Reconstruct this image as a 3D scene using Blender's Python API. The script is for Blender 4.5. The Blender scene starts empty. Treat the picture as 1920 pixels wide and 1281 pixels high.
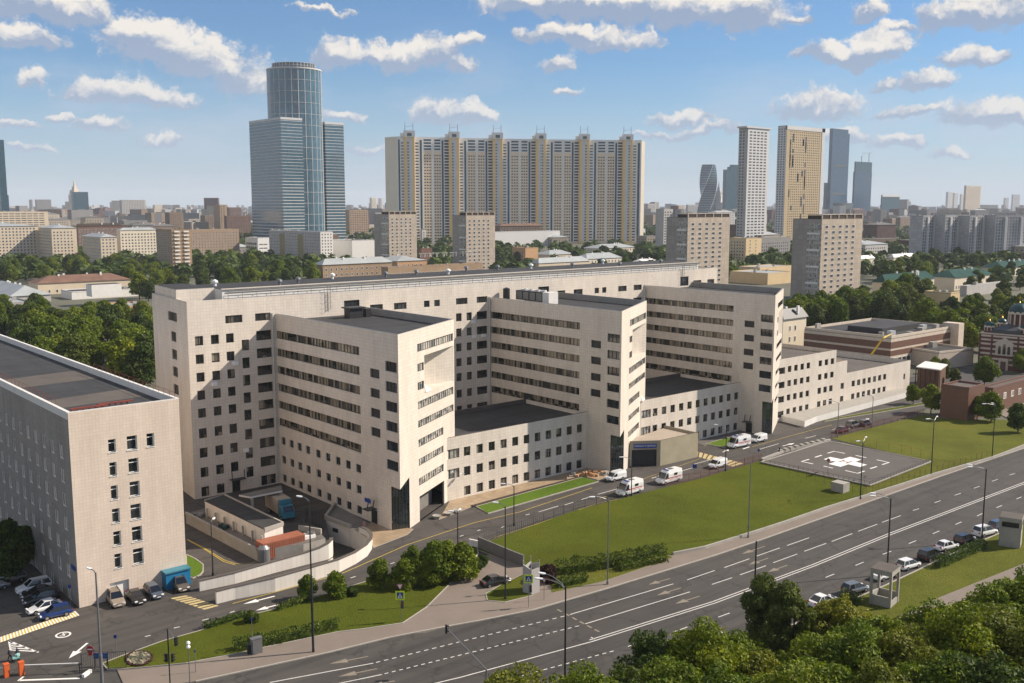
import bpy, math, random
from math import sin, cos, tan, radians as R, pi, hypot, atan2, sqrt
from mathutils import Vector, Matrix, noise as mnoise
random.seed(7)
SC = bpy.context.scene
COL = SC.collection
# ---------------------------------------------------------------- camera
F, CX, CY, YH = 1875.0, 960.0, 640.5, 386.0          # focal length and horizon of the 1920 x 1281 photograph
PIT = math.atan((CY - YH) / F)
HEAD = R(49.23)                                      # heading of the camera measured from the +X axis (the long facade)
CAM = Vector((-72.415, -174.539, 54.0))
FW = Vector((cos(HEAD) * cos(PIT), sin(HEAD) * cos(PIT), -sin(PIT)))
RT = Vector((sin(HEAD), -cos(HEAD), 0))
UP = RT.cross(FW)
cd = bpy.data.cameras.new('camera')
cam = bpy.data.objects.new('camera', cd)
COL.objects.link(cam)
cam.location = CAM
cam.rotation_euler = (pi / 2 - PIT, 0, HEAD - pi / 2)
cd.sensor_width = 36
cd.lens = F / 1920 * 36
cd.clip_start = 1
cd.clip_end = 60000
SC.camera = cam

def ray(x, y):
    return FW + RT * ((x - CX) / F) + UP * ((CY - y) / F)
def at(x, y, z=0.0):                                 # where the line of sight through a photo pixel meets height z
    d = ray(x, y); t = (z - CAM.z) / d.z
    return CAM + d * t
def on_v(x, y, v):
    d = ray(x, y); return CAM + d * ((v - CAM.y) / d.y)
def on_u(x, y, u):
    d = ray(x, y); return CAM + d * ((u - CAM.x) / d.x)
def on_plane(x, y, p, n):
    d = ray(x, y); return CAM + d * ((p - CAM).dot(n) / d.dot(n))
def px(p):
    q = Vector(p) - CAM; d = q.dot(FW)
    return (CX + F * q.dot(RT) / d, CY - F * q.dot(UP) / d)
def top_z(base, y):                                  # height of photo row y above a ground point
    d0 = base - CAM; fwd = hypot(d0.x, d0.y)
    d = ray(px(base)[0], y)
    return CAM.z + d.z * fwd / hypot(d.x, d.y)

# ---------------------------------------------------------------- light
SUN_EL = R(36.5)
SUNV = Vector((0.881 * cos(SUN_EL), -0.474 * cos(SUN_EL), sin(SUN_EL)))
ld = bpy.data.lights.new('sun', 'SUN')
ld.energy = 4.3
ld.angle = R(0.53)
ld.color = (1.0, 0.885, 0.745)
sun = bpy.data.objects.new('sun', ld)
COL.objects.link(sun)
sun.rotation_euler = (-SUNV).to_track_quat('-Z', 'Y').to_euler()
sun.location = (0, 0, 900)
SC.view_settings.view_transform = 'Standard'
SC.view_settings.look = 'None'
SC.view_settings.gamma = 1
SC.view_settings.exposure = 0.70
SKY_STRENGTH = 0.068

# ---------------------------------------------------------------- sky with clouds (a real sky direction each)
W = bpy.data.worlds.new('World')
SC.world = W
W.use_nodes = True
nt = W.node_tree
nt.nodes.clear()
N = nt.nodes.new; L = nt.links.new
def setin(sock, v):
    if hasattr(v, 'is_output') or isinstance(v, bpy.types.NodeSocket): L(v, sock)
    else: sock.default_value = v
def M(op, a, b=None, c=None, clamp=False):
    n = N('ShaderNodeMath'); n.operation = op; n.use_clamp = clamp
    for i, v in enumerate((a, b, c)):
        if v is not None: setin(n.inputs[i], v)
    return n.outputs[0]
def VM(op, a, b=None, s=None):
    n = N('ShaderNodeVectorMath'); n.operation = op
    setin(n.inputs[0], a)
    if b is not None: setin(n.inputs[1], b)
    if s is not None: setin(n.inputs['Scale'], s)
    return n.outputs['Value'] if op in ('LENGTH', 'DOT_PRODUCT') else n.outputs[0]
def NOISE(vec, scale, detail=6, rough=.55, col=False):
    n = N('ShaderNodeTexNoise'); n.noise_dimensions = '2D'; n.inputs['Scale'].default_value = scale
    n.inputs['Detail'].default_value = detail; n.inputs['Roughness'].default_value = rough
    L(vec, n.inputs['Vector'])
    return n.outputs['Color' if col else 'Fac']
def SMOOTH(v, a, b):
    n = N('ShaderNodeMapRange'); n.interpolation_type = 'SMOOTHSTEP'
    L(v, n.inputs[0]); n.inputs[1].default_value = a; n.inputs[2].default_value = b
    return n.outputs[0]
def MIX(f, a, b):
    n = N('ShaderNodeMix'); n.data_type = 'RGBA'
    setin(n.inputs[0], f); setin(n.inputs[6], a); setin(n.inputs[7], b)
    return n.outputs[2]
sky = N('ShaderNodeTexSky'); sky.sky_type = 'NISHITA'; sky.sun_disc = False
sky.sun_elevation = SUN_EL; sky.sun_rotation = atan2(0.881, -0.474)
sky.altitude = 150; sky.air_density = 1.0; sky.dust_density = 0.35; sky.ozone_density = 2.2
tc = N('ShaderNodeTexCoord'); D = VM('NORMALIZE', tc.outputs['Generated'])
fh = Vector((cos(HEAD), sin(HEAD), 0))
a_r = VM('DOT_PRODUCT', D, tuple(RT)); a_f = VM('DOT_PRODUCT', D, tuple(fh))
sep = N('ShaderNodeSeparateXYZ'); L(D, sep.inputs[0])
AZ = M('MULTIPLY', M('ARCTAN2', a_r, a_f), 10.0)
EL = M('MULTIPLY', M('ARCSINE', sep.outputs[2]), 10.0)
cmb = N('ShaderNodeCombineXYZ'); L(AZ, cmb.inputs[0]); L(EL, cmb.inputs[1])
Pc = cmb.outputs[0]
# centre x, y, half width, half height of each cloud of the photograph (turned into sky directions)
CLOUDS = [(40, 5, 120, 40), (140, 20, 70, 34), (40, 78, 60, 26), (255, 62, 62, 36), (300, 95, 95, 46), (385, 118, 85, 44), (455, 155, 62, 30), (220, 178, 80, 26), (300, 190, 62, 20), (60, 155, 32, 18),
          (610, 22, 60, 7), (640, 108, 52, 30), (720, 112, 52, 30), (770, 118, 62, 30), (825, 98, 50, 34), (870, 130, 30, 20), (880, 76, 34, 18), (1010, 5, 110, 28), (1130, 10, 130, 40), (1260, 20, 130, 46),
          (1400, 26, 90, 46), (1060, 66, 60, 24), (1140, 80, 90, 28), (1040, 122, 34, 20), (990, 70, 30, 14), (830, 212, 62, 24), (895, 216, 50, 20), (1053, 176, 28, 10),
          (1560, 106, 58, 24), (1655, 90, 46, 36), (1620, 112, 60, 20), (1780, 40, 60, 26), (1860, 24, 80, 42), (1820, 112, 58, 20), (1740, 155, 48, 22), (1650, 164, 24, 10), (1530, 204, 76, 32),
          (1850, 218, 80, 24), (1920, 222, 60, 24), (1700, 208, 60, 10), (1280, 225, 62, 18), (1330, 246, 60, 14), (30, 234, 34, 9), (115, 224, 30, 10), (190, 238, 44, 14), (310, 264, 44, 12), (50, 280, 44, 9),
          (1630, 28, 22, 18), (1680, 50, 26, 12), (1500, 32, 18, 8), (650, 225, 46, 14), (680, 282, 40, 9), (1780, 282, 40, 12), (1580, 256, 60, 16), (1680, 270, 44, 12), (1250, 255, 60, 10)]
wrp = NOISE(Pc, 2.4, 6, .6, True)
wv = VM('MULTIPLY', VM('SUBTRACT', wrp, (.5, .5, .5)), (.42, .32, 0))
Pw = VM('ADD', Pc, wv)
Fm = None; Wd = None
for (x, y, hw, hh) in CLOUDS:
    d = ray(x, y).normalized()
    c = (10 * atan2(d.dot(RT), d.dot(fh)), 10 * math.asin(d.z), 0)
    k = 10 / F
    dv = VM('MULTIPLY', VM('SUBTRACT', Pw, c), (1 / (hw * 1.08 * k), 1 / (hh * 1.12 * k), 0))
    dv = VM('ADD', dv, VM('MULTIPLY', VM('MINIMUM', dv, (0, 0, 0)), (0, .7, 0)))
    v = M('SUBTRACT', 1.0, VM('LENGTH', dv))
    w = M('MAXIMUM', M('ADD', v, .35), 0.0)
    sc = VM('SCALE', dv, s=w)
    Fm = v if Fm is None else M('MAXIMUM', Fm, v)
    Wd = sc if Wd is None else VM('ADD', Wd, sc)
vor = N('ShaderNodeTexVoronoi'); vor.voronoi_dimensions = '2D'; vor.feature = 'SMOOTH_F1'; vor.normalize = True
vor.inputs['Scale'].default_value = 6.2; vor.inputs['Detail'].default_value = 3; vor.inputs['Roughness'].default_value = .55; vor.inputs['Lacunarity'].default_value = 2.3; vor.inputs['Smoothness'].default_value = .35
L(VM('MULTIPLY', Pw, (.9, 1.1, 1)), vor.inputs['Vector'])
bil = M('SUBTRACT', .62, M('MULTIPLY', vor.outputs['Distance'], 1.35))
fbm = NOISE(Pc, 7.5, 8, .6)
fb2 = NOISE(Pc, 3.0, 5, .6)
dens = M('ADD', M('MULTIPLY', Fm, 1.25), M('ADD', M('MULTIPLY', bil, 1.0), M('MULTIPLY', M('SUBTRACT', fbm, .5), .95)))
mask = SMOOTH(dens, .0, .60)
s2 = N('ShaderNodeSeparateXYZ'); L(Wd, s2.inputs[0])
sh = M('ADD', M('ADD', M('MULTIPLY', s2.outputs[1], 1.15), M('MULTIPLY', s2.outputs[0], .18)), M('ADD', M('MULTIPLY', bil, 1.25), M('MULTIPLY', M('SUBTRACT', fb2, .5), 1.3)))
lit = SMOOTH(sh, .04, 1.0)
ccol = MIX(lit, (.20, .25, .345, 1), (.60, .555, .50, 1))
hz = SMOOTH(EL, 2.0, -.05)
ccol = MIX(M('MULTIPLY', hz, .5), ccol, (.33, .385, .455, 1))
veil = M('MULTIPLY', SMOOTH(NOISE(VM('MULTIPLY', Pc, (.5, 1.6, 1)), 1.1, 7, .6), .40, .72), M('MULTIPLY', SMOOTH(EL, 2.0, .3), .55))
skyc = VM('MULTIPLY', VM('SCALE', sky.outputs[0], s=SKY_STRENGTH), (.60, .82, 1.04))
skyv = MIX(veil, skyc, (.33, .375, .455, 1))
skyv = MIX(M('MULTIPLY', SMOOTH(EL, 1.5, -.1), .62), skyv, (.315, .365, .45, 1))
# unseen broken cloud, added over the rest of the sky to raise ambient light
zc_ = M('MAXIMUM', sep.outputs[2], .06)
cz = N('ShaderNodeCombineXYZ'); L(M('DIVIDE', sep.outputs[0], zc_), cz.inputs[0]); L(M('DIVIDE', sep.outputs[1], zc_), cz.inputs[1])
rest = M('MULTIPLY', SMOOTH(NOISE(cz.outputs[0], .55, 6, .6), .44, .60), M('MAXIMUM', SMOOTH(EL, 2.6, 4.0), SMOOTH(M('ABSOLUTE', AZ), 5.8, 7.5)))
fin = MIX(M('MULTIPLY', mask, .94), skyv, ccol)
fin = MIX(M('MULTIPLY', rest, .9), fin, (.42, .405, .39, 1))
bg = N('ShaderNodeBackground'); L(fin, bg.inputs[0]); bg.inputs[1].default_value = 1.0
ow = N('ShaderNodeOutputWorld'); L(bg.outputs[0], ow.inputs[0])
W.cycles.sampling_method = 'MANUAL'; W.cycles.sample_map_resolution = 256
SC.cycles.max_bounces = 6; SC.cycles.diffuse_bounces = 3; SC.cycles.glossy_bounces = 3
SC.cycles.transmission_bounces = 4; SC.cycles.volume_bounces = 1; SC.cycles.use_denoising = True

# ---------------------------------------------------------------- materials
MATS = {}
def new_mat(name):
    m = bpy.data.materials.new(name); m.use_nodes = True
    MATS[name] = m
    t = m.node_tree
    return m, t, t.nodes['Principled BSDF']
def mnode(t, kind, **kw):
    n = t.nodes.new(kind)
    for k, v in kw.items():
        if k.startswith('_'): setattr(n, k[1:], v)
        else: n.inputs[k].default_value = v
    return n
def mixc(t, fac, a, b, mode='MIX'):
    n = t.nodes.new('ShaderNodeMix'); n.data_type = 'RGBA'; n.blend_type = mode
    for i, v in ((0, fac), (6, a), (7, b)):
        if isinstance(v, bpy.types.NodeSocket): t.links.new(v, n.inputs[i])
        else: n.inputs[i].default_value = v if i == 0 else (*v[:3], 1)
    return n.outputs[2]
def ramp(t, fac, *stops):
    n = t.nodes.new('ShaderNodeValToRGB')
    el = n.color_ramp.elements
    while len(el) < len(stops): el.new(.5)
    for e, (p, c) in zip(el, stops):
        e.position = p; e.color = (*c, 1) if len(c) == 3 else c
    t.links.new(fac, n.inputs[0])
    return n.outputs[0]
def tnoise(t, scale, detail=4, rough=.6, coord='Object', vec=None, out='Fac'):
    n = mnode(t, 'ShaderNodeTexNoise', Scale=scale, Detail=detail, Roughness=rough)
    if vec is None:
        c = t.nodes.new('ShaderNodeNewGeometry'); vec = c.outputs['Position'] if coord == 'World' else None
        if vec is None:
            c = t.nodes.new('ShaderNodeTexCoord'); vec = c.outputs[coord]
    t.links.new(vec, n.inputs['Vector'])
    return n.outputs[out]
def scl(c, k): return tuple(min(1, x * k) for x in c)
def plain(name, col, rough=.7, var=.14, scale=.6, metal=0, spec=.4, bump=0, fine=0):
    """a weathered surface of one colour"""
    m, t, b = new_mat(name)
    f = tnoise(t, scale, 7, .65, 'World')
    c = ramp(t, f, (.25, scl(col, 1 - var)), (.75, scl(col, 1 + var)))
    if fine:
        c = mixc(t, fine, c, ramp(t, tnoise(t, 9, 3, .6, 'World'), (.3, scl(col, .55)), (.7, scl(col, 1.35))))
    t.links.new(c, b.inputs['Base Color'])
    b.inputs['Roughness'].default_value = rough; b.inputs['Metallic'].default_value = metal
    b.inputs['Specular IOR Level'].default_value = spec
    if bump:
        n = t.nodes.new('ShaderNodeBump'); n.inputs['Strength'].default_value = bump
        t.links.new(f, n.inputs['Height']); t.links.new(n.outputs[0], b.inputs['Normal'])
    return m
def tiled(name, col, bw, bh, mortar=.03, grout=.72, offset=0.0, var=.06, col2=None, stain=.12, rough=.55):
    """cladding tiles, panels or bricks laid out in metres"""
    m, t, b = new_mat(name)
    uv = t.nodes.new('ShaderNodeUVMap')
    k = mnode(t, 'ShaderNodeTexBrick', Scale=1.0)
    k.inputs['Mortar Size'].default_value = mortar; k.inputs['Mortar Smooth'].default_value = .1
    k.inputs['Brick Width'].default_value = bw; k.inputs['Row Height'].default_value = bh
    k.offset = offset; k.squash = 1
    k.inputs['Color1'].default_value = (*scl(col, 1 - var), 1); k.inputs['Color2'].default_value = (*(col2 or scl(col, 1 + var)), 1)
    k.inputs['Mortar'].default_value = (*scl(col, grout), 1)
    t.links.new(uv.outputs[0], k.inputs['Vector'])
    mp = mnode(t, 'ShaderNodeMapping'); mp.inputs['Scale'].default_value = (.9, .12, 1)
    t.links.new(uv.outputs[0], mp.inputs[0])
    f = tnoise(t, .5, 8, .68, vec=mp.outputs[0]); g = tnoise(t, .09, 5, .6, 'World')
    c = mixc(t, stain, k.outputs['Color'], ramp(t, f, (.3, (.30, .27, .24)), (.75, (1, 1, 1))), 'MULTIPLY')
    c = mixc(t, .5, c, ramp(t, g, (.3, (.82, .80, .79)), (.7, (1, 1, 1))), 'MULTIPLY')
    t.links.new(c, b.inputs['Base Color']); b.inputs['Roughness'].default_value = rough
    b.inputs['Specular IOR Level'].default_value = .35
    return m
def glassy(name, dark, light, share=.35, cell=(.95, 1.7), rough=.07, spec=.9, tint=None):
    """window glass with blinds and curtains behind some of the panes"""
    m, t, b = new_mat(name)
    uv = t.nodes.new('ShaderNodeUVMap')
    d = mnode(t, 'ShaderNodeVectorMath', _operation='DIVIDE'); t.links.new(uv.outputs[0], d.inputs[0]); d.inputs[1].default_value = (cell[0], cell[1], 1)
    fl = mnode(t, 'ShaderNodeVectorMath', _operation='FLOOR'); t.links.new(d.outputs[0], fl.inputs[0])
    oi = t.nodes.new('ShaderNodeObjectInfo')
    ad = mnode(t, 'ShaderNodeVectorMath', _operation='ADD'); t.links.new(fl.outputs[0], ad.inputs[0]); t.links.new(oi.outputs['Random'], ad.inputs[1])
    w = mnode(t, 'ShaderNodeTexWhiteNoise', _noise_dimensions='3D'); t.links.new(ad.outputs[0], w.inputs[0])
    mid = tuple(a * .6 + c * .4 for a, c in zip(dark, light))
    c = ramp(t, w.outputs[0], (0, dark), (1 - share, scl(dark, 1.6)), (1 - share + .04, mid), (1, light))
    f = tnoise(t, 2.2, 3, .6, vec=uv.outputs[0])
    c = mixc(t, .45, c, ramp(t, f, (.3, (.45, .45, .45)), (.65, (1, 1, 1))), 'MULTIPLY')
    t.links.new(c, b.inputs['Base Color'])
    b.inputs['Roughness'].default_value = rough; b.inputs['Specular IOR Level'].default_value = spec
    b.inputs['IOR'].default_value = 1.5
    return m
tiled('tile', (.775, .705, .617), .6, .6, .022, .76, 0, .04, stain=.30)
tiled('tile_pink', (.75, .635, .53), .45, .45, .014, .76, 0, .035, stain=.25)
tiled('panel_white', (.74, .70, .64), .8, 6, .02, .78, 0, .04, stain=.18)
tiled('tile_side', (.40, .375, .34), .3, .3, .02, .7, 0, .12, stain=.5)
tiled('brick_red', (.135, .070, .048), .27, .085, .012, 1.7, .5, .25)
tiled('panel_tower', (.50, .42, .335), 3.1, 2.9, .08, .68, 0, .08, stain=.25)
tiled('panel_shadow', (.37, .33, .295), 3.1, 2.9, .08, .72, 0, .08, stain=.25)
tiled('panel_blue', (.42, .42, .43), 3.4, 2.9, .1, .75, 0, .1, stain=.2)
tiled('brick_tan', (.36, .25, .155), 3, 3, .05, .8, 0, .06)
tiled('paving', (.40, .30, .195), 1.0, 1.0, .03, .7, 0, .12, stain=.3)
tiled('pavers_grey', (.175, .16, .145), 1.0, .5, .03, .7, .5, .12, stain=.4)
def asphalt(name, col, along=(1, 0)):
    m, t, b = new_mat(name); g = t.nodes.new('ShaderNodeNewGeometry')
    f = tnoise(t, .14, 8, .7, 'World'); fine = tnoise(t, 7, 4, .7, 'World')
    c = ramp(t, f, (.28, scl(col, .80)), (.5, col), (.74, scl(col, 1.22)))
    c = mixc(t, .3, c, ramp(t, fine, (.3, scl(col, .5)), (.7, scl(col, 1.4))))
    mp = mnode(t, 'ShaderNodeMapping'); mp.inputs['Scale'].default_value = (.018, .75, 1); mp.inputs['Rotation'].default_value = (0, 0, .03); t.links.new(g.outputs['Position'], mp.inputs[0])
    tr = tnoise(t, 1.0, 5, .6, vec=mp.outputs[0])
    c = mixc(t, .75, c, ramp(t, tr, (.34, (.70, .70, .70)), (.5, (1, 1, 1)), (.68, (1.22, 1.2, 1.16))), 'MULTIPLY')
    v = mnode(t, 'ShaderNodeTexVoronoi', Scale=.055); t.links.new(g.outputs['Position'], v.inputs['Vector'])
    sp = t.nodes.new('ShaderNodeSeparateColor'); t.links.new(v.outputs['Color'], sp.inputs[0])
    c = mixc(t, .55, c, ramp(t, sp.outputs[0], (.0, (.78, .78, .79)), (.22, (.98, .98, .98)), (.8, (1, 1, 1)), (1, (1.18, 1.16, 1.13))), 'MULTIPLY')
    w = mnode(t, 'ShaderNodeTexVoronoi', Scale=.11, _feature='DISTANCE_TO_EDGE')
    wn = mnode(t, 'ShaderNodeVectorMath', _operation='ADD'); wz = mnode(t, 'ShaderNodeVectorMath', _operation='SCALE'); wz.inputs['Scale'].default_value = 5
    t.links.new(tnoise(t, .35, 4, .6, 'World', out='Color'), wz.inputs[0]); t.links.new(wz.outputs[0], wn.inputs[0]); t.links.new(g.outputs['Position'], wn.inputs[1]); t.links.new(wn.outputs[0], w.inputs['Vector'])
    c = mixc(t, .55, c, ramp(t, w.outputs['Distance'], (.0, (.45, .45, .45)), (.012, (.6, .6, .6)), (.022, (1, 1, 1))), 'MULTIPLY')
    st = tnoise(t, .5, 3, .5, 'World')
    c = mixc(t, .7, c, ramp(t, st, (.24, (.55, .54, .53)), (.33, (1, 1, 1))), 'MULTIPLY')
    t.links.new(c, b.inputs['Base Color']); b.inputs['Roughness'].default_value = .85; b.inputs['Specular IOR Level'].default_value = .3
asphalt('asphalt', (.073, .066, .060)); asphalt('asphalt_road', (.068, .063, .057))
plain('asphalt_pad', (.098, .088, .078), .85, .16, .13, fine=.25)
plain('sidewalk', (.205, .168, .138), .88, .15, .22, fine=.25)
plain('kerb_stone', (.36, .33, .29), .85, .15, 1.2)
plain('earth', (.115, .115, .08), .95, .3, .02, fine=.3)
tiled('roof_bitumen', (.056, .057, .059), 14, 1.05, .035, .66, .5, .16, stain=.55, rough=.8)
plain('roof_brown', (.105, .09, .078), .9, .3, .2, fine=.3)
plain('roof_beige', (.36, .30, .24), .9, .15, .2, fine=.2)
plain('roof_metal', (.34, .36, .36), .5, .16, .12, spec=.5)
plain('roof_green', (.026, .07, .06), .9, .18, .1, spec=.1)
plain('roof_rust', (.17, .095, .065), .8, .35, .12)
plain('white_coat', (.72, .70, .66), .6, .08, .5)
plain('white_paint', (.78, .76, .72), .6, .07, 1.5)
plain('road_paint', (.62, .60, .565), .7, .22, 2.2, fine=.35)
plain('worn_paint', (.27, .24, .215), .8, .25, 1.2, fine=.4)
plain('tan_paint', (.235, .20, .155), .85, .3, 1.1, fine=.4)
plain('yellow_paint', (.55, .40, .06), .7, .2, 1.2, fine=.3)
plain('faded_yellow', (.50, .395, .19), .8, .25, 1.2, fine=.3)
plain('concrete', (.34, .32, .285), .85, .2, .6, fine=.25)
plain('concrete_dark', (.17, .16, .145), .9, .25, .6, fine=.2)
plain('stucco_yellow', (.62, .47, .27), .85, .09, .2)
plain('stucco_pale', (.60, .50, .37), .85, .09, .2)
plain('stucco_cream', (.66, .58, .45), .85, .09, .2)
plain('stucco_grey', (.42, .40, .38), .85, .1, .2)
plain('stucco_orange', (.50, .30, .16), .85, .1, .2)
plain('olive_panel', (.30, .25, .12), .8, .1, .3)
plain('sand_wall', (.34, .30, .21), .9, .18, .35, fine=.3)
plain('yellow_clad', (.43, .325, .185), .7, .08, .05)
plain('cream_clad', (.43, .37, .30), .7, .08, .05)
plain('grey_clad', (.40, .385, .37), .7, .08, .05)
plain('pale_clad', (.55, .545, .54), .7, .06, .05)
plain('dark_brown', (.045, .028, .02), .85, .3, 1)
plain('wood', (.13, .07, .045), .8, .3, 1)
plain('metal_dark', (.035, .037, .04), .45, .2, 1, metal=.3)
plain('metal_grey', (.22, .225, .23), .45, .15, 1, metal=.5)
plain('metal_light', (.55, .56, .56), .4, .1, 1, metal=.4)
plain('lamp_white', (.80, .81, .82), .35, .04, 1)
plain('rust_red', (.20, .045, .03), .75, .25, 1.5)
plain('container_red', (.30, .105, .06), .65, .16, .8)
plain('orange_paint', (.62, .12, .03), .5, .1, 1)
plain('blue_paint', (.015, .16, .33), .45, .12, .8)
plain('sign_blue', (.02, .05, .26), .4, .05, 1)
plain('sign_red', (.45, .02, .03), .4, .05, 1)
plain('sign_lime', (.62, .85, .03), .4, .05, 1)
plain('truck_blue', (.045, .20, .27), .4, .1, 1)
plain('navy', (.02, .025, .05), .9, .2, 2)
plain('skin', (.45, .28, .2), .6, .05, 3)
plain('hair', (.03, .02, .015), .7, .2, 3)
plain('cloth_teal', (.25, .48, .45), .9, .1, 3)
plain('cloth_rose', (.45, .22, .18), .9, .1, 3)
plain('gold', (.7, .45, .1), .3, .05, 1, metal=.9)
plain('verdigris', (.018, .055, .055), .38, .25, .5, metal=.2)
plain('slate', (.05, .055, .062), .5, .2, .4)
plain('tyre', (.015, .015, .015), .85, .1, 3)
plain('rim', (.35, .35, .36), .35, .1, 3, metal=.7)
plain('lamp_red', (.35, .01, .01), .2, .05, 3)
plain('stone_pale', (.56, .48, .39), .85, .14, .6)
plain('stone_dark', (.14, .06, .045), .85, .2, .6)
plain('flower_red', (.055, .022, .018), .95, .35, 1.5)
plain('flower_pale', (.33, .29, .20), .95, .35, 1.5)
glassy('glass', (.016, .019, .020), (.36, .31, .24), .22)
glassy('glass_ribbon', (.014, .017, .016), (.33, .28, .20), .60, (.62, 3.0))
glassy('glass_plain', (.018, .022, .024), (.07, .08, .085), .3)
glassy('glass_pale', (.13, .14, .14), (.58, .54, .47), .72)
plain('city_pale', (.34, .29, .23), .85, .12, .03)
plain('city_grey', (.20, .19, .185), .85, .12, .03)
plain('city_tan', (.18, .125, .085), .85, .12, .03)
plain('city_red', (.105, .05, .04), .85, .12, .03)
plain('city_white', (.46, .45, .44), .85, .1, .03)
plain('city_roof', (.13, .125, .12), .85, .2, .05)
plain('wall_tan', (.84, .66, .46), .7, .06, .05)
plain('wall_grey', (.64, .625, .61), .7, .06, .05)
plain('wall_yellow', (.86, .58, .22), .7, .06, .05)
plain('wall_cream', (.74, .66, .53), .7, .06, .05)
plain('wall_pale', (.82, .78, .72), .7, .05, .05)
glassy('glass_hall', (.012, .02, .02), (.05, .07, .07), .4, (1.2, 1.5), .05)
glassy('glass_far', (.03, .035, .045), (.18, .17, .16), .3, (3, 3), .25)
glassy('glass_sky', (.030, .085, .125), (.06, .135, .185), .5, (3, 4.6), .08, .85)
glassy('glass_teal', (.012, .05, .075), (.03, .08, .11), .5, (3, 4), .2, .3)
glassy('glass_cityblue', (.018, .055, .105), (.04, .09, .15), .5, (4, 4), .2, .3)
glassy('glass_office', (.025, .042, .045), (.11, .135, .125), .45, (1.5, 3.6), .10, .8)

def grass(name, a, b_, sc=.5):
    m, t, b = new_mat(name)
    f = tnoise(t, sc, 8, .7, 'World'); g = tnoise(t, 5.5, 5, .75, 'World'); h = tnoise(t, .07, 4, .6, 'World')
    c = ramp(t, f, (.3, a), (.7, b_))
    c = mixc(t, .55, c, ramp(t, g, (.32, scl(a, .4)), (.66, scl(b_, 1.35))))
    c = mixc(t, .6, c, ramp(t, h, (.34, (.72, .66, .62)), (.52, (1, 1, 1)), (.68, (1.35, 1.12, 1.2))), 'MULTIPLY')
    t.links.new(c, b.inputs['Base Color']); b.inputs['Roughness'].default_value = .95
    b.inputs['Specular IOR Level'].default_value = .1
    n = t.nodes.new('ShaderNodeBump'); n.inputs['Strength'].default_value = .9; n.inputs['Distance'].default_value = .25
    t.links.new(g, n.inputs['Height']); t.links.new(n.outputs[0], b.inputs['Normal'])
grass('grass', (.068, .090, .007), (.100, .120, .011))
grass('grass_bright', (.075, .145, .012), (.12, .195, .022), .8)
grass('grass_dry', (.085, .108, .012), (.14, .15, .024), .35)
def leaf(name, a, b_, c_):
    m, t, b = new_mat(name)
    g = t.nodes.new('ShaderNodeNewGeometry'); oi = t.nodes.new('ShaderNodeObjectInfo')
    c = ramp(t, g.outputs['Random Per Island'], (0, a), (.55, b_), (1, c_))
    f = tnoise(t, .45, 3, .6, 'Object')
    c = mixc(t, .7, c, ramp(t, f, (.35, (.55, .60, .5)), (.65, (1.25, 1.15, 1))), 'MULTIPLY')
    c = mixc(t, .8, c, ramp(t, oi.outputs['Random'], (0, (.62, .70, .6)), (.5, (.95, .95, .9)), (1, (1.3, 1.12, .8))), 'MULTIPLY')
    t.links.new(c, b.inputs['Base Color']); b.inputs['Roughness'].default_value = .6
    b.inputs['Specular IOR Level'].default_value = .25
    tr = t.nodes.new('ShaderNodeBsdfTranslucent'); t.links.new(mixc(t, 1, c, (1.2, 1.3, .5), 'MULTIPLY'), tr.inputs[0])
    mx = t.nodes.new('ShaderNodeMixShader'); mx.inputs[0].default_value = .28
    t.links.new(b.outputs[0], mx.inputs[1]); t.links.new(tr.outputs[0], mx.inputs[2])
    t.links.new(mx.outputs[0], t.nodes['Material Output'].inputs[0])
leaf('leaf', (.084, .134, .008), (.142, .202, .011), (.23, .27, .02))
leaf('leaf_olive', (.10, .124, .010), (.172, .19, .016), (.26, .265, .03))
leaf('leaf_dark', (.042, .074, .011), (.068, .108, .014), (.11, .15, .022))
leaf('leaf_grey', (.078, .108, .022), (.125, .158, .034), (.21, .235, .055))
leaf('leaf_maroon', (.03, .012, .012), (.05, .02, .018), (.08, .035, .03))
plain('bark', (.085, .065, .05), .95, .3, 2)
PAINT = {}
def car_paint(name, col, metal=.0):
    m, t, b = new_mat(name)
    b.inputs['Base Color'].default_value = (*col, 1); b.inputs['Metallic'].default_value = metal
    b.inputs['Roughness'].default_value = .32; b.inputs['Coat Weight'].default_value = .6; b.inputs['Coat Roughness'].default_value = .06
    f = tnoise(t, 3, 4, .6); c = ramp(t, f, (.3, scl(col, .85)), (.7, scl(col, 1.08))); t.links.new(c, b.inputs['Base Color'])
for n_, c_, me in (('white', (.76, .76, .75), 0), ('black', (.012, .012, .013), .1), ('beige', (.34, .28, .22), .3), ('slate_blue', (.07, .10, .145), .4), ('brown', (.15, .12, .09), .4),
                   ('blue', (.01, .035, .16), .2), ('silver', (.20, .215, .225), .6), ('dark_red', (.08, .012, .02), .2), ('grey', (.16, .16, .16), .4), ('navy_blue', (.015, .03, .07), .3)):
    car_paint('paint_' + n_, c_, me)
plain('car_glass', (.012, .014, .016), .08, .1, 2, spec=.9)
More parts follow.
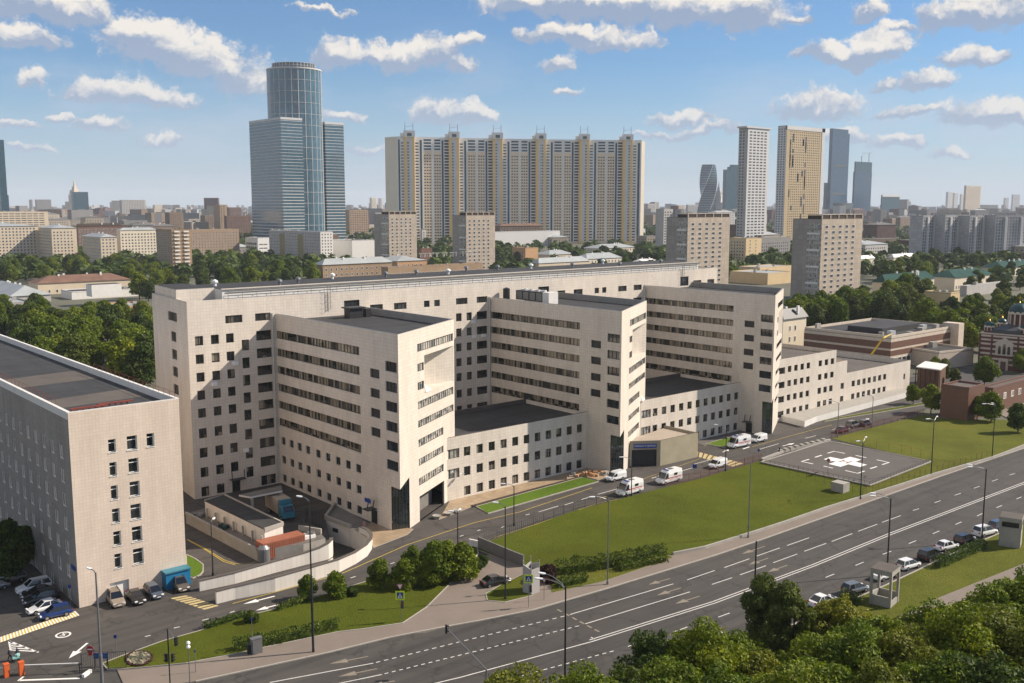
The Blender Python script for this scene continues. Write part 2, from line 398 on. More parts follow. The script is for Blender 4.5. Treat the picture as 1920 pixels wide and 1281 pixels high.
# ---------------------------------------------------------------- building blocks
class MB:
    """collects faces; build() links them as ONE mesh object"""
    def __init__(s): s.v = []; s.f = []; s.m = []
    def face(s, pts, m=0):
        i = len(s.v); s.v.extend([tuple(p) for p in pts]); s.f.append(tuple(range(i, i + len(pts)))); s.m.append(m)
    def box(s, a, b, m=0, mtop=None):
        (x0, y0, z0), (x1, y1, z1) = a, b
        s.prism([(x0, y0), (x1, y0), (x1, y1), (x0, y1)], z0, z1, m, mtop)
    def prism(s, poly, z0, z1, m=0, mtop=None, bottom=True):
        poly = [(p[0], p[1]) for p in poly]
        ar = sum(poly[i][0] * poly[(i + 1) % len(poly)][1] - poly[(i + 1) % len(poly)][0] * poly[i][1] for i in range(len(poly)))
        if ar < 0: poly = poly[::-1]
        n = len(poly)
        for i in range(n):
            p, q = poly[i], poly[(i + 1) % n]
            s.face([(*p, z0), (*q, z0), (*q, z1), (*p, z1)], m)
        s.face([(*p, z1) for p in poly], m if mtop is None else mtop)
        if bottom: s.face([(*p, z0) for p in poly[::-1]], m)
    def holed(s, outer, hole, z, m=0):
        from mathutils.geometry import tessellate_polygon
        A = [Vector((p[0], p[1], z)) for p in outer]; B = [Vector((p[0], p[1], z)) for p in hole]; V_ = A + B
        for t in tessellate_polygon([A, B]):
            q = [V_[i] for i in t]
            if (q[1] - q[0]).cross(q[2] - q[0]).z < 0: q = q[::-1]
            s.face([tuple(v) for v in q], m)
    def obox(s, c, e, L_, W_, z0, z1, m=0, mtop=None):
        e = Vector((e[0], e[1])).normalized(); n = Vector((-e.y, e.x)); c = Vector((c[0], c[1]))
        s.prism([c - e * L_ / 2 - n * W_ / 2, c + e * L_ / 2 - n * W_ / 2, c + e * L_ / 2 + n * W_ / 2, c - e * L_ / 2 + n * W_ / 2], z0, z1, m, mtop)
    def tube(s, a, b, r0, r1=None, n=8, m=0, cap=True):
        a = Vector(a); b = Vector(b); r1 = r0 if r1 is None else r1
        d = (b - a).normalized(); x = d.orthogonal().normalized(); y = d.cross(x)
        i = len(s.v)
        for k in range(n):
            t = 2 * pi * k / n; o = x * cos(t) + y * sin(t)
            s.v.append(tuple(a + o * r0)); s.v.append(tuple(b + o * r1))
        for k in range(n):
            j = (k + 1) % n
            s.f.append((i + 2 * k, i + 2 * j, i + 2 * j + 1, i + 2 * k + 1)); s.m.append(m)
        if cap:
            s.f.append(tuple(i + 2 * k + 1 for k in range(n))); s.m.append(m)
            s.f.append(tuple(i + 2 * k for k in reversed(range(n)))); s.m.append(m)
    def lathe(s, c, prof, n=16, m=0, sq=1.0):
        i = len(s.v)
        for r, z in prof:
            for k in range(n):
                t = 2 * pi * k / n; s.v.append((c[0] + r * cos(t), c[1] + r * sq * sin(t), c[2] + z))
        for j in range(len(prof) - 1):
            for k in range(n):
                a, b = i + j * n + k, i + j * n + (k + 1) % n
                s.f.append((a, b, b + n, a + n)); s.m.append(m)
    def strip(s, pts, w, z, m=0):
        """a flat ribbon of constant width along a polyline"""
        P = [Vector((p[0], p[1])) for p in pts]; l = []; r = []
        for i, p in enumerate(P):
            d = (P[min(i + 1, len(P) - 1)] - P[max(i - 1, 0)]).normalized(); n = Vector((-d.y, d.x)) * w / 2
            l.append(p + n); r.append(p - n)
        for i in range(len(P) - 1):
            s.face([(*r[i], z), (*r[i + 1], z), (*l[i + 1], z), (*l[i], z)], m)
    def wall(s, pts, w, z0, zs, m=0, mtop=None):
        """a standing wall of thickness w along a polyline; zs = top height of each point"""
        P = [Vector((p[0], p[1])) for p in pts]; l = []; r = []
        if not isinstance(zs, (list, tuple)): zs = [zs] * len(P)
        mt = m if mtop is None else mtop
        for i, p in enumerate(P):
            d = (P[min(i + 1, len(P) - 1)] - P[max(i - 1, 0)]).normalized(); n = Vector((-d.y, d.x)) * w / 2
            l.append(p + n); r.append(p - n)
        for i in range(len(P) - 1):
            a, b = zs[i], zs[i + 1]
            s.face([(*r[i], z0), (*r[i + 1], z0), (*r[i + 1], b), (*r[i], a)], m)
            s.face([(*l[i + 1], z0), (*l[i], z0), (*l[i], a), (*l[i + 1], b)], m)
            s.face([(*r[i], a), (*r[i + 1], b), (*l[i + 1], b), (*l[i], a)], mt)
        for i, q in ((0, 0), (len(P) - 1, 1)):
            f = [(*l[i], z0), (*r[i], z0), (*r[i], zs[i]), (*l[i], zs[i])]
            s.face(f if q == 0 else f[::-1], m)
    def facade(s, p, q, z0, z1, holes=(), d=.25, m=0, mr=None):
        """wall from p to q (outside on its right hand) with real openings (s0, s1, za, zb)"""
        p = Vector((p[0], p[1])); q = Vector((q[0], q[1])); Lg = (q - p).length; e = (q - p) / Lg; n = Vector((e.y, -e.x))
        mr = m if mr is None else mr
        def P3(a, z, dd=0): c = p + e * a - n * dd; return (c.x, c.y, z)
        xs = sorted({0, Lg} | {min(max(h[i], 0), Lg) for h in holes for i in (0, 1)}); zz = sorted({z0, z1} | {min(max(h[i], z0), z1) for h in holes for i in (2, 3)})
        for j in range(len(zz) - 1):
            za, zb = zz[j], zz[j + 1]
            if zb - za < 1e-5: continue
            run = None
            for i in range(len(xs) - 1):
                c = (xs[i] + xs[i + 1]) / 2; cz = (za + zb) / 2
                inside = any(h[0] < c < h[1] and h[2] < cz < h[3] for h in holes)
                if not inside: run = xs[i] if run is None else run
                if run is not None and (inside or i == len(xs) - 2):
                    end = xs[i] if inside else xs[i + 1]
                    s.face([P3(run, za), P3(end, za), P3(end, zb), P3(run, zb)], m); run = None
        for a, b, za, zb in holes:
            s.face([P3(a, za), P3(b, za), P3(b, za, d), P3(a, za, d)], mr)
            s.face([P3(a, zb, d), P3(b, zb, d), P3(b, zb), P3(a, zb)], mr)
            s.face([P3(a, za), P3(a, za, d), P3(a, zb, d), P3(a, zb)], mr)
            s.face([P3(b, za, d), P3(b, za), P3(b, zb), P3(b, zb, d)], mr)
    def build(s, name, mats, parent=None, smooth=False, origin=None, kind=None, local=False):
        if isinstance(mats, str): mats = [mats]
        o = Vector((0, 0, 0))
        if parent is not None:
            r = parent
            while r.parent: r = r.parent
            o = r.location.copy() if r.get('abs_root') else Vector((0, 0, 0))
        elif origin is not None and not local: o = Vector(origin)
        me = bpy.data.meshes.new(name)
        me.from_pydata([(x - o.x, y - o.y, z - o.z) for x, y, z in s.v], [], s.f)
        for k in mats: me.materials.append(MATS[k])
        me.polygons.foreach_set('material_index', s.m)
        if smooth: me.polygons.foreach_set('use_smooth', [True] * len(s.f))
        uvl = me.uv_layers.new(name='UVMap'); buf = [0.0] * (2 * len(me.loops)); k = 0
        V = s.v
        for f in s.f:
            a, b, c = (Vector(V[f[0]]), Vector(V[f[1]]), Vector(V[f[2]]))
            n = (b - a).cross(c - a)
            hz = hypot(n.x, n.y)
            if hz > abs(n.z):
                tx, ty = -n.y / hz, n.x / hz
                for i in f: p = V[i]; buf[k] = p[0] * tx + p[1] * ty; buf[k + 1] = p[2]; k += 2
            else:
                for i in f: p = V[i]; buf[k] = p[0]; buf[k + 1] = p[1]; k += 2
        uvl.data.foreach_set('uv', buf)
        me.update()
        ob = bpy.data.objects.new(name, me); COL.objects.link(ob)
        if parent is not None: ob.parent = parent
        elif origin is not None: ob.location = origin
        if kind: ob['kind'] = kind
        return ob
def tag(o, label=None, cat=None, group=None, kind=None):
    if label: o['label'] = label
    if cat: o['category'] = cat
    if group: o['group'] = group
    if kind: o['kind'] = kind
    return o
def thing(name, label, cat, loc=(0, 0, 0), rz=0.0, group=None, local=False):
    """an Empty at the base of a thing; parts are given in world metres unless local"""
    o = bpy.data.objects.new(name, None); COL.objects.link(o)
    o.location = loc; o.rotation_euler = (0, 0, rz); o.empty_display_size = .5
    if not local: o['abs_root'] = 1
    return tag(o, label, cat, group)
def dup(root, loc, rz=0.0, label=None, group=None, sc=1.0):
    r = root.copy(); COL.objects.link(r); r.location = loc; r.rotation_euler = (0, 0, rz)
    r.scale = (sc, sc, sc) if not isinstance(sc, tuple) else sc
    if label: r['label'] = label
    if group: r['group'] = group
    for ch in list(root.children):
        c = ch.copy(); COL.objects.link(c); c.parent = r
        for g in list(ch.children):
            d = g.copy(); COL.objects.link(d); d.parent = c
    return r
def hide_proto(root):
    for ch in list(root.children):
        for g in list(ch.children): bpy.data.objects.remove(g)
        bpy.data.objects.remove(ch)
    bpy.data.objects.remove(root)
def struct(name, mb, mats, **kw):
    return tag(mb.build(name, mats, **kw), kind='structure')
def text_mesh(body, size, loc, ex, up, mat, parent=None, name='lettering', depth=.02, width=None):
    """flat raised letters; ex = reading direction, up = up direction"""
    cu = bpy.data.curves.new(name, 'FONT'); cu.body = body; cu.size = size; cu.align_x = 'CENTER'; cu.align_y = 'CENTER'; cu.extrude = depth / 2
    t = bpy.data.objects.new(name, cu); COL.objects.link(t)
    dg = bpy.context.evaluated_depsgraph_get(); me = bpy.data.meshes.new_from_object(t.evaluated_get(dg))
    bpy.data.objects.remove(t)
    ex = Vector(ex).normalized(); up = Vector(up).normalized(); nz = ex.cross(up)
    xs = [v.co.x for v in me.vertices] or [0, 1]
    k = (width / (max(xs) - min(xs))) if width else 1.0
    o = Vector(loc)
    if parent is not None and parent.get('abs_root'): o = o - parent.location
    for v in me.vertices:
        c = v.co.copy(); v.co = o + ex * c.x * k + up * c.y + nz * c.z
    me.materials.clear(); me.materials.append(MATS[mat])
    ob = bpy.data.objects.new(name, me); COL.objects.link(ob)
    if parent is not None: ob.parent = parent
    return ob

# ---------------------------------------------------------------- windows
def win_mesh(mb, p, e, n, h, d=.25, fw=.07, cols=1, transom=False, sill=False):
    """one window: frame bars (slot 1), panes (slot 0) set back d in its opening"""
    a, b, za, zb = h
    def B(s0, s1, z0, z1, d0, d1, m):
        c0 = p + e * s0; c1 = p + e * s1
        mb.prism([c0 - n * d0, c1 - n * d0, c1 - n * d1, c0 - n * d1], z0, z1, m)
    mb.face([(*(p + e * s_ - n * d), z_) for s_, z_ in ((a, za), (b, za), (b, zb), (a, zb))], 0)
    d0, d1 = d - .07, d - .002
    B(a, a + fw, za, zb, d0, d1, 1); B(b - fw, b, za, zb, d0, d1, 1)
    B(a + fw, b - fw, za, za + fw, d0, d1, 1); B(a + fw, b - fw, zb - fw, zb, d0, d1, 1)
    for k in range(1, cols):
        c = a + (b - a) * k / cols; B(c - fw / 2, c + fw / 2, za + fw, zb - fw, d0, d1, 1)
    if transom:
        z = zb - (zb - za) * .3; B(a + fw, b - fw, z - fw / 2, z + fw / 2, d0 + .004, d1, 1)
    if sill: B(a - .08, b + .08, za - .08, za, -.08, d - .1, 1)
def fit_windows(parent, p, q, holes, glass='glass', frame='metal_dark', name='window', **kw):
    p = Vector((p[0], p[1])); q = Vector((q[0], q[1])); e = (q - p).normalized(); n = Vector((e.y, -e.x))
    out = []
    for h in holes:
        mb = MB(); k = dict(kw)
        if 'cols' not in k: k['cols'] = max(1, round((h[1] - h[0]) / 1.0))
        win_mesh(mb, p, e, n, h, **k); out.append(mb.build(name, [glass, frame], parent))
    return out
def flush_windows(root, items, mats=('glass_far', 'white_paint'), name='window', keep=100, frame=True):
    """windows seen from far away: thin framed panes standing 5 cm proud of the wall; items = (p, e, n, s0, s1, z0, z1)"""
    def add(mb, it):
        p, e, n, a, b, z0, z1 = it
        c0 = p + e * a; c1 = p + e * b
        mb.prism([c0 + n * .05, c1 + n * .05, c1 - n * .02, c0 - n * .02], z0, z1, 0)
        if frame:
            w = .13
            for u0, u1, v0, v1 in ((a - w, a, z0 - w, z1 + w), (b, b + w, z0 - w, z1 + w), (a, b, z0 - w, z0), (a, b, z1, z1 + w)):
                d0 = p + e * u0; d1 = p + e * u1
                mb.prism([d0 + n * .09, d1 + n * .09, d1 - n * .02, d0 - n * .02], v0, v1, 1)
    items = sorted(items, key=lambda it: ((it[0] + it[1] * it[3]) - Vector((CAM.x, CAM.y))).length - 2 * it[5])
    for it in items[:keep]:
        mb = MB(); add(mb, it); mb.build(name, list(mats), root)
    if items[keep:]:
        mb = MB()
        for it in items[keep:]: add(mb, it)
        tag(mb.build(name, list(mats), root), kind='stuff')
    return items
def grid(p, q, z0, rows, dz, wz, first, step, w, skip=None, last=None, sillh=.9):
    """items of a regular window grid on the wall p-q"""
    p = Vector((p[0], p[1])); q = Vector((q[0], q[1])); Lg = (q - p).length; e = (q - p) / Lg; n = Vector((e.y, -e.x)); out = []
    for r in range(rows):
        s = first; c = 0
        while s + w < Lg - (first if last is None else last) + .01:
            if not (skip and skip(c, r)): out.append((p, e, n, s, s + w, z0 + r * dz + sillh, z0 + r * dz + sillh + wz))
            s += step; c += 1
    return out

# ---------------------------------------------------------------- trees
def crown_mesh(name, seed, h, r, base, nleaf, lsize, mat, shape='round', lobes=14):
    rnd = random.Random(seed); mb = MB(); V = mb.v; Fc = mb.f; Mi = mb.m
    ch = h - base; L_ = []
    for i in range(lobes):
        t = (i + .5) / lobes; z = base + ch * (.08 + .84 * t)
        if shape == 'round': w = sin(pi * min(1, .18 + .80 * t)) ** .7
        elif shape == 'tall': w = (1 - t) ** .55 * .95 + .12
        else: w = sin(pi * (.25 + .68 * t)) ** .8
        a = i * 2.4 + rnd.uniform(-.5, .5); rr = r * w * (rnd.uniform(.2, .8) if lobes < 20 else sqrt(rnd.random()) * .9)
        if i > lobes - 3: rr *= .4
        if lobes > 40: z += rnd.gauss(0, .05) * ch; rr *= rnd.choice((1, 1, 1, 1.14))
        L_.append((rr * cos(a), rr * sin(a), z, r * (rnd.uniform(.30, .50) if lobes < 20 else rnd.choice((.10, .14, .18, .23, .30)) * rnd.uniform(.85, 1.15)) * (.72 + .35 * w)))
    tot = sum(l[3] ** 2 for l in L_)
    for (cx_, cy_, cz_, cr) in L_:
        for k in range(int(nleaf * cr * cr / tot)):
            u = rnd.uniform(-.75, 1); a = rnd.uniform(0, 2 * pi); s = sqrt(max(0, 1 - u * u))
            d = Vector((s * cos(a), s * sin(a), u))
            bump = 1 + .32 * mnoise.noise(Vector((cx_, cy_, cz_)) * .7 + d * 2.6)
            rad = cr * bump * (rnd.random() ** .33 if rnd.random() < .45 else rnd.uniform(.9, 1.08))
            c = Vector((cx_, cy_, cz_)) + Vector((d.x * rad, d.y * rad, d.z * rad * .86))
            nn = (d + Vector((rnd.gauss(0, .85), rnd.gauss(0, .85), rnd.gauss(.25, .75)))).normalized()
            t1 = nn.orthogonal().normalized(); t1 = (t1 * cos(a * 3) + nn.cross(t1) * sin(a * 3)); t2 = nn.cross(t1)
            q = lsize * rnd.uniform(.6, 1.3); t1 = t1 * q; t2 = t2 * q * rnd.uniform(.5, .8)
            i = len(V)
            V.extend([tuple(c - t1), tuple(c + t2 + nn * q * .15), tuple(c + t1), tuple(c - t2 + nn * q * .15)])
            Fc.append((i, i + 1, i + 2, i + 3)); Mi.append(0)
    me = bpy.data.meshes.new(name); me.from_pydata(V, [], Fc); me.materials.append(MATS[mat]); me.update()
    return me, L_
def trunk_mesh(name, seed, h, base, r, lobes):
    rnd = random.Random(seed); mb = MB(); p = Vector((0, 0, -.2)); top = Vector((rnd.uniform(-.3, .3), rnd.uniform(-.3, .3), h * .8)); n = 5
    for k in range(n):
        q = Vector((0, 0, -.2)).lerp(top, (k + 1) / n) + Vector((rnd.uniform(-.12, .12), rnd.uniform(-.12, .12), 0))
        mb.tube(p, q, r * (1 - k / n * .85), r * (1 - (k + 1) / n * .85), 7, cap=False); p = q
    for l in lobes[::2]:
        s = Vector((0, 0, max(base * .7, l[2] - l[3] * 1.5)))
        mb.tube(s, Vector(l[:3]), r * .35, r * .08, 5, cap=False)
    me = bpy.data.meshes.new(name); me.from_pydata(mb.v, [], mb.f); me.materials.append(MATS['bark']); me.polygons.foreach_set('use_smooth', [True] * len(mb.f)); me.update()
    return me
TREES = {}
def tree_kind(key, seeds, h, r, base, nleaf, lsize, mat, shape='round', lobes=14):
    TREES[key] = []
    for s in seeds:
        c, lb = crown_mesh('crown', s, h, r, base, nleaf, lsize, mat, shape, lobes)
        TREES[key].append((c, trunk_mesh('trunk', s, h, base, .022 * h, lb), h))
tree_kind('near', (1, 2, 3), 14, 5.4, 2.2, 42000, .145, 'leaf', 'round', 90)
tree_kind('olive', (5, 6), 14, 5.0, 2.0, 40000, .145, 'leaf_olive', 'oval', 90)
tree_kind('shade', (7,), 14, 5.2, 2.0, 40000, .145, 'leaf_dark', 'oval', 90)
tree_kind('poplar', (4,), 16, 4.0, 2.0, 42000, .145, 'leaf_grey', 'tall', 90)
tree_kind('mid', (11, 12, 13, 14), 14, 5.4, 2.2, 6500, .42, 'leaf', 'round', 16)
tree_kind('dark', (15, 16), 14, 5.0, 2.0, 6500, .42, 'leaf_dark', 'round', 16)
tree_kind('grey', (17, 18), 15, 4.8, 2.0, 6500, .42, 'leaf_grey', 'oval', 16)
tree_kind('far', (21, 22, 23), 13, 5.6, 1.5, 1300, .95, 'leaf_dark', 'round', 10)
tree_kind('shrub', (31, 32, 33), 5, 2.2, .35, 6000, .17, 'leaf', 'oval', 12)
tree_kind('bush', (34, 35), 2.6, 1.7, .1, 4000, .15, 'leaf_dark', 'round', 9)
TREE_N = [0]
def tree(key, p, h, label, group=None, name=None, cat='tree', wide=1.0):
    rnd = random.Random(TREE_N[0] * 7 + 1); TREE_N[0] += 1
    c, t, h0 = rnd.choice(TREES[key]); k = h / h0
    name = name or {'shrub': 'small_tree', 'bush': 'bush', 'poplar': 'poplar_tree'}.get(key, 'broadleaf_tree')
    o = bpy.data.objects.new(name, None); COL.objects.link(o); o.location = (p[0], p[1], p[2] if len(p) > 2 else 0); o.empty_display_size = .5
    o.rotation_euler = (0, 0, rnd.uniform(0, 6.28)); o.scale = (k * wide, k * wide * rnd.uniform(.9, 1.1), k)
    for nm, me in (('crown', c), ('trunk', t)):
        q = bpy.data.objects.new(nm, me); COL.objects.link(q); q.parent = o
    return tag(o, label, cat, group)
def tree_px(key, x, yb, yt, label, **kw):
    p = at(x, yb); return tree(key, p, max(1.0, top_z(p, yt)), label, **kw)
def grove(key, poly, n, h0, h1, label, group, seed, gap=5.5):
    """n trees with their feet inside a quad of photo pixels on the ground"""
    rnd = random.Random(seed); a, b, c, d = [Vector(q) for q in poly]; done = []; tries = 0
    while len(done) < n and tries < n * 40:
        tries += 1; u, v = rnd.random(), rnd.random()
        q = a.lerp(b, u).lerp(d.lerp(c, u), v); p = at(q.x, q.y)
        if all((p - o).length > gap for o in done):
            done.append(p); tree(rnd.choice(key) if isinstance(key, tuple) else key, p, rnd.uniform(h0, h1), label, group)
def hedge(pts, w, h, label, seed, mat='leaf_dark', dens=70, ls=.15, cat='hedge', name='hedge'):
    rnd = random.Random(seed); mb = MB(); P = [Vector((p[0], p[1])) for p in pts]
    for i in range(len(P) - 1):
        d = P[i + 1] - P[i]; ln = d.length; e = d / ln; n = Vector((-e.y, e.x))
        for k in range(int(ln * dens * (w + h) / 2)):
            s = rnd.uniform(-.2, ln + .2); t = rnd.uniform(-1, 1); z = rnd.random() ** .6
            hh = h * (1 + .28 * mnoise.noise(Vector((P[i].x + e.x * s, P[i].y + e.y * s, 3)) * .9)); ww = w / 2 * (1 + .25 * mnoise.noise(Vector((P[i].x + e.x * s, P[i].y, 9)) * .8))
            if rnd.random() < .6: t = math.copysign(1, t) * rnd.uniform(.85, 1.08)
            else: z = rnd.uniform(.88, 1.05)
            c2 = P[i] + e * s + n * t * ww * (1 - .25 * z * z); c = Vector((c2.x, c2.y, .05 + z * hh))
            nn = Vector((rnd.gauss(0, 1), rnd.gauss(0, 1), rnd.gauss(.4, .8))).normalized(); t1 = nn.orthogonal().normalized() * ls * rnd.uniform(.6, 1.3); t2 = nn.cross(t1) * .65
            mb.face([c - t1, c + t2, c + t1, c - t2])
        mb.prism([P[i] - n * w * .3, P[i + 1] - n * w * .3, P[i + 1] + n * w * .3, P[i] + n * w * .3], 0, h * .62)
    return tag(mb.build(name, [mat], origin=(P[0].x, P[0].y, 0)), label, cat)
# ================================================================ GROUND
def P2(pts, z=0.0): return [(q.x, q.y) for q in (at(x, y, z) for x, y in pts)]
HOLE = P2([(624, 1046), (624, 1034), (611, 976), (658, 990), (686, 1002), (691, 1016), (689, 1027), (680, 1041), (661, 1054), (631, 1069), (588, 1083), (556, 1091), (556, 1076), (600, 1061)])
YARD = [(-110, -58), (-40, -70), (10, -82), (60, -86), (60, -60), (200, -46), (260, -46), (260, -20), (200, -20), (200, 60), (-110, 60)]
g = MB(); g.holed([(-9000, -4000), (16000, -4000), (16000, 20000), (-9000, 20000)], HOLE, -.1); struct('ground', g, 'earth')
g = MB(); g.holed(YARD, HOLE, 0); struct('hospital_yard', g, 'asphalt')
g = MB(); g.face([(*p, -3.4) for p in HOLE][::-1] if sum(HOLE[i][0] * HOLE[(i + 1) % len(HOLE)][1] - HOLE[(i + 1) % len(HOLE)][0] * HOLE[i][1] for i in range(len(HOLE))) < 0 else [(*p, -3.4) for p in HOLE]); struct('ramp_floor', g, 'asphalt')
g = MB()
for i in range(len(HOLE)):
    p, q = HOLE[i], HOLE[(i + 1) % len(HOLE)]; g.face([(*q, -3.4), (*p, -3.4), (*p, .02), (*q, .02)])
struct('ramp_side', g, 'panel_white')
DL = [(-160, -52), (-90, -69), (-40, -80.3), (-9, -86.8), (-5.6, -87.6), (12.8, -90.8), (34.4, -93.2), (57.4, -94.1), (79.9, -94.2), (127.7, -95.6), (220, -97.4), (420, -101)]
def off(pl, d):
    P = [Vector(p) for p in pl]; o = []
    for i, p in enumerate(P):
        t = (P[min(i + 1, len(P) - 1)] - P[max(i - 1, 0)]).normalized(); o.append(p + Vector((-t.y, t.x)) * d)
    return o
g = MB(); u_, l_ = off(DL, 26), off(DL, -11.4)
for i in range(len(DL) - 1): g.face([(*l_[i], .006), (*l_[i + 1], .006), (*u_[i + 1], .006), (*u_[i], .006)])
struct('main_road', g, 'asphalt_road')
KERB = [(-160, -29), (-90, -49), (-45, -63.5), (-29.2, -69.0), (-14.1, -72.3), (-6, -73.6), (0, -75.2), (6, -77.0), (13.7, -79.0), (26.6, -80.2), (49, -81.7), (60, -82), (120.4, -82.6), (160, -83.6), (260, -86), (420, -89)]
back = P2([(1920, 800), (1862, 845), (1745, 880), (1612, 922), (1400, 985), (1260, 1022), (1100, 1040), (960, 1030), (905, 1045), (862, 1055), (850, 1075), (835, 1092), (790, 1110), (740, 1140), (600, 1175), (440, 1210), (300, 1230), (215, 1247)])
g = MB(); pv = [Vector(k) for k in KERB[3:]] + [Vector((420, -55)), Vector((200, -55))] + [Vector(b) for b in back] + [Vector((-36, -66))]
g.prism([tuple(p) for p in pv], -.2, .11, 1, 0, bottom=False); struct('sidewalk', g, ['sidewalk', 'kerb_stone'])
g = MB(); g.wall(KERB[3:], .22, 0, .135); struct('kerb', g, 'kerb_stone')
l2 = off(DL, -11.4)
g = MB(); g.prism([tuple(p) for p in l2] + [(420, -220), (-160, -220)], -.2, .11, 1, 0, bottom=False); struct('roadside_lawn', g, ['grass_dry', 'kerb_stone'])
g = MB(); g.wall([tuple(p) for p in l2], .25, 0, .15); struct('roadside_kerb', g, 'kerb_stone')
def lawn(pts, mat='grass', name='lawn', z=.15, kerb=True):
    g = MB(); poly = P2(pts); g.prism(poly, -.2, z, 1, 0, bottom=False); struct(name, g, [mat, 'kerb_stone'])
    if kerb:
        g = MB(); g.wall(poly + poly[:1], .16, 0, z + .03); struct('lawn_kerb', g, 'kerb_stone')
lawn([(192, 1246), (240, 1227.5), (306, 1203.6), (373, 1185), (452, 1156), (486, 1151), (522, 1142), (590, 1122), (660, 1100), (693, 1090), (770, 1062), (850, 1040), (893, 1022), (897, 1040), (872, 1066), (850, 1090), (835, 1105), (800, 1140), (755, 1170), (690, 1180), (632, 1187), (490, 1217), (437, 1229), (346, 1246), (253, 1255), (202, 1257)])
lawn([(902, 1022), (950, 1005), (1075, 960), (1180, 932.5), (1247, 915), (1313, 899), (1363, 884), (1428, 865), (1530, 886), (1631, 908), (1613, 934), (1545, 955), (1472, 981), (1420, 998), (1322, 1029), (1260, 1041), (1200, 1052), (1100, 1064), (1040, 1068), (980, 1064), (897, 1032)], kerb=False)
lawn([(1030, 1085), (1100, 1062), (1250, 1042), (1262, 1047), (1180, 1075), (1130, 1092), (1035, 1113)], 'grass_dry', kerb=False)
lawn([(911, 1115), (940, 1098), (982, 1078), (985, 1110), (1000, 1118), (947, 1131), (914, 1128)], 'grass')
lawn([(1558, 823), (1644, 801), (1732, 779), (1766, 786), (1830, 788), (1990, 790), (1990, 805), (1860, 858), (1748, 892), (1613, 933), (1631, 909), (1745, 866), (1650, 845)], 'grass_dry', kerb=False)
lawn([(893, 951), (1092, 896), (1122, 904), (915, 964)], 'grass_bright')
lawn([(1323, 834), (1360, 822.5), (1378, 821), (1370, 835), (1362, 840)], 'grass_bright')
lawn([(1543, 789), (1641, 771), (1730, 756), (1731, 760), (1641, 775.5), (1546, 791)], 'grass')
lawn([(349, 1041), (366, 1049), (381, 1060), (381, 1072), (376, 1079), (362, 1085), (351, 1081)], 'grass_bright')
g = MB(); g.face([(p[0], p[1], .135) for p in P2([(1950, 1046), (1763, 1121), (1640, 1180), (1640, 1200), (1800, 1132), (1950, 1066)])][::-1]); struct('footpath', g, 'sidewalk')
# forecourts
g = MB(); g.prism(P2([(662, 991), (700, 980), (775, 993), (764, 1003), (700, 1028), (694, 1012)]), -.1, .12, 1, 0, bottom=False); struct('entrance_plaza', g, ['paving', 'kerb_stone'])
g = MB(); g.prism([(27.5, -39.2), (36.5, -30.9), (72, -30.9), (72, -38.5), (66.5, -39.6), (66.4, -35.6), (37.6, -36.4), (35.7, -37.3)], -.1, .10, 1, 0, bottom=False); struct('front_walkway', g, ['paving', 'kerb_stone'])
g = MB(); g.prism([(96, -31), (124, -30.5), (127, -37), (122, -40)] + P2([(1378, 822), (1320, 836), (1303, 830)]), -.1, .10, 1, 0, bottom=False); struct('side_walkway', g, ['pavers_grey', 'kerb_stone'])
g = MB(); g.strip(P2([(885, 950.5), (1000, 919), (1093, 894.5)]), 1.0, .16); struct('planting_bed', g, 'dark_brown')
# ---------------------------------------------------------------- painted markings
RP = MB(); WP = MB(); YP = MB(); TP = MB(); FY = MB()
ZM = .014
def seg(mb, a, b, w=.16, z=ZM): mb.strip([at(*a), at(*b)], w, z)
RP.strip(off(DL[2:5] + DL[5:], -.27), .17, ZM)
RP.strip(off(DL, .27)[5:], .17, ZM)
for a, b in (((1068.7, 1152.5), (1262.5, 1095)), ((1097.5, 1170), (1293.7, 1110)), ((506, 1280), (700, 1243.7)), ((620, 1285), (716, 1265)),
             ((1288.7, 1087.5), (1340, 1070)), ((1358, 1064.5), (1405, 1048)), ((1418.5, 1043), (1462, 1027.6)), ((1476, 1023), (1517, 1008.6)),
             ((1335, 1096), (1372.6, 1083.5)), ((1387.7, 1078), (1436, 1061)), ((1450, 1055.4), (1495, 1039)), ((1508, 1034), (1549, 1019)), ((1559.6, 1015.5), (1598, 1000.7)), ((1609, 996.5), (1645, 983)), ((1654, 979.6), (1689, 967)),
             ((1711.7, 957.4), (1723, 954)), ((1752, 943), (1763.7, 939)), ((1790, 929), (1801.5, 925)), ((1826, 915.8), (1836.7, 912)), ((1860, 902.7), (1870.5, 899)), ((1892.7, 891), (1903, 888)),
             ((1265.5, 1184.5), (1288.7, 1176)), ((1177.5, 1212.5), (1203, 1204)), ((1346.6, 1157.5), (1368, 1149.7)), ((1548, 1083), (1564, 1076.6)), ((1604, 1060.5), (1619.5, 1054)), ((1655, 1039.7), (1671, 1033.7)), ((1704, 1019.5), (1717.6, 1014)), ((1749, 1001), (1761.5, 995.6)), ((1791.7, 983.5), (1803, 978.7)), ((1832, 967.8), (1842, 963)), ((1868.7, 952), (1878.7, 948)),
             ((1410, 1134), (1431, 1126)), ((1480, 1108), (1497, 1102)), ((1906, 936), (1915, 932))):
    seg(RP, a, b)
for a, b, n in (((705, 1242.5), (1066, 1153.5), 24), ((721, 1263.6), (1092, 1172), 27), ((950, 1275), (1157, 1219), 15)):
    for k in range(n):
        t0, t1 = k / n, (k + .52) / n
        f = lambda t: (a[0] + (b[0] - a[0]) * t, a[1] + (b[1] - a[1]) * t)
        seg(RP, f(t0), f(t1))
for k in range(6):
    t0, t1 = k / 6, (k + .6) / 6; f = lambda t: (1045 + 84 * t, 1143 + 45 * t); seg(TP, f(t0), f(t1), .3)
seg(RP, (1108, 1195), (1115, 1199), .17)
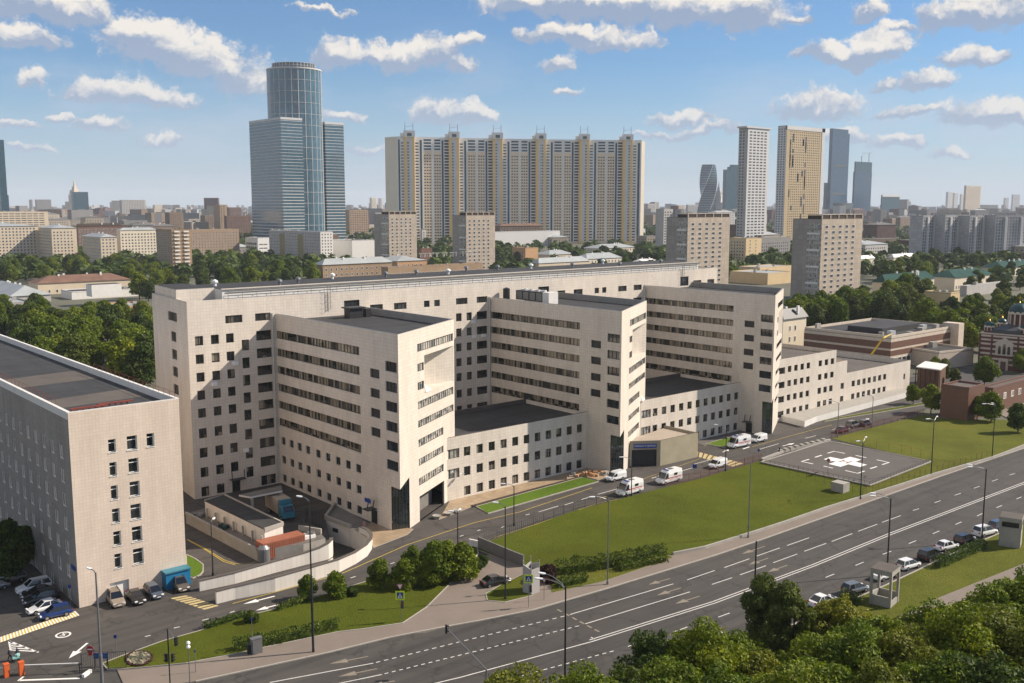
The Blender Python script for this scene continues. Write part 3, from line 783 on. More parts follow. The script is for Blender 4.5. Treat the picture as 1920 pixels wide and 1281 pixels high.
def arrow(mb, tail, head, w=.22):
    a, b = at(*tail), at(*head); a.z = b.z = 0; e = (b - a).normalized(); n = Vector((-e.y, e.x, 0)); ln = (b - a).length; k = b - e * min(2.4, ln * .45)
    mb.strip([a, k], w, ZM); z = Vector((0, 0, ZM)); mb.face([k - n * .55 + z, b + z, k + n * .55 + z][::1])
for a, b in (((690, 1231), (618, 1245)), ((707, 1254), (634, 1269)), ((1256, 1085), (1216, 1096.5)), ((1277, 1102.5), (1232, 1116.5)), ((1312, 1118), (1266, 1132.5)), ((1434, 1024.5), (1391, 1039)), ((1440, 1047), (1404, 1059)), ((1476, 1060), (1440, 1073)), ((740, 1277), (700, 1286))): arrow(TP, a, b)
arrow(WP, (515, 1118), (456, 1133), .3); arrow(WP, (525, 1133), (480, 1145), .3)
arrow(WP, (164, 1206), (129, 1235), .3)
for a, b in (((1405, 838), (1393, 842)),): seg(WP, a, b, .4)
arrow(WP, (1467, 836.5), (1490, 831), .25); arrow(WP, (1355, 848), (1367, 843), .25); arrow(WP, (1222, 897), (1246, 890), .2)
arrow(WP, (1620, 787.5), (1630, 785), .25)
for a, b in (((271.6, 1194), (282, 1191.6)), ((326, 1178), (337, 1175.5)), ((379, 1163.5), (391, 1160.5)), ((431, 1149), (440, 1146)), ((657, 1084), (667, 1081)), ((732, 1057.5), (740, 1055)), ((831, 1018.7), (837.5, 1016)), ((862, 1006), (869, 1004)), ((895, 995.5), (901, 993.5)), ((940, 989.5), (946, 987)), ((986, 966), (993, 964)), ((1010, 960), (1047, 949)), ((1059, 947), (1075, 942)), ((1090, 937), (1106, 932)), ((1121, 927), (1157, 917)),
             ((1245, 893), (1300, 877)), ((1300, 871), (1340, 860)), ((1420, 844), (1460, 832)), ((1510, 822), (1530, 817)), ((1560, 806), (1580, 801)), ((1600, 795), (1618, 791))): seg(WP, a, b, .15)
YP.strip(P2([(436, 1132), (540, 1104), (640, 1076), (765, 1021), (890, 980), (975, 960), (1110, 915)]), .14, ZM)
YP.strip(P2([(1120, 938), (1213, 895.5), (1313, 860)]), .1, ZM)
YP.strip(P2([(915, 1012), (1000, 985), (1120, 944), (1160, 936)]), .1, ZM)
YP.strip(P2([(1410, 838), (1480, 818), (1560, 797)]), .12, ZM)
for pl in ([(350, 1011), (380, 1026), (420, 1050), (440, 1057), (470, 1056), (486, 1052)], [(352, 1013), (382, 1029), (419, 1053), (441, 1059.5)]): YP.strip(P2(pl), .12, ZM)
def zebra(q, n, a, b=None, duty=.5):
    """stripes across a quad of pixels, running from side q0-q1 to side q3-q2"""
    A, B, C_, D_ = [at(*p) for p in q]
    for k in range(n):
        for mb, t0, t1 in ((a, k / n, (k + duty) / n), (b, (k + duty) / n, (k + 1) / n)):
            if mb is None: continue
            p = [A.lerp(D_, t0), B.lerp(C_, t0), B.lerp(C_, t1), A.lerp(D_, t1)]
            mb.face([(v.x, v.y, ZM) for v in p])
zebra([(319.5, 1122), (349, 1116.5), (412.7, 1137), (386, 1144.5)], 8, FY, None, .68)
zebra([(1303, 855), (1303, 846), (1397, 870), (1377, 876)], 10, FY, None, .7)
zebra([(-20, 1212), (-20, 1202), (141, 1146), (149, 1154)], 29, YP, WP, .5)
zebra([(797, 1187), (870, 1165), (920, 1147), (750, 1190)], 9, TP, None, .45)
for t in range(5):
    a, b = (17 + 4 * t * .2, 1203 + 4 * t), (24 + 12 * t, 1204.5 + 4.4 * t); seg(WP, a, b, .22)
seg(WP, (17, 1202), (72, 1223.5), .22); seg(WP, (17, 1202), (20, 1219), .22)
seg(WP, (34, 1277), (44, 1269), .25); seg(WP, (36, 1276), (150, 1272), .35)
c = at(118.5, 1190.5)
for r0, r1, mb in ((.72, .95, WP),):
    for k in range(24):
        t0, t1 = 2 * pi * k / 24, 2 * pi * (k + 1) / 24
        mb.face([(c.x + r * cos(t), c.y + r * sin(t), ZM) for r, t in ((r0, t0), (r1, t0), (r1, t1), (r0, t1))])
def structs(n, mb, mat):
    return struct(n, mb, mat)
structs('road_markings', RP, 'road_paint'); structs('yard_markings', WP, 'white_paint'); structs('yellow_markings', YP, 'yellow_paint'); structs('worn_markings', TP, 'tan_paint'); structs('crosswalk', FY, 'faded_yellow')
ex_ = (at(140, 1190.5) - at(100, 1190.5)); ex_.z = 0
tm = text_mesh('5', 1.5, (c.x, c.y, ZM), ex_, Vector((-ex_.y, ex_.x, 0)), 'white_paint', None, 'speed_marking', .004); tag(tm, kind='structure')

# ================================================================ HOSPITAL
H = thing('hospital_building', 'long beige tiled hospital with three tall angled wings, low front blocks and ribbon windows', 'hospital', (0, 0, 0))
ROWS = [30.4, 27.0, 23.65, 20.3, 16.95, 13.2, 9.5, 5.8, 2.1]
def z4(x, y): return (640 + x / 4.571, 540 + y / 4.571)
def zu(x, y): return (440 + x / 4, 370 + y / 4)
def zv(x, y): return (900 + x / 4, 370 + y / 4)
def hole_v(a, b, v, off_=0):
    A, B = on_v(*a, v), on_v(*b, v); return (A.x - off_, B.x - off_, B.z, A.z)
U0 = .5
hs = []
for i, z in enumerate(ROWS):
    hh = 1.75 if i < 5 else 1.85
    for u in (1.8, 4.85, 7.8):
        if not (i == 8 and u == 7.8): hs.append((u - U0, u + 1.55 - U0, z - hh, z))
    hs.append((13.9 - U0, 17.05 - U0, z - hh - .1, z))
    zz = z - 1.45
    if i < 8: hs.append((10.9 - U0, 12.4 - U0, zz - 2.05, zz))
hs += [(7.8 - U0, 11.2 - U0, 32.3, 33.75), (13.8 - U0, 17.0 - U0, 32.3, 33.75)]
door = (7.9 - U0, 9.6 - U0, -.1, 2.15)
dark = [hole_v(zu(820, 773), zu(938, 866), 0, U0), hole_v(zv(437, 668), zv(518, 712), 0, U0), hole_v(zv(1503, 597), zv(1563, 655), 0, U0)]
dark = [(a, b, 32.5, 35.0) for a, b, c_, d_ in dark]
tw = [hole_v(p, q, 0, U0) for p, q in ((zu(1015, 803), zu(1113, 838)), (zu(1195, 795), zu(1290, 830)), (zu(1420, 780), zu(1463, 813)), (zu(1497, 778), zu(1540, 810)), (zu(1660, 765), zu(1747, 797)), (zu(1815, 752), zu(1895, 785)),
       (zv(580, 705), zv(640, 730)), (zv(703, 693), zv(770, 720)), (zv(860, 683), zv(893, 712)), (zv(917, 680), zv(948, 707)), (zv(1037, 667), zv(1100, 697)), (zv(1153, 662), zv(1213, 688)), (zv(1600, 628), zv(1660, 650)), (zv(1705, 617), zv(1757, 640)))]
tw = [(a, b, 32.35, 33.75) for a, b, c_, d_ in tw]
b2 = []
for (xa, xb) in ((985, 1033), (1075, 1120), (1162, 1252)):
    a = on_v(*z4(xa, 480), 0).x; b = on_v(*z4(xb, 480), 0).x
    for i, z in enumerate(ROWS[:7]): b2.append((a - U0, b - U0, z - 1.8, z))
for i, z in enumerate(ROWS[:6]):
    b2.append((119.5 - U0, 122.8 - U0, z - 1.8, z)); b2.append((115.8 - U0, 117.4 - U0, z - 1.8, z))
mb = MB()
mb.facade((U0, 0), (154, 0), -.6, 36.8, hs + tw + b2 + dark + [door], .28)
lw = [(22.1 - 11.9, 22.1 - 6.2, 32.5, 34.2)] + [(22.1 - 10.4, 22.1 - 7.2, z - 1.9, z) for z in (30.5, 27.1, 23.8, 20.4)] + [(22.1 - 10.4, 22.1 - 7.2, .4, 2.2)]
mb.facade((2.7, 22), (U0, 0), -.6, 36.8, lw, .28)
mb.facade((154, 0), (154, 22), -.6, 36.8); mb.facade((154, 22), (2.7, 22), -.6, 36.8)
# stepped roof storey
mb.face([(U0 + .05, .05, 35.6), (153.9, .05, 35.6), (153.9, 21.9, 35.6), (2.7, 21.9, 35.6)], 1)
ring = [(U0 + .3, .22), (153.75, .22), (153.75, 21.75), (2.95, 21.75), (U0 + .3, .22)]
mb.wall(ring, .36, 35.6, 36.83, 0)
block = mb.build('main_block', ['tile', 'roof_bitumen'], H)
up = MB(); up.prism([(9.0, 3.6), (150, 3.6), (150, 18.5), (9.0, 18.5)], 35.6, 38.3, 0, 1); up.prism([(U0 + 1.0, 7.0), (8.99, 7.0), (8.99, 21.4), (U0 + 2.6, 21.4)], 35.6, 38.5, 2, 1)
up.box((8.8, 3.3, 38.32), (150.3, 3.75, 38.5), 2); up.build('roof_storey', ['white_coat', 'roof_bitumen', 'tile'], H)
rv = random.Random(12)
for k in range(14):
    vm = MB(); x_, y_ = 12 + k * 9.6 + rv.uniform(-3, 3), rv.uniform(5, 17); vm.lathe((x_, y_, 38.3), [(.28, 0), (.28, .7), (.6, .75), (.5, 1.1), (0, 1.35)], 10); vm.build('roof_vent', 'lamp_white' if k % 3 == 0 else 'metal_grey', H)
rail = MB()
for k in range(0, 48): rail.tube((10 + k * 2.95, 3.2, 35.6), (10 + k * 2.95, 3.2, 37.7), .04, n=5)
for z in (37.2, 37.7): rail.tube((10, 3.2, z), (150, 3.2, z), .04, n=5)
rail.tube((10, 3.35, 38.0), (150, 3.35, 38.0), .09, n=6); rail.build('roof_railing', 'concrete_dark', H)
fit_windows(block, (U0, 0), (154, 0), hs, d=.28)
fit_windows(block, (U0, 0), (154, 0), tw + b2, d=.28, glass='glass_plain')
for q in fit_windows(block, (U0, 0), (154, 0), dark, d=.28, glass='metal_dark', name='roof_door'): pass
fit_windows(block, (U0, 0), (154, 0), [door], d=.28, glass='glass_plain', name='door')
fit_windows(block, (2.7, 22), (U0, 0), lw, d=.28)
for (u, z0) in ((29.7, 30), (139, 30)):                                # service ladders on the facade
    la = MB()
    for s in (-.35, .35): la.tube((u + s, -.25, 33.4), (u + s, -.25, 38.2), .045, n=5)
    for k in range(14): la.tube((u - .35, -.25, 33.6 + k * .34), (u + .35, -.25, 33.6 + k * .34), .03, n=4)
    for k in range(5):
        for a in range(5): la.tube((u + .6 * cos(a * pi / 5 + pi), -.3 - .6 * abs(sin(a * pi / 5)), 34 + k), (u + .6 * cos((a + 1) * pi / 5 + pi), -.3 - .6 * abs(sin((a + 1) * pi / 5)), 34 + k), .03, n=4)
    la.build('ladder', 'metal_grey', H)
cn = MB(); cn.box((7.4, -1.4, 2.5), (10.2, -.01, 2.62)); cn.tube((7.5, -1.1, 2.6), (7.5, -.9, 4.3), .09); cn.tube((10.0, -1.1, 2.6), (10.0, -.9, 4.3), .09); cn.build('door_canopy', 'metal_dark', H)
for u, z in ((66.0, 27.9), (66.2, 24.6), (68.9, 24.6), (4.6, 20.9), (10.4, 7.4), (8.9, 24.4)):
    ac = MB(); ac.box((u, -.45, z), (u + .95, -.02, z + .65)); ac.tube((u + .48, -.47, z + .33), (u + .48, -.45, z + .33), .24, n=10); ac.build('air_conditioner', 'lamp_white', block)
for u in (17.25, 71.2, 123.7):
    dp = MB(); dp.tube((u, -.18, 1), (u, -.18, 33.6), .16, n=8); dp.build('drainpipe', 'metal_light', H)

def wing(u0, vF, uR, vR, first_low):
    A = Vector((u0, vF)); B = Vector((uR, vR)); e = (B - A).normalized(); n = Vector((e.y, -e.x)); Lg = (B - A).length
    T = 33.4; mb = MB(); hl = []; rib = []
    for i in range(6):
        z = 30.2 - i * 3.42; rib.append((.12, -(vF + 11.7), z - 1.5, z))
    A_ = [(33.1, 35.9)]; sh = -(vF + 41.5)
    ca = [(33.1 + sh, 35.9 + sh, z - 1.55, z) for z in (26.95, 23.6, 20.2, 16.9)]
    cb = [(37.7 + sh, 41.05 + sh, z - 1.7, z) for z in (28.75, 25.4, 22.1, 18.75, 15.45, 12.2)]
    mb.facade((u0, 0), (u0, vF), 8.2, T, rib + ca + cb, .3)
    gr = []
    if first_low:
        for s in (.85, 4.1, 7.2, 10.4, 14.2, 17.7, 21.2, 24.6, 28.0):
            for z in (9.45, 5.7, 2.0): gr.append((s, s + 1.6, z - 1.5, z))
    up_ = [h for h in gr if h[3] > 8.2]; lo = [h for h in gr if h[3] < 8.2]
    if first_low:                                       # the top row of small windows crosses the change of plane
        mb2 = mb; mb.f = mb.f; mb.v = []; mb.f = []; mb.m = []
        mb.facade((u0, 0), (u0, vF), 7.7, T, rib + ca + cb + up_, .3)
        mb.facade((u0, 0), (u0, vF + 2.6), -.6, 7.7, lo, .3)
    else: mb.facade((u0, 0), (u0, vF + 2.6), -.6, 8.2, (), .3)
    # the angled end wall
    s0 = 3.6
    pl = A.to_3d(); n3 = Vector((n.x, n.y, 0))
    row = [(30.9, 29.5), (27.5, 26.1), (24.3, 22.9), (21.0, 19.6), (17.7, 16.4), (14.4, 13.0), (11.0, 9.7), (7.6, 6.2)]
    ws = []
    for i, (zb, za) in enumerate(row):
        if i in (1, 2): ws.append((7.4, 10.0, za, zb))
        elif i > 4: ws.append((7.4, 18.2, za, zb))
        else: ws.append((7.4, Lg - .5, za, zb))
    niche = (10.2, Lg - .25, 21.9, 28.6)
    rec = (7.6, 18.4, 0, 4.4) if first_low else None
    hl = [h for h in ws if h[3] > 9] + [niche]
    mb.facade(A, B, 8.9, T, hl, .3)
    mb.facade(A + e * s0, B, -.6, 8.9, [(a - s0, b - s0, c_, d_) for a, b, c_, d_ in [ws[7]] + ([rec] if rec else [])], .3)
    mb.face([(*(A), 8.2 if not first_low else 7.7), (*(A + e * s0), 8.9), (*A, 8.9)], 0)
    # niche back wall, standing parallel to the long facade
    q0 = A + e * niche[0]; q1 = A + e * niche[1]; z0_, z1_ = niche[2] + .012, niche[3] - .012; bk = Vector((q0.x, q1.y))
    mb.face([(*bk, z0_), (*q1, z0_), (*q1, z1_), (*bk, z1_)], 0); mb.face([(*q0, z0_), (*bk, z0_), (*bk, z1_), (*q0, z1_)][::-1], 0)
    mb.face([(*q0, z0_), (*q1, z0_), (*bk, z0_)], 0); mb.face([(*q0, z1_), (*bk, z1_), (*q1, z1_)], 0)
    if rec:
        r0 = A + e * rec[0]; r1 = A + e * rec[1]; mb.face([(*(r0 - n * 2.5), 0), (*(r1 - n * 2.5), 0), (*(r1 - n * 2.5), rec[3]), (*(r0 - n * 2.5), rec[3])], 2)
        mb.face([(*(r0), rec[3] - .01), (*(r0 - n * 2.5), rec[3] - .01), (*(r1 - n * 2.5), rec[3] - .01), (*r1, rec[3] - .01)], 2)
    rw = [(2, 26, 30.2 - i * 3.42 - 1.5, 30.2 - i * 3.42) for i in range(6)]
    mb.facade(B, (uR, 0), 0, T, rw, .3)
    # soffit of the overhang, returns and roof
    c1 = Vector((u0, vF + 2.6)); c2 = A + e * s0
    zb = 7.7 if first_low else 8.2
    mb.face([(*A, zb), (*c1, zb), (*(c1 + Vector((3, 2))), zb), (*c2, 8.9)], 0)
    mb.face([(*c2, -.6), (*c2, 8.9), (*(c2 - n * 2.5), 8.9), (*(c2 - n * 2.5), -.6)], 0)
    mb.face([(u0, 0, 32.1), (u0, vF, 32.1), (uR, vR, 32.1), (uR, 0, 32.1)], 1)
    wob = mb.build('wing', ['tile', 'roof_bitumen', 'concrete_dark'], H)
    pr = MB(); ring = [(u0 + .25, -.05), (u0 + .25, vF + .35), (uR - .25, vR + .2), (uR - .25, -.05)]
    pr.wall(ring, .4, 32.1, T + .04, 0, 1); pr.build('parapet', ['concrete', 'metal_grey'], wob)
    for z in (0,): pass
    fit_windows(wob, (u0, 0), (u0, vF), rib, d=.3, glass='glass_ribbon', name='ribbon_window', cols=28, fw=.055)
    fit_windows(wob, (u0, 0), (u0, vF), ca, d=.3, glass='metal_dark', name='louvre', cols=1)
    fit_windows(wob, (u0, 0), (u0, vF), cb, d=.3, glass='glass_plain', cols=3)
    if gr: fit_windows(wob, (u0, 0), (u0, vF), gr, d=.3, glass='glass_plain', cols=1)
    fit_windows(wob, A, B, ws, d=.3, glass='glass_pale', name='ribbon_window')
    fit_windows(wob, B, (uR, 0), rw, d=.3, glass='glass_ribbon', name='ribbon_window', cols=20)
    gl = MB(); g0 = c1 + Vector((.25, .02)); g1 = c2 - n * .12 - e * .02; ge = (g1 - g0).normalized(); gn = Vector((ge.y, -ge.x)); gl_L = (g1 - g0).length
    gl.face([(*g0, -.5), (*g1, -.5), (*g1, 8.6), (*g0, 8.6)], 0)
    for k in range(6): p_ = g0 + ge * gl_L * k / 5; gl.tube((p_.x, p_.y, -.5), (p_.x, p_.y, 8.5), .06, n=4, m=1)
    for k in range(6): gl.tube((*(g0 + gn * .02), 1.2 + k * 1.3), (*(g1 + gn * .02), 1.2 + k * 1.3), .05, n=4, m=1)
    gl.build('glass_hall', ['glass_hall', 'metal_dark'], wob)
    pil = MB(); pil.lathe((u0 + .35, vF + 4.2, 0), [(.3, -.5), (.36, 0), (.36, zb)], 12); pil.build('pillar', 'tile', wob)
    sk = MB(); zs = 22.0 if first_low else 11.9; m_ = A + e * (12.5 if first_low else 20.5) - n * (.75 if first_low else 0); pk = m_ - n * .2
    for k in range(4):
        a = m_ - e * 1.2 + e * k * .6; sk.face([(*(a + n * .6), zs), (*(a + e * .6 + n * .6), zs), (*(pk), zs + 1.1)], 0)
    sk.face([(*(m_ - e * 1.2 - n * .2), zs), (*(m_ - e * 1.2 + n * .6), zs), (*pk, zs + 1.1)], 0); sk.face([(*(m_ + e * 1.2 + n * .6), zs), (*(m_ + e * 1.2 - n * .2), zs), (*pk, zs + 1.1)], 0)
    sk.build('skylight', 'white_coat', wob)
    return wob
W1 = wing(18.0, -41.5, 38.4, -29.7, True)
W2 = wing(71.6, -40.6, 92.6, -28.4, False)
W3 = wing(124.2, -39.8, 143.5, -28.9, False)
def dcanopy(p, name='entrance_canopy'):
    m = MB(); m.box((p[0] - 1.9, p[1] - .9, 2.7), (p[0], p[1] + .9, 2.82)); m.tube((p[0] - .9, p[1] - .8, 2.8), (p[0] - .5, p[1] - .8, 4.4), .1); m.tube((p[0] - .9, p[1] + .8, 2.8), (p[0] - .5, p[1] + .8, 4.4), .1); return m
dcanopy((18, -33.6)).build('door_canopy', 'metal_dark', W1)
m = MB(); m.box((17.9, -34.5, -.1), (18.05, -32.8, 2.4)); m.build('door', 'metal_dark', W1)
m = MB(); m.box((16.4, -34.9, 4.1), (16.5, -33.1, 4.8)); m.build('house_sign', 'sign_blue', W1)
dcanopy((124.2, -33.6)).build('door_canopy', 'metal_dark', W3)
m = MB(); m.box((124.1, -34.5, -.1), (124.25, -32.8, 2.4)); m.build('door', 'metal_dark', W3)
# roof plant
m = MB(); m.box((30.6, -6.4, 32.1), (33.6, -4.4, 34.0)); m.box((30.2, -6.8, 34.0), (34.0, -4.0, 34.25)); m.box((34.4, -6.4, 32.1), (35.6, -5.2, 33.8)); m.build('ventilation_box', 'metal_dark', W1)
ch = MB()
ch.box((76.5, -12.2, 32.9), (79.1, -3.2, 35.0), 0); 
for k in range(4): ch.box((76.45, -11.9 + k * 2.2, 33.1), (76.5, -10.1 + k * 2.2, 34.8), 1)
ch.box((76.4, -14.3, 32.5), (79.2, -12.25, 35.1), 2)
for k in range(4): ch.lathe((77.8, -11 + k * 2.1, 35.0), [(.8, 0), (.8, .35), (.55, .35), (.55, .1)], 12, 2)
ch.build('chiller', ['metal_dark', 'metal_grey', 'white_coat'], W2)
st = MB(); st.lathe((75.2, -1.4, 32.1), [(.8, 0), (.8, 3.2), (.0, 3.5)], 12); st.build('flue', 'metal_dark', W2)

def low_block(u0, u1, v, z1, ur0, cols, name='low_block', court=-12.0, tall=None):
    mb = MB(); hs = []
    for u in cols:
        for z in (9.65, 5.9, 2.15): hs.append((u - u0, u + 1.55 - u0, z - 1.75, z))
    wide = [(.3, 3.4, z - 1.8, z) for z in (9.7, 5.95)]
    mb.facade((u0, v), (u1, v), -.6, z1, hs + wide, .28)
    mb.face([(u0, v, z1 - 1.1), (u1, v, z1 - 1.1), (u1, court, z1 - 1.1), (ur0, court, z1 - 1.1), (ur0, v + 3, z1 - 1.1)], 1)
    mb.facade((u1, court), (ur0, court), -.6, z1 - .3)
    o = mb.build(name, ['tile', 'roof_bitumen'], H)
    pr = MB(); pr.wall([(u0, v + .22), (u1, v + .22)], .38, z1 - 1.1, z1 + .03, 0, 1); pr.build('parapet', ['tile', 'roof_brown'], o); pr = MB(); pr.wall([(u1, court), (ur0, court)], .5, z1 - 1.1, z1 - .2, 1, 1)
    pr.build('parapet', ['tile', 'roof_brown'], o)
    fit_windows(o, (u0, v), (u1, v), hs, d=.28, sill=False); fit_windows(o, (u0, v), (u1, v), wide, d=.28, glass='glass_pale')
    return o
CL = [39.05, 42.05, 45.0, 47.95, 50.9, 53.85, 56.75, 59.65, 62.55, 65.45, 68.35]
LB1 = low_block(34.6, 71.6, -31.6, 11.9, 38.4, CL)
LB2 = low_block(88.4, 124.2, -30.9, 11.9, 92.6, [u + 53.4 for u in CL])
for u, v in ((37.6, -34.3),):
    dh = MB(); dh.lathe((37.9, -32.6, 4.9), [(.1, -.1), (.45, .1)], 12); dh.build('satellite_dish', 'metal_light', LB1)
# third low block: tall part with a step, then a long low part
mb = MB(); v3 = -31.2; ha = []
for u in (143.2, 146.0, 148.8, 151.6): ha += [(u, u + 1.55, z - 1.6, z) for z in (13.85, 10.2, 6.5, 2.85)]
for u in (157.1, 160.0, 162.9): ha += [(u, u + 1.6, z - 1.6, z) for z in (13.85, 10.2)]
for k in range(13): u = 157.1 + k * 2.78; ha += [(u, u + 1.65, z - 1.65, z) for z in (6.55, 2.95)]
ha += [(139.1, 142.0, z - 1.65, z) for z in (13.75, 10.1, 6.4, 2.6)] + [(202, 203, 3.7, 5.4)]
o0 = 138.6
def sub(hs, a, b, za, zb): return [(h[0] - a, h[1] - a, h[2], h[3]) for h in hs if h[0] >= a - .01 and h[1] <= b + .01 and h[2] >= za - .01 and h[3] <= zb + .01]
mb.facade((o0, v3), (165.5, v3), -.8, 15.9, sub(ha, o0, 165.5, -1, 16), .28)
mb.facade((165.5, v3), (171.1, v3), -.8, 12.5, sub(ha, 165.5, 171.1, -1, 12.5), .28)
mb.facade((171.1, v3), (205.7, v3), -.8, 9.05, sub(ha, 171.1, 205.7, -1, 9), .28)
mb.facade((165.5, v3), (165.5, 10), 11, 15.9); mb.facade((171.1, v3), (171.1, -20), 7, 12.5); mb.facade((205.7, v3), (205.7, 8), -.8, 9.05)
mb.face([(o0, v3, 14.9), (165.4, v3, 14.9), (165.4, 9.9, 14.9), (o0, 9.9, 14.9)], 1)
mb.face([(165.5, v3, 11.7), (171, v3, 11.7), (171, -20, 11.7), (165.5, -20, 11.7)], 2)
mb.face([(171.1, v3, 7.6), (205.6, v3, 7.6), (205.6, 8, 7.6), (171.1, 8, 7.6)], 1)
mb.face([(171.1, -20, 7.62), (171.1, 8, 8.0), (190, 8, 8.0), (190, -20, 7.62)], 2)
LB3 = mb.build('low_block', ['tile', 'roof_brown', 'roof_beige'], H)
pr = MB(); pr.wall([(o0, v3 + .22), (165.3, v3 + .22), (165.3, 9.8)], .38, 14.9, 15.93, 0, 1); pr.wall([(165.6, v3 + .22), (170.9, v3 + .22), (170.9, -20)], .38, 11.7, 12.53, 0, 1)
pr.wall([(171.3, v3 + .22), (205.5, v3 + .22), (205.5, 8)], .38, 7.6, 9.08, 0, 1); pr.wall([(171.3, -20), (190, -20), (190, 8)], .35, 7.6, 8.7, 1, 1); pr.build('parapet', ['tile', 'roof_brown'], LB3)
fit_windows(LB3, (o0, v3), (205.7, v3), [(h[0] - o0, h[1] - o0, h[2], h[3]) for h in ha], d=.28)
rp = MB(); P = [Vector((140.5, -40.2)), Vector((146.5, -36.4)), Vector((160, -34.6)), Vector((200, -33.6))]
rp.prism([(147, -37.6), (199, -36.0), (199, v3 - .02), (141, v3 - .02), (139.5, -39.0)], -.3, 1.5, 0, 1); rp.build('ramp', ['white_coat', 'concrete'], H)
# emergency canopy
eb = thing('ambulance_canopy', 'low sand coloured drive-in canopy building with blue sign by second wing', 'canopy', (88, -37, 0))
c0, c1 = Vector((84.3, -40.3)), Vector((96.2, -40.6)); c2 = Vector((96.4, -31.2)); c3 = Vector((78.8, -36.6))
m = MB(); zt = 5.4
m.facade(c0, c1, -.2, zt); m.facade(c1, c2, -.2, zt)
m.facade(c3, c0, -.2, zt, [(.5, (c0 - c3).length - .7, -.1, 3.6)], .6, 0)
m.face([(*c3, zt - .5), (*c0, zt - .5), (*c1, zt - .5), (*c2, zt - .5), (81, -34, zt - .5)], 1)
e_ = (c0 - c3).normalized(); q_ = Vector((-e_.y, e_.x)); d0, d1 = c3 + q_ * .62 + e_ * .4, c0 + q_ * .62 - e_ * .5
m.build('wall', ['sand_wall', 'roof_beige'], eb)
pr = MB(); pr.wall([c3 + Vector((.3, .1)), c0 + Vector((.1, .25)), c1 + Vector((-.25, .25)), c2 + Vector((-.25, 0))], .4, zt - .5, zt + .03, 0, 1); pr.build('parapet', ['sand_wall', 'roof_brown'], eb)
m = MB(); m.face([(*d0, -.1), (*d1, -.1), (*d1, 3.6), (*d0, 3.6)], 0)
m2 = m.build('gate_opening', 'metal_dark', eb)
sg = MB(); mid = (c3 + c0) / 2; sp = [mid - e_ * 2.45, mid + e_ * 2.45]; on = Vector((e_.y, -e_.x))
sg.prism([sp[0] + on * .02, sp[1] + on * .02, sp[1] + on * .12, sp[0] + on * .12], 3.95, 4.85); sgo = sg.build('sign_board', 'sign_blue', eb)
tm = text_mesh('ПРИЕМНОЕ ОТДЕЛЕНИЕ', .5, (*(mid + on * .13), 4.4), (e_.x, e_.y, 0), (0, 0, 1), 'white_paint', eb, 'lettering', .02, 4.5)
# ================================================================ LEFT BUILDING
LBu0, LBu1, LBv, LBz = -32.3, -17.25, -38.3, 26.9
X = thing('tiled_office_block', 'pinkish tiled seven storey block with flat black roof beside the parking yard', 'building', (-25, -38, 0))
def zl(x, y): return (x / 4, 620 + y / 4)
def zb(x, y): return (x / 3.756, 940 + y / 3.756)
hs = []
for a, b in ((zl(810, 825), zl(873, 915)), (zl(820, 998), zl(880, 1093)), (zl(830, 1172), zl(888, 1268)), (zb(788, 62), zb(848, 152)), (zb(797, 222), zb(857, 312)), (zb(805, 380), zb(862, 470)),
             (zl(950, 800), zl(1032, 895)), (zl(962, 970), zl(1043, 1065)), (zl(972, 1143), zl(1052, 1240)), (zb(918, 32), zb(998, 125)), (zb(928, 190), zb(1005, 280)), (zb(936, 345), zb(1015, 438)), (zl(1098, 780), zl(1160, 872))):
    h = hole_v(a, b, LBv, LBu0); hs.append((h[0], h[1], h[2] + .12, h[3] + .1))
gd = hole_v(zb(772, 575), zb(915, 690), LBv, LBu0); gd = (gd[0], gd[1], -.1, gd[3] - .1)
m = MB(); m.facade((LBu0, LBv), (LBu1, LBv), -.4, LBz, hs + [gd], .38, 0, 1)
side = []
for r in range(7):
    z = 21.9 - r * 3.35
    for k in range(26):
        s = 104.0 - 3.0 - k * 3.9 - (.0 if k else 0)
        if s < 2: continue
        side.append((s - 1.75, s, z - 1.9, z))
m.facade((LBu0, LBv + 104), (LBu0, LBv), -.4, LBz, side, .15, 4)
m.facade((LBu1, LBv), (LBu1, LBv + 104), -.4, LBz); m.facade((LBu1, LBv + 104), (LBu0, LBv + 104), -.4, LBz)
m.face([(LBu0, LBv, LBz - .9), (LBu1, LBv, LBz - .9), (LBu1, LBv + 104, LBz - .9), (LBu0, LBv + 104, LBz - .9)], 2)
for (a, b) in ((5.5, 13), (26, 36)):
    m.prism([(LBu0 + .5, LBv + a + 3), (LBu1 - .5, LBv + a + 4.5), (LBu1 - .5, LBv + b + 5), (LBu0 + .5, LBv + b + 2.5)], LBz - .9, LBz - .885, 3, 3)
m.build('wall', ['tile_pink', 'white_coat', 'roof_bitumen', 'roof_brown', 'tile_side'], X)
pr = MB(); pr.wall([(LBu0 + .16, LBv + 104), (LBu0 + .16, LBv + .16), (LBu1 - .16, LBv + .16), (LBu1 - .16, LBv + 104)], .46, LBz - .9, LBz + .12, 0); pr.build('parapet', 'white_coat', X)
for h in hs: fit_windows(X, (LBu0, LBv), (LBu1, LBv), [h], glass='glass_plain', frame='white_paint', d=.38, fw=.1, transom=True, cols=2 if h[1] - h[0] > 2.0 else 1, sill=True)
fit_windows(X, (LBu0, LBv), (LBu1, LBv), [gd], glass='white_coat', frame='metal_light', d=.38, name='garage_door', cols=1)
side.sort(key=lambda h: -h[1] + (22 - h[3]) * .3)
fit_windows(X, (LBu0, LBv + 104), (LBu0, LBv), side[:85], glass='glass_pale', frame='white_coat', d=.15, fw=.13, cols=2)
mm = MB(); p_ = Vector((LBu0, LBv + 104)); e2 = Vector((0, -1)); n2 = Vector((-1, 0))
for h in side[85:]: win_mesh(mm, p_, e2, n2, h, .15, .13, 2)
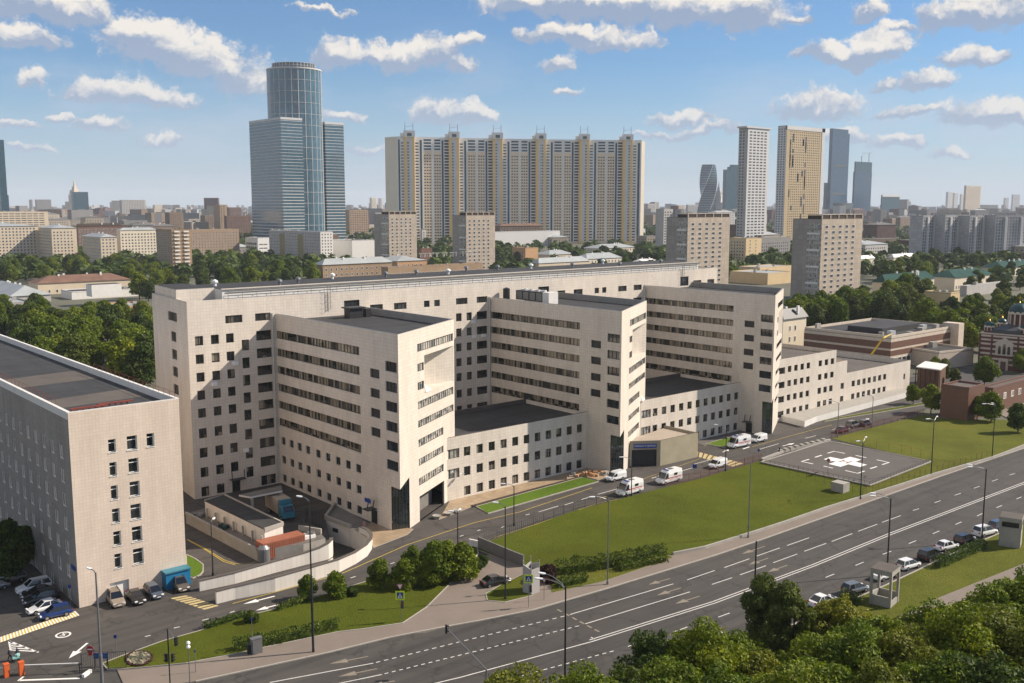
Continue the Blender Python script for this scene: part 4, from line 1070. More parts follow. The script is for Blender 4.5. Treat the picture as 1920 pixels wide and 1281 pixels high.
tag(mm.build('window', ['glass_pale', 'white_coat'], X), kind='stuff')
rl = MB()
for k in range(18):
    y = LBv + .6 + k * 2; rl.tube((LBu1 - .3, y, LBz), (LBu1 - .3, y, LBz + .9), .03, n=4); rl.tube((LBu0 + .5, y + 6, LBz), (LBu0 + .5, y + 6, LBz + .9), .03, n=4)
for uu, a in ((LBu1 - .3, 0), (LBu0 + .5, 6)): rl.tube((uu, LBv + .6 + a, LBz + .9), (uu, LBv + 34.6 + a, LBz + .9), .03, n=4)
rl.build('roof_railing', 'rust_red', X)
rk = MB()
for a, b in ((.8, 5.5), (4.6, 9.5)):
    rk.box((LBu0 + a, LBv + 1.0 + a * .25, LBz + .1), (LBu0 + b, LBv + 1.5 + a * .25, LBz + .28), 0)
    for k in range(6): rk.box((LBu0 + a + k * .8, LBv + 1.1 + a * .25, LBz - .9), (LBu0 + a + .12 + k * .8, LBv + 1.4 + a * .25, LBz + .1), 0)
rk.build('banner_frame', 'rust_red', X)
m = MB(); q0 = on_v(*zb(1140, 500), LBv - .05); m.box((q0.x, LBv - 1.5, -.1), (LBu1 - .05, LBv - .02, 2.35), 0); m.box((q0.x - .12, LBv - 1.7, 2.35), (LBu1, LBv - .02, 2.55), 1); m.build('entrance_porch', ['blue_paint', 'truck_blue'], X)
m = MB(); m.box((LBu0 - .1, LBv + .6, 5.0), (LBu0 - .03, LBv + 2.2, 5.6)); m.build('house_sign', 'sign_blue', X)
# ================================================================ SERVICE YARD
def zc(x, y): return (340 + x / 5.333, 880 + y / 5.333)
def A_(x, y, z=0.0): return at(*zc(x, y), z)
t = thing('service_terrace', 'raised grey concrete deck with stained retaining wall behind the tiled block', 'terrace', (0, -20, 0))
ZT = 1.7
dk = [A_(45, 445, ZT), A_(250, 385, ZT), A_(860, 690, ZT), A_(1175, 612, ZT), A_(1400, 650, ZT), A_(1440, 690, ZT), A_(1220, 750, ZT), A_(760, 812, ZT)]
m = MB(); m.prism([(p.x, p.y) for p in dk], -.2, ZT, 0, 1); m.build('deck', ['concrete', 'pavers_grey'], t)
m = MB(); m.wall([(p.x, p.y) for p in (dk[0], dk[7])], .3, ZT, ZT + .35); m.wall([(p.x, p.y) for p in (dk[3], dk[4])], .3, ZT, ZT + .9); m.build('parapet', 'concrete', t)
t = thing('service_shed', 'long low shed with dark flat roof and white end wall in the courtyard', 'shed', (0, -15, 0))
ZS = 4.3
rf = [A_(235, 308, ZS), A_(430, 250, ZS), A_(1015, 530, ZS), A_(830, 592, ZS)]
m = MB(); m.prism([(p.x, p.y) for p in rf], 0, ZS - .25, 0, 1); m.build('wall', ['panel_white', 'roof_bitumen'], t)
m = MB(); m.prism([(p.x, p.y) for p in rf], ZS - .24, ZS - .1, 0); m.build('roof', 'roof_bitumen', t)
m = MB(); m.wall([(p.x, p.y) for p in (rf[0], rf[1], rf[2], rf[3])], .3, ZS - .6, ZS + .05); m.build('parapet', 'concrete', t)
m = MB()
for k in range(7):
    m = MB(); p = rf[3].lerp(rf[0], k / 6.5); d = (rf[3] - rf[2]).normalized(); m.box((p.x + d.x * .5 - .15, p.y + d.y * .5 - .15, 0), (p.x + d.x * .5 + .15, p.y + d.y * .5 + .15, 3.3)); m.build('buttress', 'concrete', t)
t = thing('loading_canopy', 'flat grey canopy slab over the loading bay in the hospital corner', 'canopy', (12, -2, 0))
cp = [A_(575, 255, 4.2), A_(1000, 160, 4.2), A_(1010, 212, 4.2), A_(690, 275, 4.2)]
m = MB(); m.prism([(p.x, p.y) for p in cp], 3.9, 4.2, 0, 1); m.build('roof', ['white_coat', 'concrete_dark'], t)
m = MB()
for f in (.05, .95): m = MB(); p = cp[3].lerp(cp[2], f); m.box((p.x - .2, p.y - .2, 0), (p.x + .2, p.y + .2, 3.9)); m.build('post', 'concrete', t)
def ribbon_wall(name, label, base, tops, w=.45, mats=('panel_white', 'roof_brown')):
    P = [at(*b) for b in base]; zs = [max(.9, top_z(p, ty)) for p, ty in zip(P, tops)]
    t = MB(); t.wall([(p.x, p.y) for p in P], w, -.2, zs, 0, 0)
    o = t.build(name, list(mats), origin=(P[0].x, P[0].y, 0)); tag(o, label, 'wall')
    c = MB(); Q = [(p.x - P[0].x, p.y - P[0].y) for p in P]
    for i in range(len(Q) - 1):
        a, b = Vector(Q[i]), Vector(Q[i + 1]); d = (b - a).normalized(); n = Vector((-d.y, d.x)) * (w / 2 + .07)
        za, zb_ = zs[i] + .004, zs[i + 1] + .004
        v = [(*(a - n), za), (*(b - n), zb_), (*(b + n), zb_), (*(a + n), za)]; u = [(x, y, z + .1) for x, y, z in v]
        c.face(u); c.face([v[0], v[1], u[1], u[0]]); c.face([v[2], v[3], u[3], u[2]]); c.face([v[1], v[2], u[2], u[1]]); c.face([v[3], v[0], u[0], u[3]])
    c.build('coping', mats[1], o)
    return o
ribbon_wall('ramp_wall', 'inner curved white panel wall in front of the red container', [(374, 1108), (440, 1094), (520, 1072), (570, 1059), (600, 1052), (615, 1048), (621, 1044), (622, 1036)], [1089, 1074, 1051, 1037, 1027, 1019, 1013, 1009])
ribbon_wall('ramp_wall', 'outer white panel wall curving round the ramp beside the inner road', [(405, 1132), (440, 1123), (515, 1108.7), (590, 1087.5), (635, 1072.5), (665, 1057), (686, 1043), (695, 1029), (696, 1017), (690, 1006), (675, 998)], [1109, 1100, 1083, 1062, 1049, 1036, 1022, 1011, 1002, 994, 987])
t = thing('paved_terrace', 'grey paved terrace strip between first wing and curved ramp', 'terrace', (5, -45, 0))
rc = [A_(1440, 492, .2), A_(1540, 355, .2), A_(1890, 545, .2), A_(1830, 600, .2), A_(1700, 588, .2)]
m = MB(); m.prism([(p.x, p.y) for p in rc], -.2, .2, 0, 1); m.build('deck', ['panel_white', 'concrete_dark'], t)
m = MB(); m.wall([(p.x, p.y) for p in (rc[1], rc[0], rc[4])], .45, .1, .75); m.build('parapet', 'concrete', t)
p_ = Vector(HOLE[2]).lerp(Vector(HOLE[3]), .38); d = (Vector(HOLE[3]) - Vector(HOLE[2])).normalized()
m = MB(); m.obox(p_, d, 1.4, .1, -1.6, -.9); m.build('wall_vent', 'metal_dark', t)
t = thing('shipping_container', 'orange red steel container standing behind the inner curved wall', 'container', (0, -40, 0))
b0, b1 = A_(880, 925, 0), A_(1225, 838, 0); d = (b1 - b0).normalized(); n = Vector((-d.y, d.x, 0)); c = (b0 + b1) / 2 + n * 1.9; ln = 7.2
m = MB(); m.obox(c.xy, d.xy, ln, 2.5, .15, 2.75)
for k in range(24):
    s = -ln / 2 + .15 + k * (ln - .3) / 23
    m.obox((c + d * s - n * 1.27).xy, d.xy, .15, .05, .3, 2.6); m.obox((c + d * s + n * 1.27).xy, d.xy, .15, .05, .3, 2.6)
m.build('body', 'container_red', t); c_cont = c.copy(); d_cont = d.copy(); n_cont = n.copy()
m = MB()
for s in (-.62, .62): m.obox((c + d * (ln / 2 + .03) + n * s).xy, d.xy, .05, 1.1, .25, 2.65)
m.build('door', 'container_red', t)
t = thing('white_storage_box', 'small white box with round fan beside the red container', 'box', (8, -38, 0))
c = A_(1290, 800, 0) + n_cont * .9; m = MB(); m.obox(c.xy, d_cont.xy, 2.2, 1.6, 0, 2.2); m.build('body', 'white_coat', t)
m = MB(); q = c + d_cont * .7; m.tube((q.x, q.y, 2.2), (q.x, q.y, 2.5), .6, n=14); m.build('fan', 'metal_grey', t)
m = MB(); q = A_(845, 925, 0) + n_cont * .6; m.lathe((0, 0, 0), [(.95, 0), (.95, 2.0), (.5, 2.5), (.0, 2.6)], 16); tag(m.build('water_tank', 'metal_grey', origin=(q.x, q.y, 0), local=True), 'grey round tank at the end of the red container', 'tank')
m = MB()
for k, (x, y) in enumerate(((420, 580), (450, 590), (400, 575), (435, 600))): q = A_(x, y, ZT); m.obox(q.xy, (1, .3 * k), .9, .6, ZT, ZT + .4 + .1 * k)
tag(m.build('tarpaulin_heap', 'verdigris', origin=(A_(430, 585, ZT).x, A_(430, 585, ZT).y, ZT)), 'crumpled green tarpaulin heap on the concrete deck', 'tarpaulin')
m = MB()
for k, (x, y) in enumerate(((160, 455), (200, 460), (190, 480))): q = A_(x, y, ZT); m.obox(q.xy, (1, .4 * k), 1.2, .8, ZT, ZT + .35 + .12 * k)
tag(m.build('rubble_heap', 'metal_grey', origin=(A_(180, 465, ZT).x, A_(180, 465, ZT).y, ZT)), 'small grey heap of sheets near the wall end of the deck', 'heap')
# gate of bars beside the truck yard
t = thing('bar_gate', 'dark steel bar gate between truck yard and ramp cover', 'gate', (12, -32, 0))
g0, g1 = A_(1240, 530, 0), A_(1430, 600, 0); m = MB()
for k in range(14): p = g0.lerp(g1, k / 13); m.tube((p.x, p.y, 0), (p.x, p.y, 2.6), .05, n=5)
for z in (.3, 2.5): m.tube((g0.x, g0.y, z), (g1.x, g1.y, z), .05, n=5)
m.build('bars', 'metal_dark', t)
# ================================================================ HELIPAD
t = thing('helipad', 'raised grey helipad with large white cross and red letter by the road', 'helipad', (116, -64, 0))
ZH = .4
hp = [at(*p, ZH) for p in ((1427, 866.5), (1631, 910), (1746, 865.5), (1555, 828), (1540, 831))]
m = MB(); m.prism([(p.x, p.y) for p in hp], -.3, ZH, 1, 0); m.build('deck', ['asphalt_pad', 'concrete_dark'], t)
m = MB(); m.wall([(p.x, p.y) for p in hp + hp[:1]], .28, ZH - .12, ZH + .1); m.build('edge', 'concrete', t)
def zh(x, y): return (1440 + x / 6, 800 + y / 6)
def hz(x, y): q = at(*zh(x, y), ZH); return (q.x, q.y, ZH + .012)
m = MB()
cr = [(625, 368), (700, 342), (830, 368), (925, 340), (1050, 372), (985, 396), (1115, 430), (1035, 455), (905, 425), (815, 453), (680, 420), (765, 395)]
m.face([hz(*p) for p in cr][::-1]); m.build('cross_marking', 'white_paint', t)
m = MB()
for pl in ([(672, 300), (745, 278), (865, 302)], [(530, 346), (605, 322)], [(462, 368), (378, 394), (508, 420)], [(985, 324), (1105, 350)], [(1225, 374), (1362, 404), (1285, 428)], [(1150, 473), (1225, 450)], [(870, 494), (1010, 526), (1085, 500)], [(625, 444), (730, 468)]):
    m = MB(); m.strip([hz(*p)[:2] for p in pl], .38, ZH + .012); m.build('edge_marking', 'white_paint', t)
a = Vector(hz(800, 405)); b = Vector(hz(940, 388)); e1 = (Vector(hz(925, 340)) - Vector(hz(765, 395))); e1.z = 0
cc = (Vector(hz(905, 425)) + Vector(hz(830, 368))) / 2
text_mesh('H', 3.6, (cc.x, cc.y, ZH + .02), (e1.y, -e1.x, 0), e1, 'rust_red', t, 'letter', .006, 1.9)
m = MB()
for p, q, n in ((hp[0], hp[1], 22), (hp[1], hp[2], 22)):
    for k in range(n + 1): s = p.lerp(q, k / n); m.tube((s.x, s.y, ZH), (s.x, s.y, ZH + .7), .03, n=4)
    m.tube((p.x, p.y, ZH + .7), (q.x, q.y, ZH + .7), .03, n=4)
m.build('railing', 'metal_dark', t)
m = MB(); q = at(1575, 922); m.obox(q.xy, (1, 0), 2.2, 2.6, -.1, 1.9); tag(m.build('concrete_bunker', 'concrete', origin=(q.x, q.y, 0)), 'grey concrete block under the helipad edge on the lawn', 'block')
t = thing('windsock', 'drooping red and white windsock on pole at the helipad edge', 'windsock', at(1552, 889, ZH)); q = at(1552, 889, ZH)
m = MB(); m.tube(q, q + Vector((0, 0, 3.0)), .05); m.build('pole', 'metal_grey', t)
for k, mt in enumerate(('sign_red', 'white_paint', 'sign_red', 'white_paint', 'sign_red')):
    e = Vector((.75, .25, -.28)); m = MB(); m.tube(q + Vector((0, 0, 2.9)) + e * (k * .55), q + Vector((0, 0, 2.9)) + e * (k * .55 + .54), .34 - k * .035, .34 - (k + 1) * .035, 10, cap=False); m.build('sleeve', mt, t)
# ================================================================ FENCES AND LOW WALLS
def rail_fence(name, label, pts, h, step, mat, rails=(.95, .5), mesh=0, r=.035):
    P = [at(*p) if len(p) == 2 else Vector(p) for p in pts]
    t = thing(name, label, 'fence', P[0]); mr = MB(); 
    for i in range(len(P) - 1):
        a, b = P[i], P[i + 1]; n = max(1, round((b - a).length / step))
        for k in range(n + (i == len(P) - 2)):
            s = a.lerp(b, k / n); m = MB(); m.tube((s.x, s.y, 0), (s.x, s.y, h), r, n=5); m.build('post', mat, t)
        for f in rails: mr.tube((a.x, a.y, h * f), (b.x, b.y, h * f), r * .55, n=4)
        if mesh:
            d = (b - a); k = int(d.length / mesh)
            for j in range(k): s = a.lerp(b, j / k); mr.tube((s.x, s.y, .1), (s.x, s.y, h * .95), .012, n=3, cap=False)
    mr.build('rails', mat, t); return t
rail_fence('mesh_fence', 'thin dark mesh fence between inner road and the big lawn', [(908, 1018), (1000, 985), (1075, 958), (1180, 931)], 1.5, 3.0, 'metal_dark', (.97, .6, .2), .5)
rail_fence('mesh_fence', 'red rusty mesh fence beside the parked ambulances', [(1246, 914), (1313, 898), (1363, 883), (1427, 864)], 1.7, 3.0, 'rust_red', (.97, .66, .35, .1), .22)
rail_fence('mesh_fence', 'red rusty mesh fence behind the helipad beside dark parked cars', [(1558, 822), (1644, 800), (1732, 778)], 1.7, 3.0, 'rust_red', (.97, .66, .35, .1), .22)
rail_fence('post_fence', 'rusty post fence round the near corner of the helipad', [(1480, 890), (1545, 906), (1612, 934), (1670, 917), (1745, 893), (1800, 876), (1850, 861)], 1.9, 2.2, 'rust_red', (.97,), 0, .03)
rail_fence('post_fence', 'rusty post fence on the grass beyond the helipad', [(1620, 838), (1690, 850), (1745, 862)], 1.8, 2.6, 'rust_red', (.97,), 0, .03)
def wall_px(name, label, pts, h, w=.3, mat='concrete', z0=-.1):
    P = [at(*p) for p in pts]; m = MB(); m.wall([(p.x, p.y) for p in P], w, z0, h); return tag(m.build(name, mat, origin=(P[0].x, P[0].y, 0)), label, 'wall')
wall_px('low_wall', 'long low pale concrete wall between big lawn and pavement', [(1262, 1042), (1322, 1030), (1420, 999.5), (1472, 982.5), (1545, 957), (1613, 936), (1680, 915), (1745, 894), (1800, 878), (1860, 861), (1990, 812)], .55)
wall_px('retaining_wall', 'low block wall with planters between helipad and inner road', [(1428, 864), (1470, 848), (1520, 836), (1556, 827)], .5, .5)
wall_px('retaining_wall', 'dark concrete slab wall between side street and big lawn', [(897, 1028), (925, 1040), (955, 1053), (982, 1064)], 1.9, .25, 'concrete_dark')
wall_px('retaining_wall', 'short white slab wall at the top of the side street', [(880, 1024), (898, 1028)], 1.2, .3, 'white_coat')
for k, (x, y) in enumerate(((819, 972), (840, 966.5), (857, 961))):
    p = at(x, y); m = MB(); m.lathe((0, 0, 0), [(.55, 0), (.8, .55), (.7, .55), (.55, .45), (0, .5)], 12)
    tag(m.build('flower_planter', 'concrete', origin=p, local=True), ('pale bowl planter nearest the glass entrance of the first wing', 'middle one of three pale bowl planters on the yard kerb', 'pale bowl planter beside the steps at the front walkway')[k], 'planter', 'bowl planters by the front walkway')
for k, (x, y) in enumerate(((1472, 817), (1481, 819.5), (1490, 822), (1500, 825), (1511, 828), (1520, 829.5))):
    pass
for k in range(7):
    x, y = 1470 + k * 7.3, 788 + k * 1.45; p = at(x, y); m = MB(); m.lathe((0, 0, 0), [(.35, 0), (.5, .7), (.0, .75)], 10); tag(m.build('bollard', 'white_coat', origin=p, local=True), 'stubby white bollard in the row before the ramp of the third block', 'bollard', 'white bollards before the ramp')
for k in range(9):
    x, y = 1462 + k * 10.2, 849 - k * 2.55; p = at(x, y + 1); m = MB(); m.box((-.45, -.35, 0), (.45, .35, .75)); m.box((-.5, -.4, .75), (.5, .4, .85)); tag(m.build('concrete_planter', 'concrete', origin=p, local=True), 'square concrete planter in the row along the helipad road edge', 'planter', 'square planters beside the helipad')
# ================================================================ LAMPS
def lamp_post(base, h, label, arms=(), dark=True, r=.11, name='street_lamp', double=False, thick=None):
    t = thing(name, label, 'street lamp', (base[0], base[1], 0)); m = MB(); b = Vector((base[0], base[1], 0)); mat = 'metal_dark' if dark else 'metal_grey'
    if thick: m.tube(b, b + Vector((0, 0, thick)), r * 1.5, r * 1.5, 10); m.tube(b + Vector((0, 0, thick)), b + Vector((0, 0, h)), r, r * .7, 10)
    else: m.tube(b, b + Vector((0, 0, h)), r, r * .65, 10)
    m.tube(b, b + Vector((0, 0, .5)), r * 1.7, r * 1.7, 10); m.build('pole', mat, t)
    for (dx, dy, rise) in arms:
        d = Vector((dx, dy, 0)); ln = d.length; e = d / ln; p = b + Vector((0, 0, h)); m = MB(); prev = p - Vector((0, 0, .4))
        for k in range(1, 6):
            s = k / 5; q = p + d * s + Vector((0, 0, rise * sin(s * pi / 2))); m.tube(prev, q, .05, n=6, cap=False); prev = q
        a = m.build('arm', 'metal_grey', t)
        m = MB(); sd = Vector((-e.y, e.x, 0))
        pr_ = [(-.1, .05), (.05, .15), (.45, .17), (.8, .08)]
        for (s0, w0), (s1, w1) in zip(pr_, pr_[1:]):
            for zt, zb2 in ((.12, -.06),):
                A0, A1 = prev + e * s0, prev + e * s1; up_ = Vector((0, 0, zt)); dn = Vector((0, 0, zb2))
                q = [A0 - sd * w0, A1 - sd * w1, A1 + sd * w1, A0 + sd * w0]
                m.face([v + up_ * .5 for v in q]); m.face([v + dn for v in q[::-1]])
                m.face([q[0] + dn, q[1] + dn, q[1] + up_ * .5, q[0] + up_ * .5]); m.face([q[2] + dn, q[3] + dn, q[3] + up_ * .5, q[2] + up_ * .5])
        m.build('lamp_head', 'lamp_white', a)
    return t
def lp(x, y, yt, label, arms=(), **kw):
    b = at(x, y); return lamp_post(b, top_z(b, yt), label, arms, **kw)
AW = (0, -2.2, .5); AN = (0, 2.0, .5)
lp(192, 1290, 1072, 'tall grey lamp post beside the barrier and blue gate sign', [(-.2, .9, .2)], dark=False, r=.13, thick=4)
lp(587.5, 1224, 938, 'very tall lamp post on the pavement before the first lawn', [(-.4, 1.0, .3)], r=.10, thick=9, dark=True)
lp(1139, 1097, 938, 'tall grey lamp post on the pavement behind the clipped hedges', [(-2.0, .9, .7)], dark=False)
lp(858.7, 1060, 962, 'dark lamp post among the bushes at the side street', [(-.5, .4, .3), (.5, .3, .3)])
lp(963.7, 986, 911, 'dark lamp post standing on the inner road before the flower lawn', [(-1.0, 1.1, .3)])
lp(947.5, 1125, 950, 'lamp post on the grass island next to the dark saloon', [(-.6, .8, .5)])
lp(1059, 1318, 1100, 'tall dark lamp post with twin white heads near the bottom edge', [(-.9, 2.3, 1.0), (-1.6, 2.0, .7)], r=.13)
lp(1402.8, 1009, 865, 'plain grey pole with small sign at the low wall', [], dark=False, name='utility_pole')
lp(1412, 1196, 1014, 'dark pole rising out of the poplar beside the road', [], r=.14, name='utility_pole')
lp(1613, 936.6, 830, 'lamp post with two arms at the near helipad corner', [(1.9, .6, .6), (-1.1, .2, .5)])
lp(1745.5, 893.6, 790, 'lamp post with two arms at the far helipad corner', [(2.0, .5, .6), (-1.5, .4, .7)])
lp(1860, 860, 760, 'lamp post with long arms beside the brick building lawn', [(-2.2, 1.2, .5), (.4, .6, .3)])
lp(1663, 1078, 934, 'dark lamp post with twin heads above the open concrete booth', [(-1.2, 1.8, .6), (-1.8, 1.5, .4)], r=.13)
lp(1840.5, 1016, 879, 'dark lamp post with twin heads beside the closed concrete booth', [(-1.2, 1.8, .6), (-1.8, 1.5, .4)], r=.13)
lp(1360, 884, 803, 'lamp post in front of the white van on the yellow crossing', [(-.6, 1.8, .5)])
lp(1183.7, 931.6, 862, 'lamp post in front of the ambulance nearest the first low block', [(-1.2, 1.0, .5)])
lp(1570, 822, 756, 'lamp post at the start of the red fence by dark cars', [(-.6, 1.4, .4)], dark=False)
lp(1634.5, 801.6, 744, 'lamp post midway along the red fence by dark cars', [(-.6, 1.4, .4), (.6, .4, .3)], dark=False)
lp(399.5, 1080, 979, 'thin lamp post at the corner of the raised concrete deck', [(.6, .6, .2)])
lp(357, 1300, 1213, 'short lamp post with stacked white globes beside the traffic lights', [], dark=False, r=.06, name='street_lamp')
gp = at(357, 1300); m = MB(); hh = top_z(gp, 1213)
for z in (0, .45): m.lathe((gp.x, gp.y, hh + z), [(0, -.22), (.2, -.1), (.24, .05), (.15, .2), (0, .25)], 10)
m.build('lamp_head', 'lamp_white', [o for o in COL.objects if o.get('label', '').startswith('short lamp post with stacked')][0])
# ---------------------------------------------------------------- signals and signs
def signal_head(parent, p, e, m=None):
    """three lens traffic light facing e"""
    mb = MB(); e = Vector((e[0], e[1], 0)).normalized(); s = Vector((-e.y, e.x, 0))
    mb.obox((p - e * .1).xy, e.xy, .22, .34, p.z - .5, p.z + .5)
    o = mb.build('signal_head', 'metal_dark', parent)
    for k, mt in ((.32, 'lamp_red'), (0, 'rust_red'), (-.32, 'verdigris')):
        l = MB(); c = p + e * .012 + Vector((0, 0, k)); l.tube(c, c + e * .03, .12, n=10); l.build('lens', mt, o)
        v = MB(); 
        for j in range(6):
            a0, a1 = pi * j / 6, pi * (j + 1) / 6
            q = [c + s * cos(a) * .14 + Vector((0, 0, sin(a) * .14)) for a in (a0, a1)]
            v.face([q[0], q[1], q[1] + e * .2, q[0] + e * .2])
        v.build('visor', 'metal_dark', o)
    return o
b = at(319, 1284); h = top_z(b, 1178); t = thing('traffic_light', 'traffic light post with three black signal heads beside the lawn', 'traffic light', b)
m = MB(); m.tube(b, b + Vector((0, 0, h)), .08, n=8); m.build('pole', 'metal_dark', t)
for (x, y), dr in (((331, 1203), (.3, -1)), ((310, 1234), (-1, -.2)), ((325, 1233), (.7, -.6))):
    q = on_plane(x, y, b, Vector((-fh.x, -fh.y, 0))); signal_head(t, q, dr)
m = MB(); q = on_plane(331, 1200, b, Vector((-fh.x, -fh.y, 0))); m.tube(b + Vector((0, 0, h)), q, .03, n=5); m.tube(b + Vector((0, 0, h - 1)), q, .03, n=5); m.build('bracket', 'metal_grey', t)
b = at(912, 1300); t = thing('traffic_light', 'black signal head on a long arm over the near lanes', 'traffic light', b); hz_ = top_z(b, 1255); q = on_plane(838, 1178, b + Vector((0, 6, 0)), Vector((-fh.x, -fh.y, 0)))
m = MB(); m.tube(b, b + Vector((0, 0, hz_)), .1, n=8); m.tube(b + Vector((0, 0, hz_)), q, .07, .05, n=8); m.build('mast', 'metal_grey', t); signal_head(t, q + Vector((0, 0, -.1)), (.8, -.5))
def sign_post(b, h, label, plates, light=False, cat='road sign', name='road_sign', r=.04):
    t = thing(name, label, cat, b); m = MB(); m.tube(b, b + Vector((0, 0, h)), r, n=6); m.build('post', 'metal_grey', t)
    e = Vector((-fh.x, -fh.y, 0)) if not isinstance(light, tuple) else Vector((*light, 0)).normalized(); s = Vector((e.y, -e.x, 0)) * -1
    for kind, z, sz in plates:
        c = b + Vector((0, 0, z)) + e * .07; m = MB()
        if kind == 'crossing':
            m.obox(c.xy, s.xy, sz * 1.25, .03, z - sz * .62, z + sz * .62, 0); o = m.build('sign_plate', 'sign_lime', t)
            k = MB(); k.obox((c + e * .025).xy, s.xy, sz * .86, .02, z - sz * .43, z + sz * .43); k.build('panel', 'sign_blue', o)
            w = MB(); cc = c + e * .045; U_ = Vector((0, 0, 1))
            w.face([cc - s * sz * .36 - U_ * sz * .34, cc + s * sz * .36 - U_ * sz * .34, cc + U_ * sz * .36]); w.build('triangle', 'white_paint', o)
            k = MB(); ck = c + e * .055
            k.tube(ck + U_ * sz * .12, ck + U_ * sz * .12 + e * .01, sz * .055, n=8)
            for p0, p1 in (((0, .06), (.0, -.1)), ((0, -.1), (-.1, -.28)), ((0, -.1), (.1, -.28)), ((0, .03), (-.1, -.06)), ((0, .03), (.1, -.05))):
                A0 = ck + s * p0[0] * sz + U_ * p0[1] * sz; A1 = ck + s * p1[0] * sz + U_ * p1[1] * sz; k.tube(A0, A1, sz * .028, n=5)
            k.build('symbol', 'metal_dark', o)
        elif kind == 'yield':
            U_ = Vector((0, 0, 1)); m.face([c - s * sz * .6 + U_ * sz * .5, c - U_ * sz * .55, c + s * sz * .6 + U_ * sz * .5]); o = m.build('sign_plate', 'sign_red', t)
            k = MB(); k.face([c + e * .02 - s * sz * .42 + U_ * sz * .4, c + e * .02 - U_ * sz * .36, c + e * .02 + s * sz * .42 + U_ * sz * .4]); k.build('panel', 'white_paint', o)
        elif kind == 'noentry':
            m.tube(c, c + e * .03, sz * .5, n=18); o = m.build('sign_plate', 'sign_red', t); k = MB(); k.obox((c + e * .045).xy, s.xy, sz * .72, .02, z - sz * .09, z + sz * .09); k.build('bar', 'white_paint', o)
        elif kind == 'blue': m.obox(c.xy, s.xy, sz, .03, z - sz * .6, z + sz * .6); m.build('sign_plate', 'sign_blue', t)
        elif kind == 'round_blue':
            m.tube(c, c + e * .03, sz * .5, n=16); m.build('sign_plate', 'sign_blue', t)
        elif kind == 'parking':
            m.obox(c.xy, s.xy, sz, .03, z - sz * .5, z + sz * .5); o = m.build('sign_plate', 'sign_blue', t); text_mesh('P', sz * .9, c + e * .03, s, (0, 0, 1), 'white_paint', o)
        elif kind == 'red': m.obox(c.xy, s.xy, sz * .6, .06, z - sz * .6, z + sz * .6); m.build('sign_plate', 'sign_red', t)
        elif kind == 'light': signal_head(t, c + Vector((0, 0, 0)) + s * .28, e.xy)
    return t
def sp(x, y, yt, label, plates, **kw):
    b = at(x, y); h = top_z(b, yt); return sign_post(b, h, label, [(k, (z if z > 0 else h + z), s) for k, z, s in plates], **kw)
sp(751, 1167, 1094, 'pedestrian crossing sign with yield triangle and signal on the lawn corner', [('crossing', -1.6, .95), ('yield', -.45, .8), ('light', -2.9, 1)])
sp(991, 1140, 1076, 'pedestrian crossing sign before the tall grey advertising booth', [('crossing', -.7, .95), ('light', -2.1, 1)])
sp(1020, 1126, 1083, 'small faded sign between the booth and the clipped hedge', [('yield', -.4, .7)])
sp(171, 1245, 1210, 'round red no entry sign at the barrier gate', [('noentry', -.45, .85), ('red', 1.6, .8)])
sp(218, 1224, 1188, 'thin post with small blue sign on the lawn kerb', [('blue', -.35, .36)])
sp(133, 1137, 1094, 'blue sign on a post at the corner of the tiled block', [('blue', -.4, .42)])
sp(1302, 889, 871, 'blue parking sign beside the ambulance with the red fence', [('parking', -.35, .85)])
sp(1422, 857, 841, 'round blue sign on a post near the white van before the third wing', [('round_blue', -.35, .6)])
sp(367, 1262, 1216, 'slim grey post on the pavement beside the globe lamp', [('blue', -.3, .2)], name='signpost')
sp(1434, 860, 834, 'bare grey post at the end of the ambulance fence', [('blue', -.2, .15)], name='signpost')
sp(474, 1227, 1158, 'bare tall post beside the grey cabinet at the hedge', [('blue', -.2, .2)], name='signpost')
sp(1402, 1009, 985, 'white arrow board low on the pavement pole', [('blue', -.3, .2)], name='signpost')
# blue gate sign
t = thing('gate_sign', 'wide blue sign board on the black fence by the barrier', 'sign', at(190, 1249)); b = at(190, 1249); s = Vector((RT.x, RT.y, 0)).normalized()
m = MB(); m.obox(b.xy, s.xy, 1.7, .06, .95, 1.6); o = m.build('board', 'sign_blue', t); m = MB(); m.obox(b.xy, s.xy, 1.5, .08, 1.15, 1.4); m.build('panel', 'blue_paint', o)
for k in (-.7, .7): m = MB(); p = b + s * k; m.tube((p.x, p.y, 0), (p.x, p.y, .95), .05, n=6); m.build('post', 'metal_dark', t)
rail_fence('bar_fence', 'black bar fence at the gate corner beside the flower bed', [(154, 1262), (178, 1254), (203, 1257), (237, 1255)], 2.3, 3.4, 'metal_dark', (.97, .1), .22, .05)
for k, (x, y, lab) in enumerate(((13, 1269, 'orange barrier post at the very corner of the yard entrance'), (41, 1265, 'orange barrier post with long white boom across the entrance'))):
    p = at(x, y); t = thing('parking_barrier', lab, 'barrier', p); m = MB(); m.box((p.x - .28, p.y - .28, 0), (p.x + .28, p.y + .28, 1.5)); m.box((p.x - .3, p.y - .3, 1.5), (p.x + .3, p.y + .3, 1.62)); m.build('cabinet', 'orange_paint', t)
    m = MB(); q = at(148, 1261) if k else at(-30, 1274); m.tube((p.x, p.y, 1.15), (q.x, q.y, 1.15), .07, n=6); m.build('boom', 'white_paint', t)
p = at(150, 1263); m = MB(); m.tube((0, 0, 0), (0, 0, 1.1), .07, n=6); m.box((-.15, -.15, 1.1), (.15, .15, 1.25)); tag(m.build('boom_rest', 'metal_dark', origin=p, local=True), 'dark fork post holding the end of the white boom', 'post')
p = at(163, 1266); m = MB(); m.obox((0, 0), (.8, .6), 1.4, .35, 0, .4); tag(m.build('concrete_barrier', 'white_paint', origin=p, local=True), 'white concrete block at the gate corner', 'block')
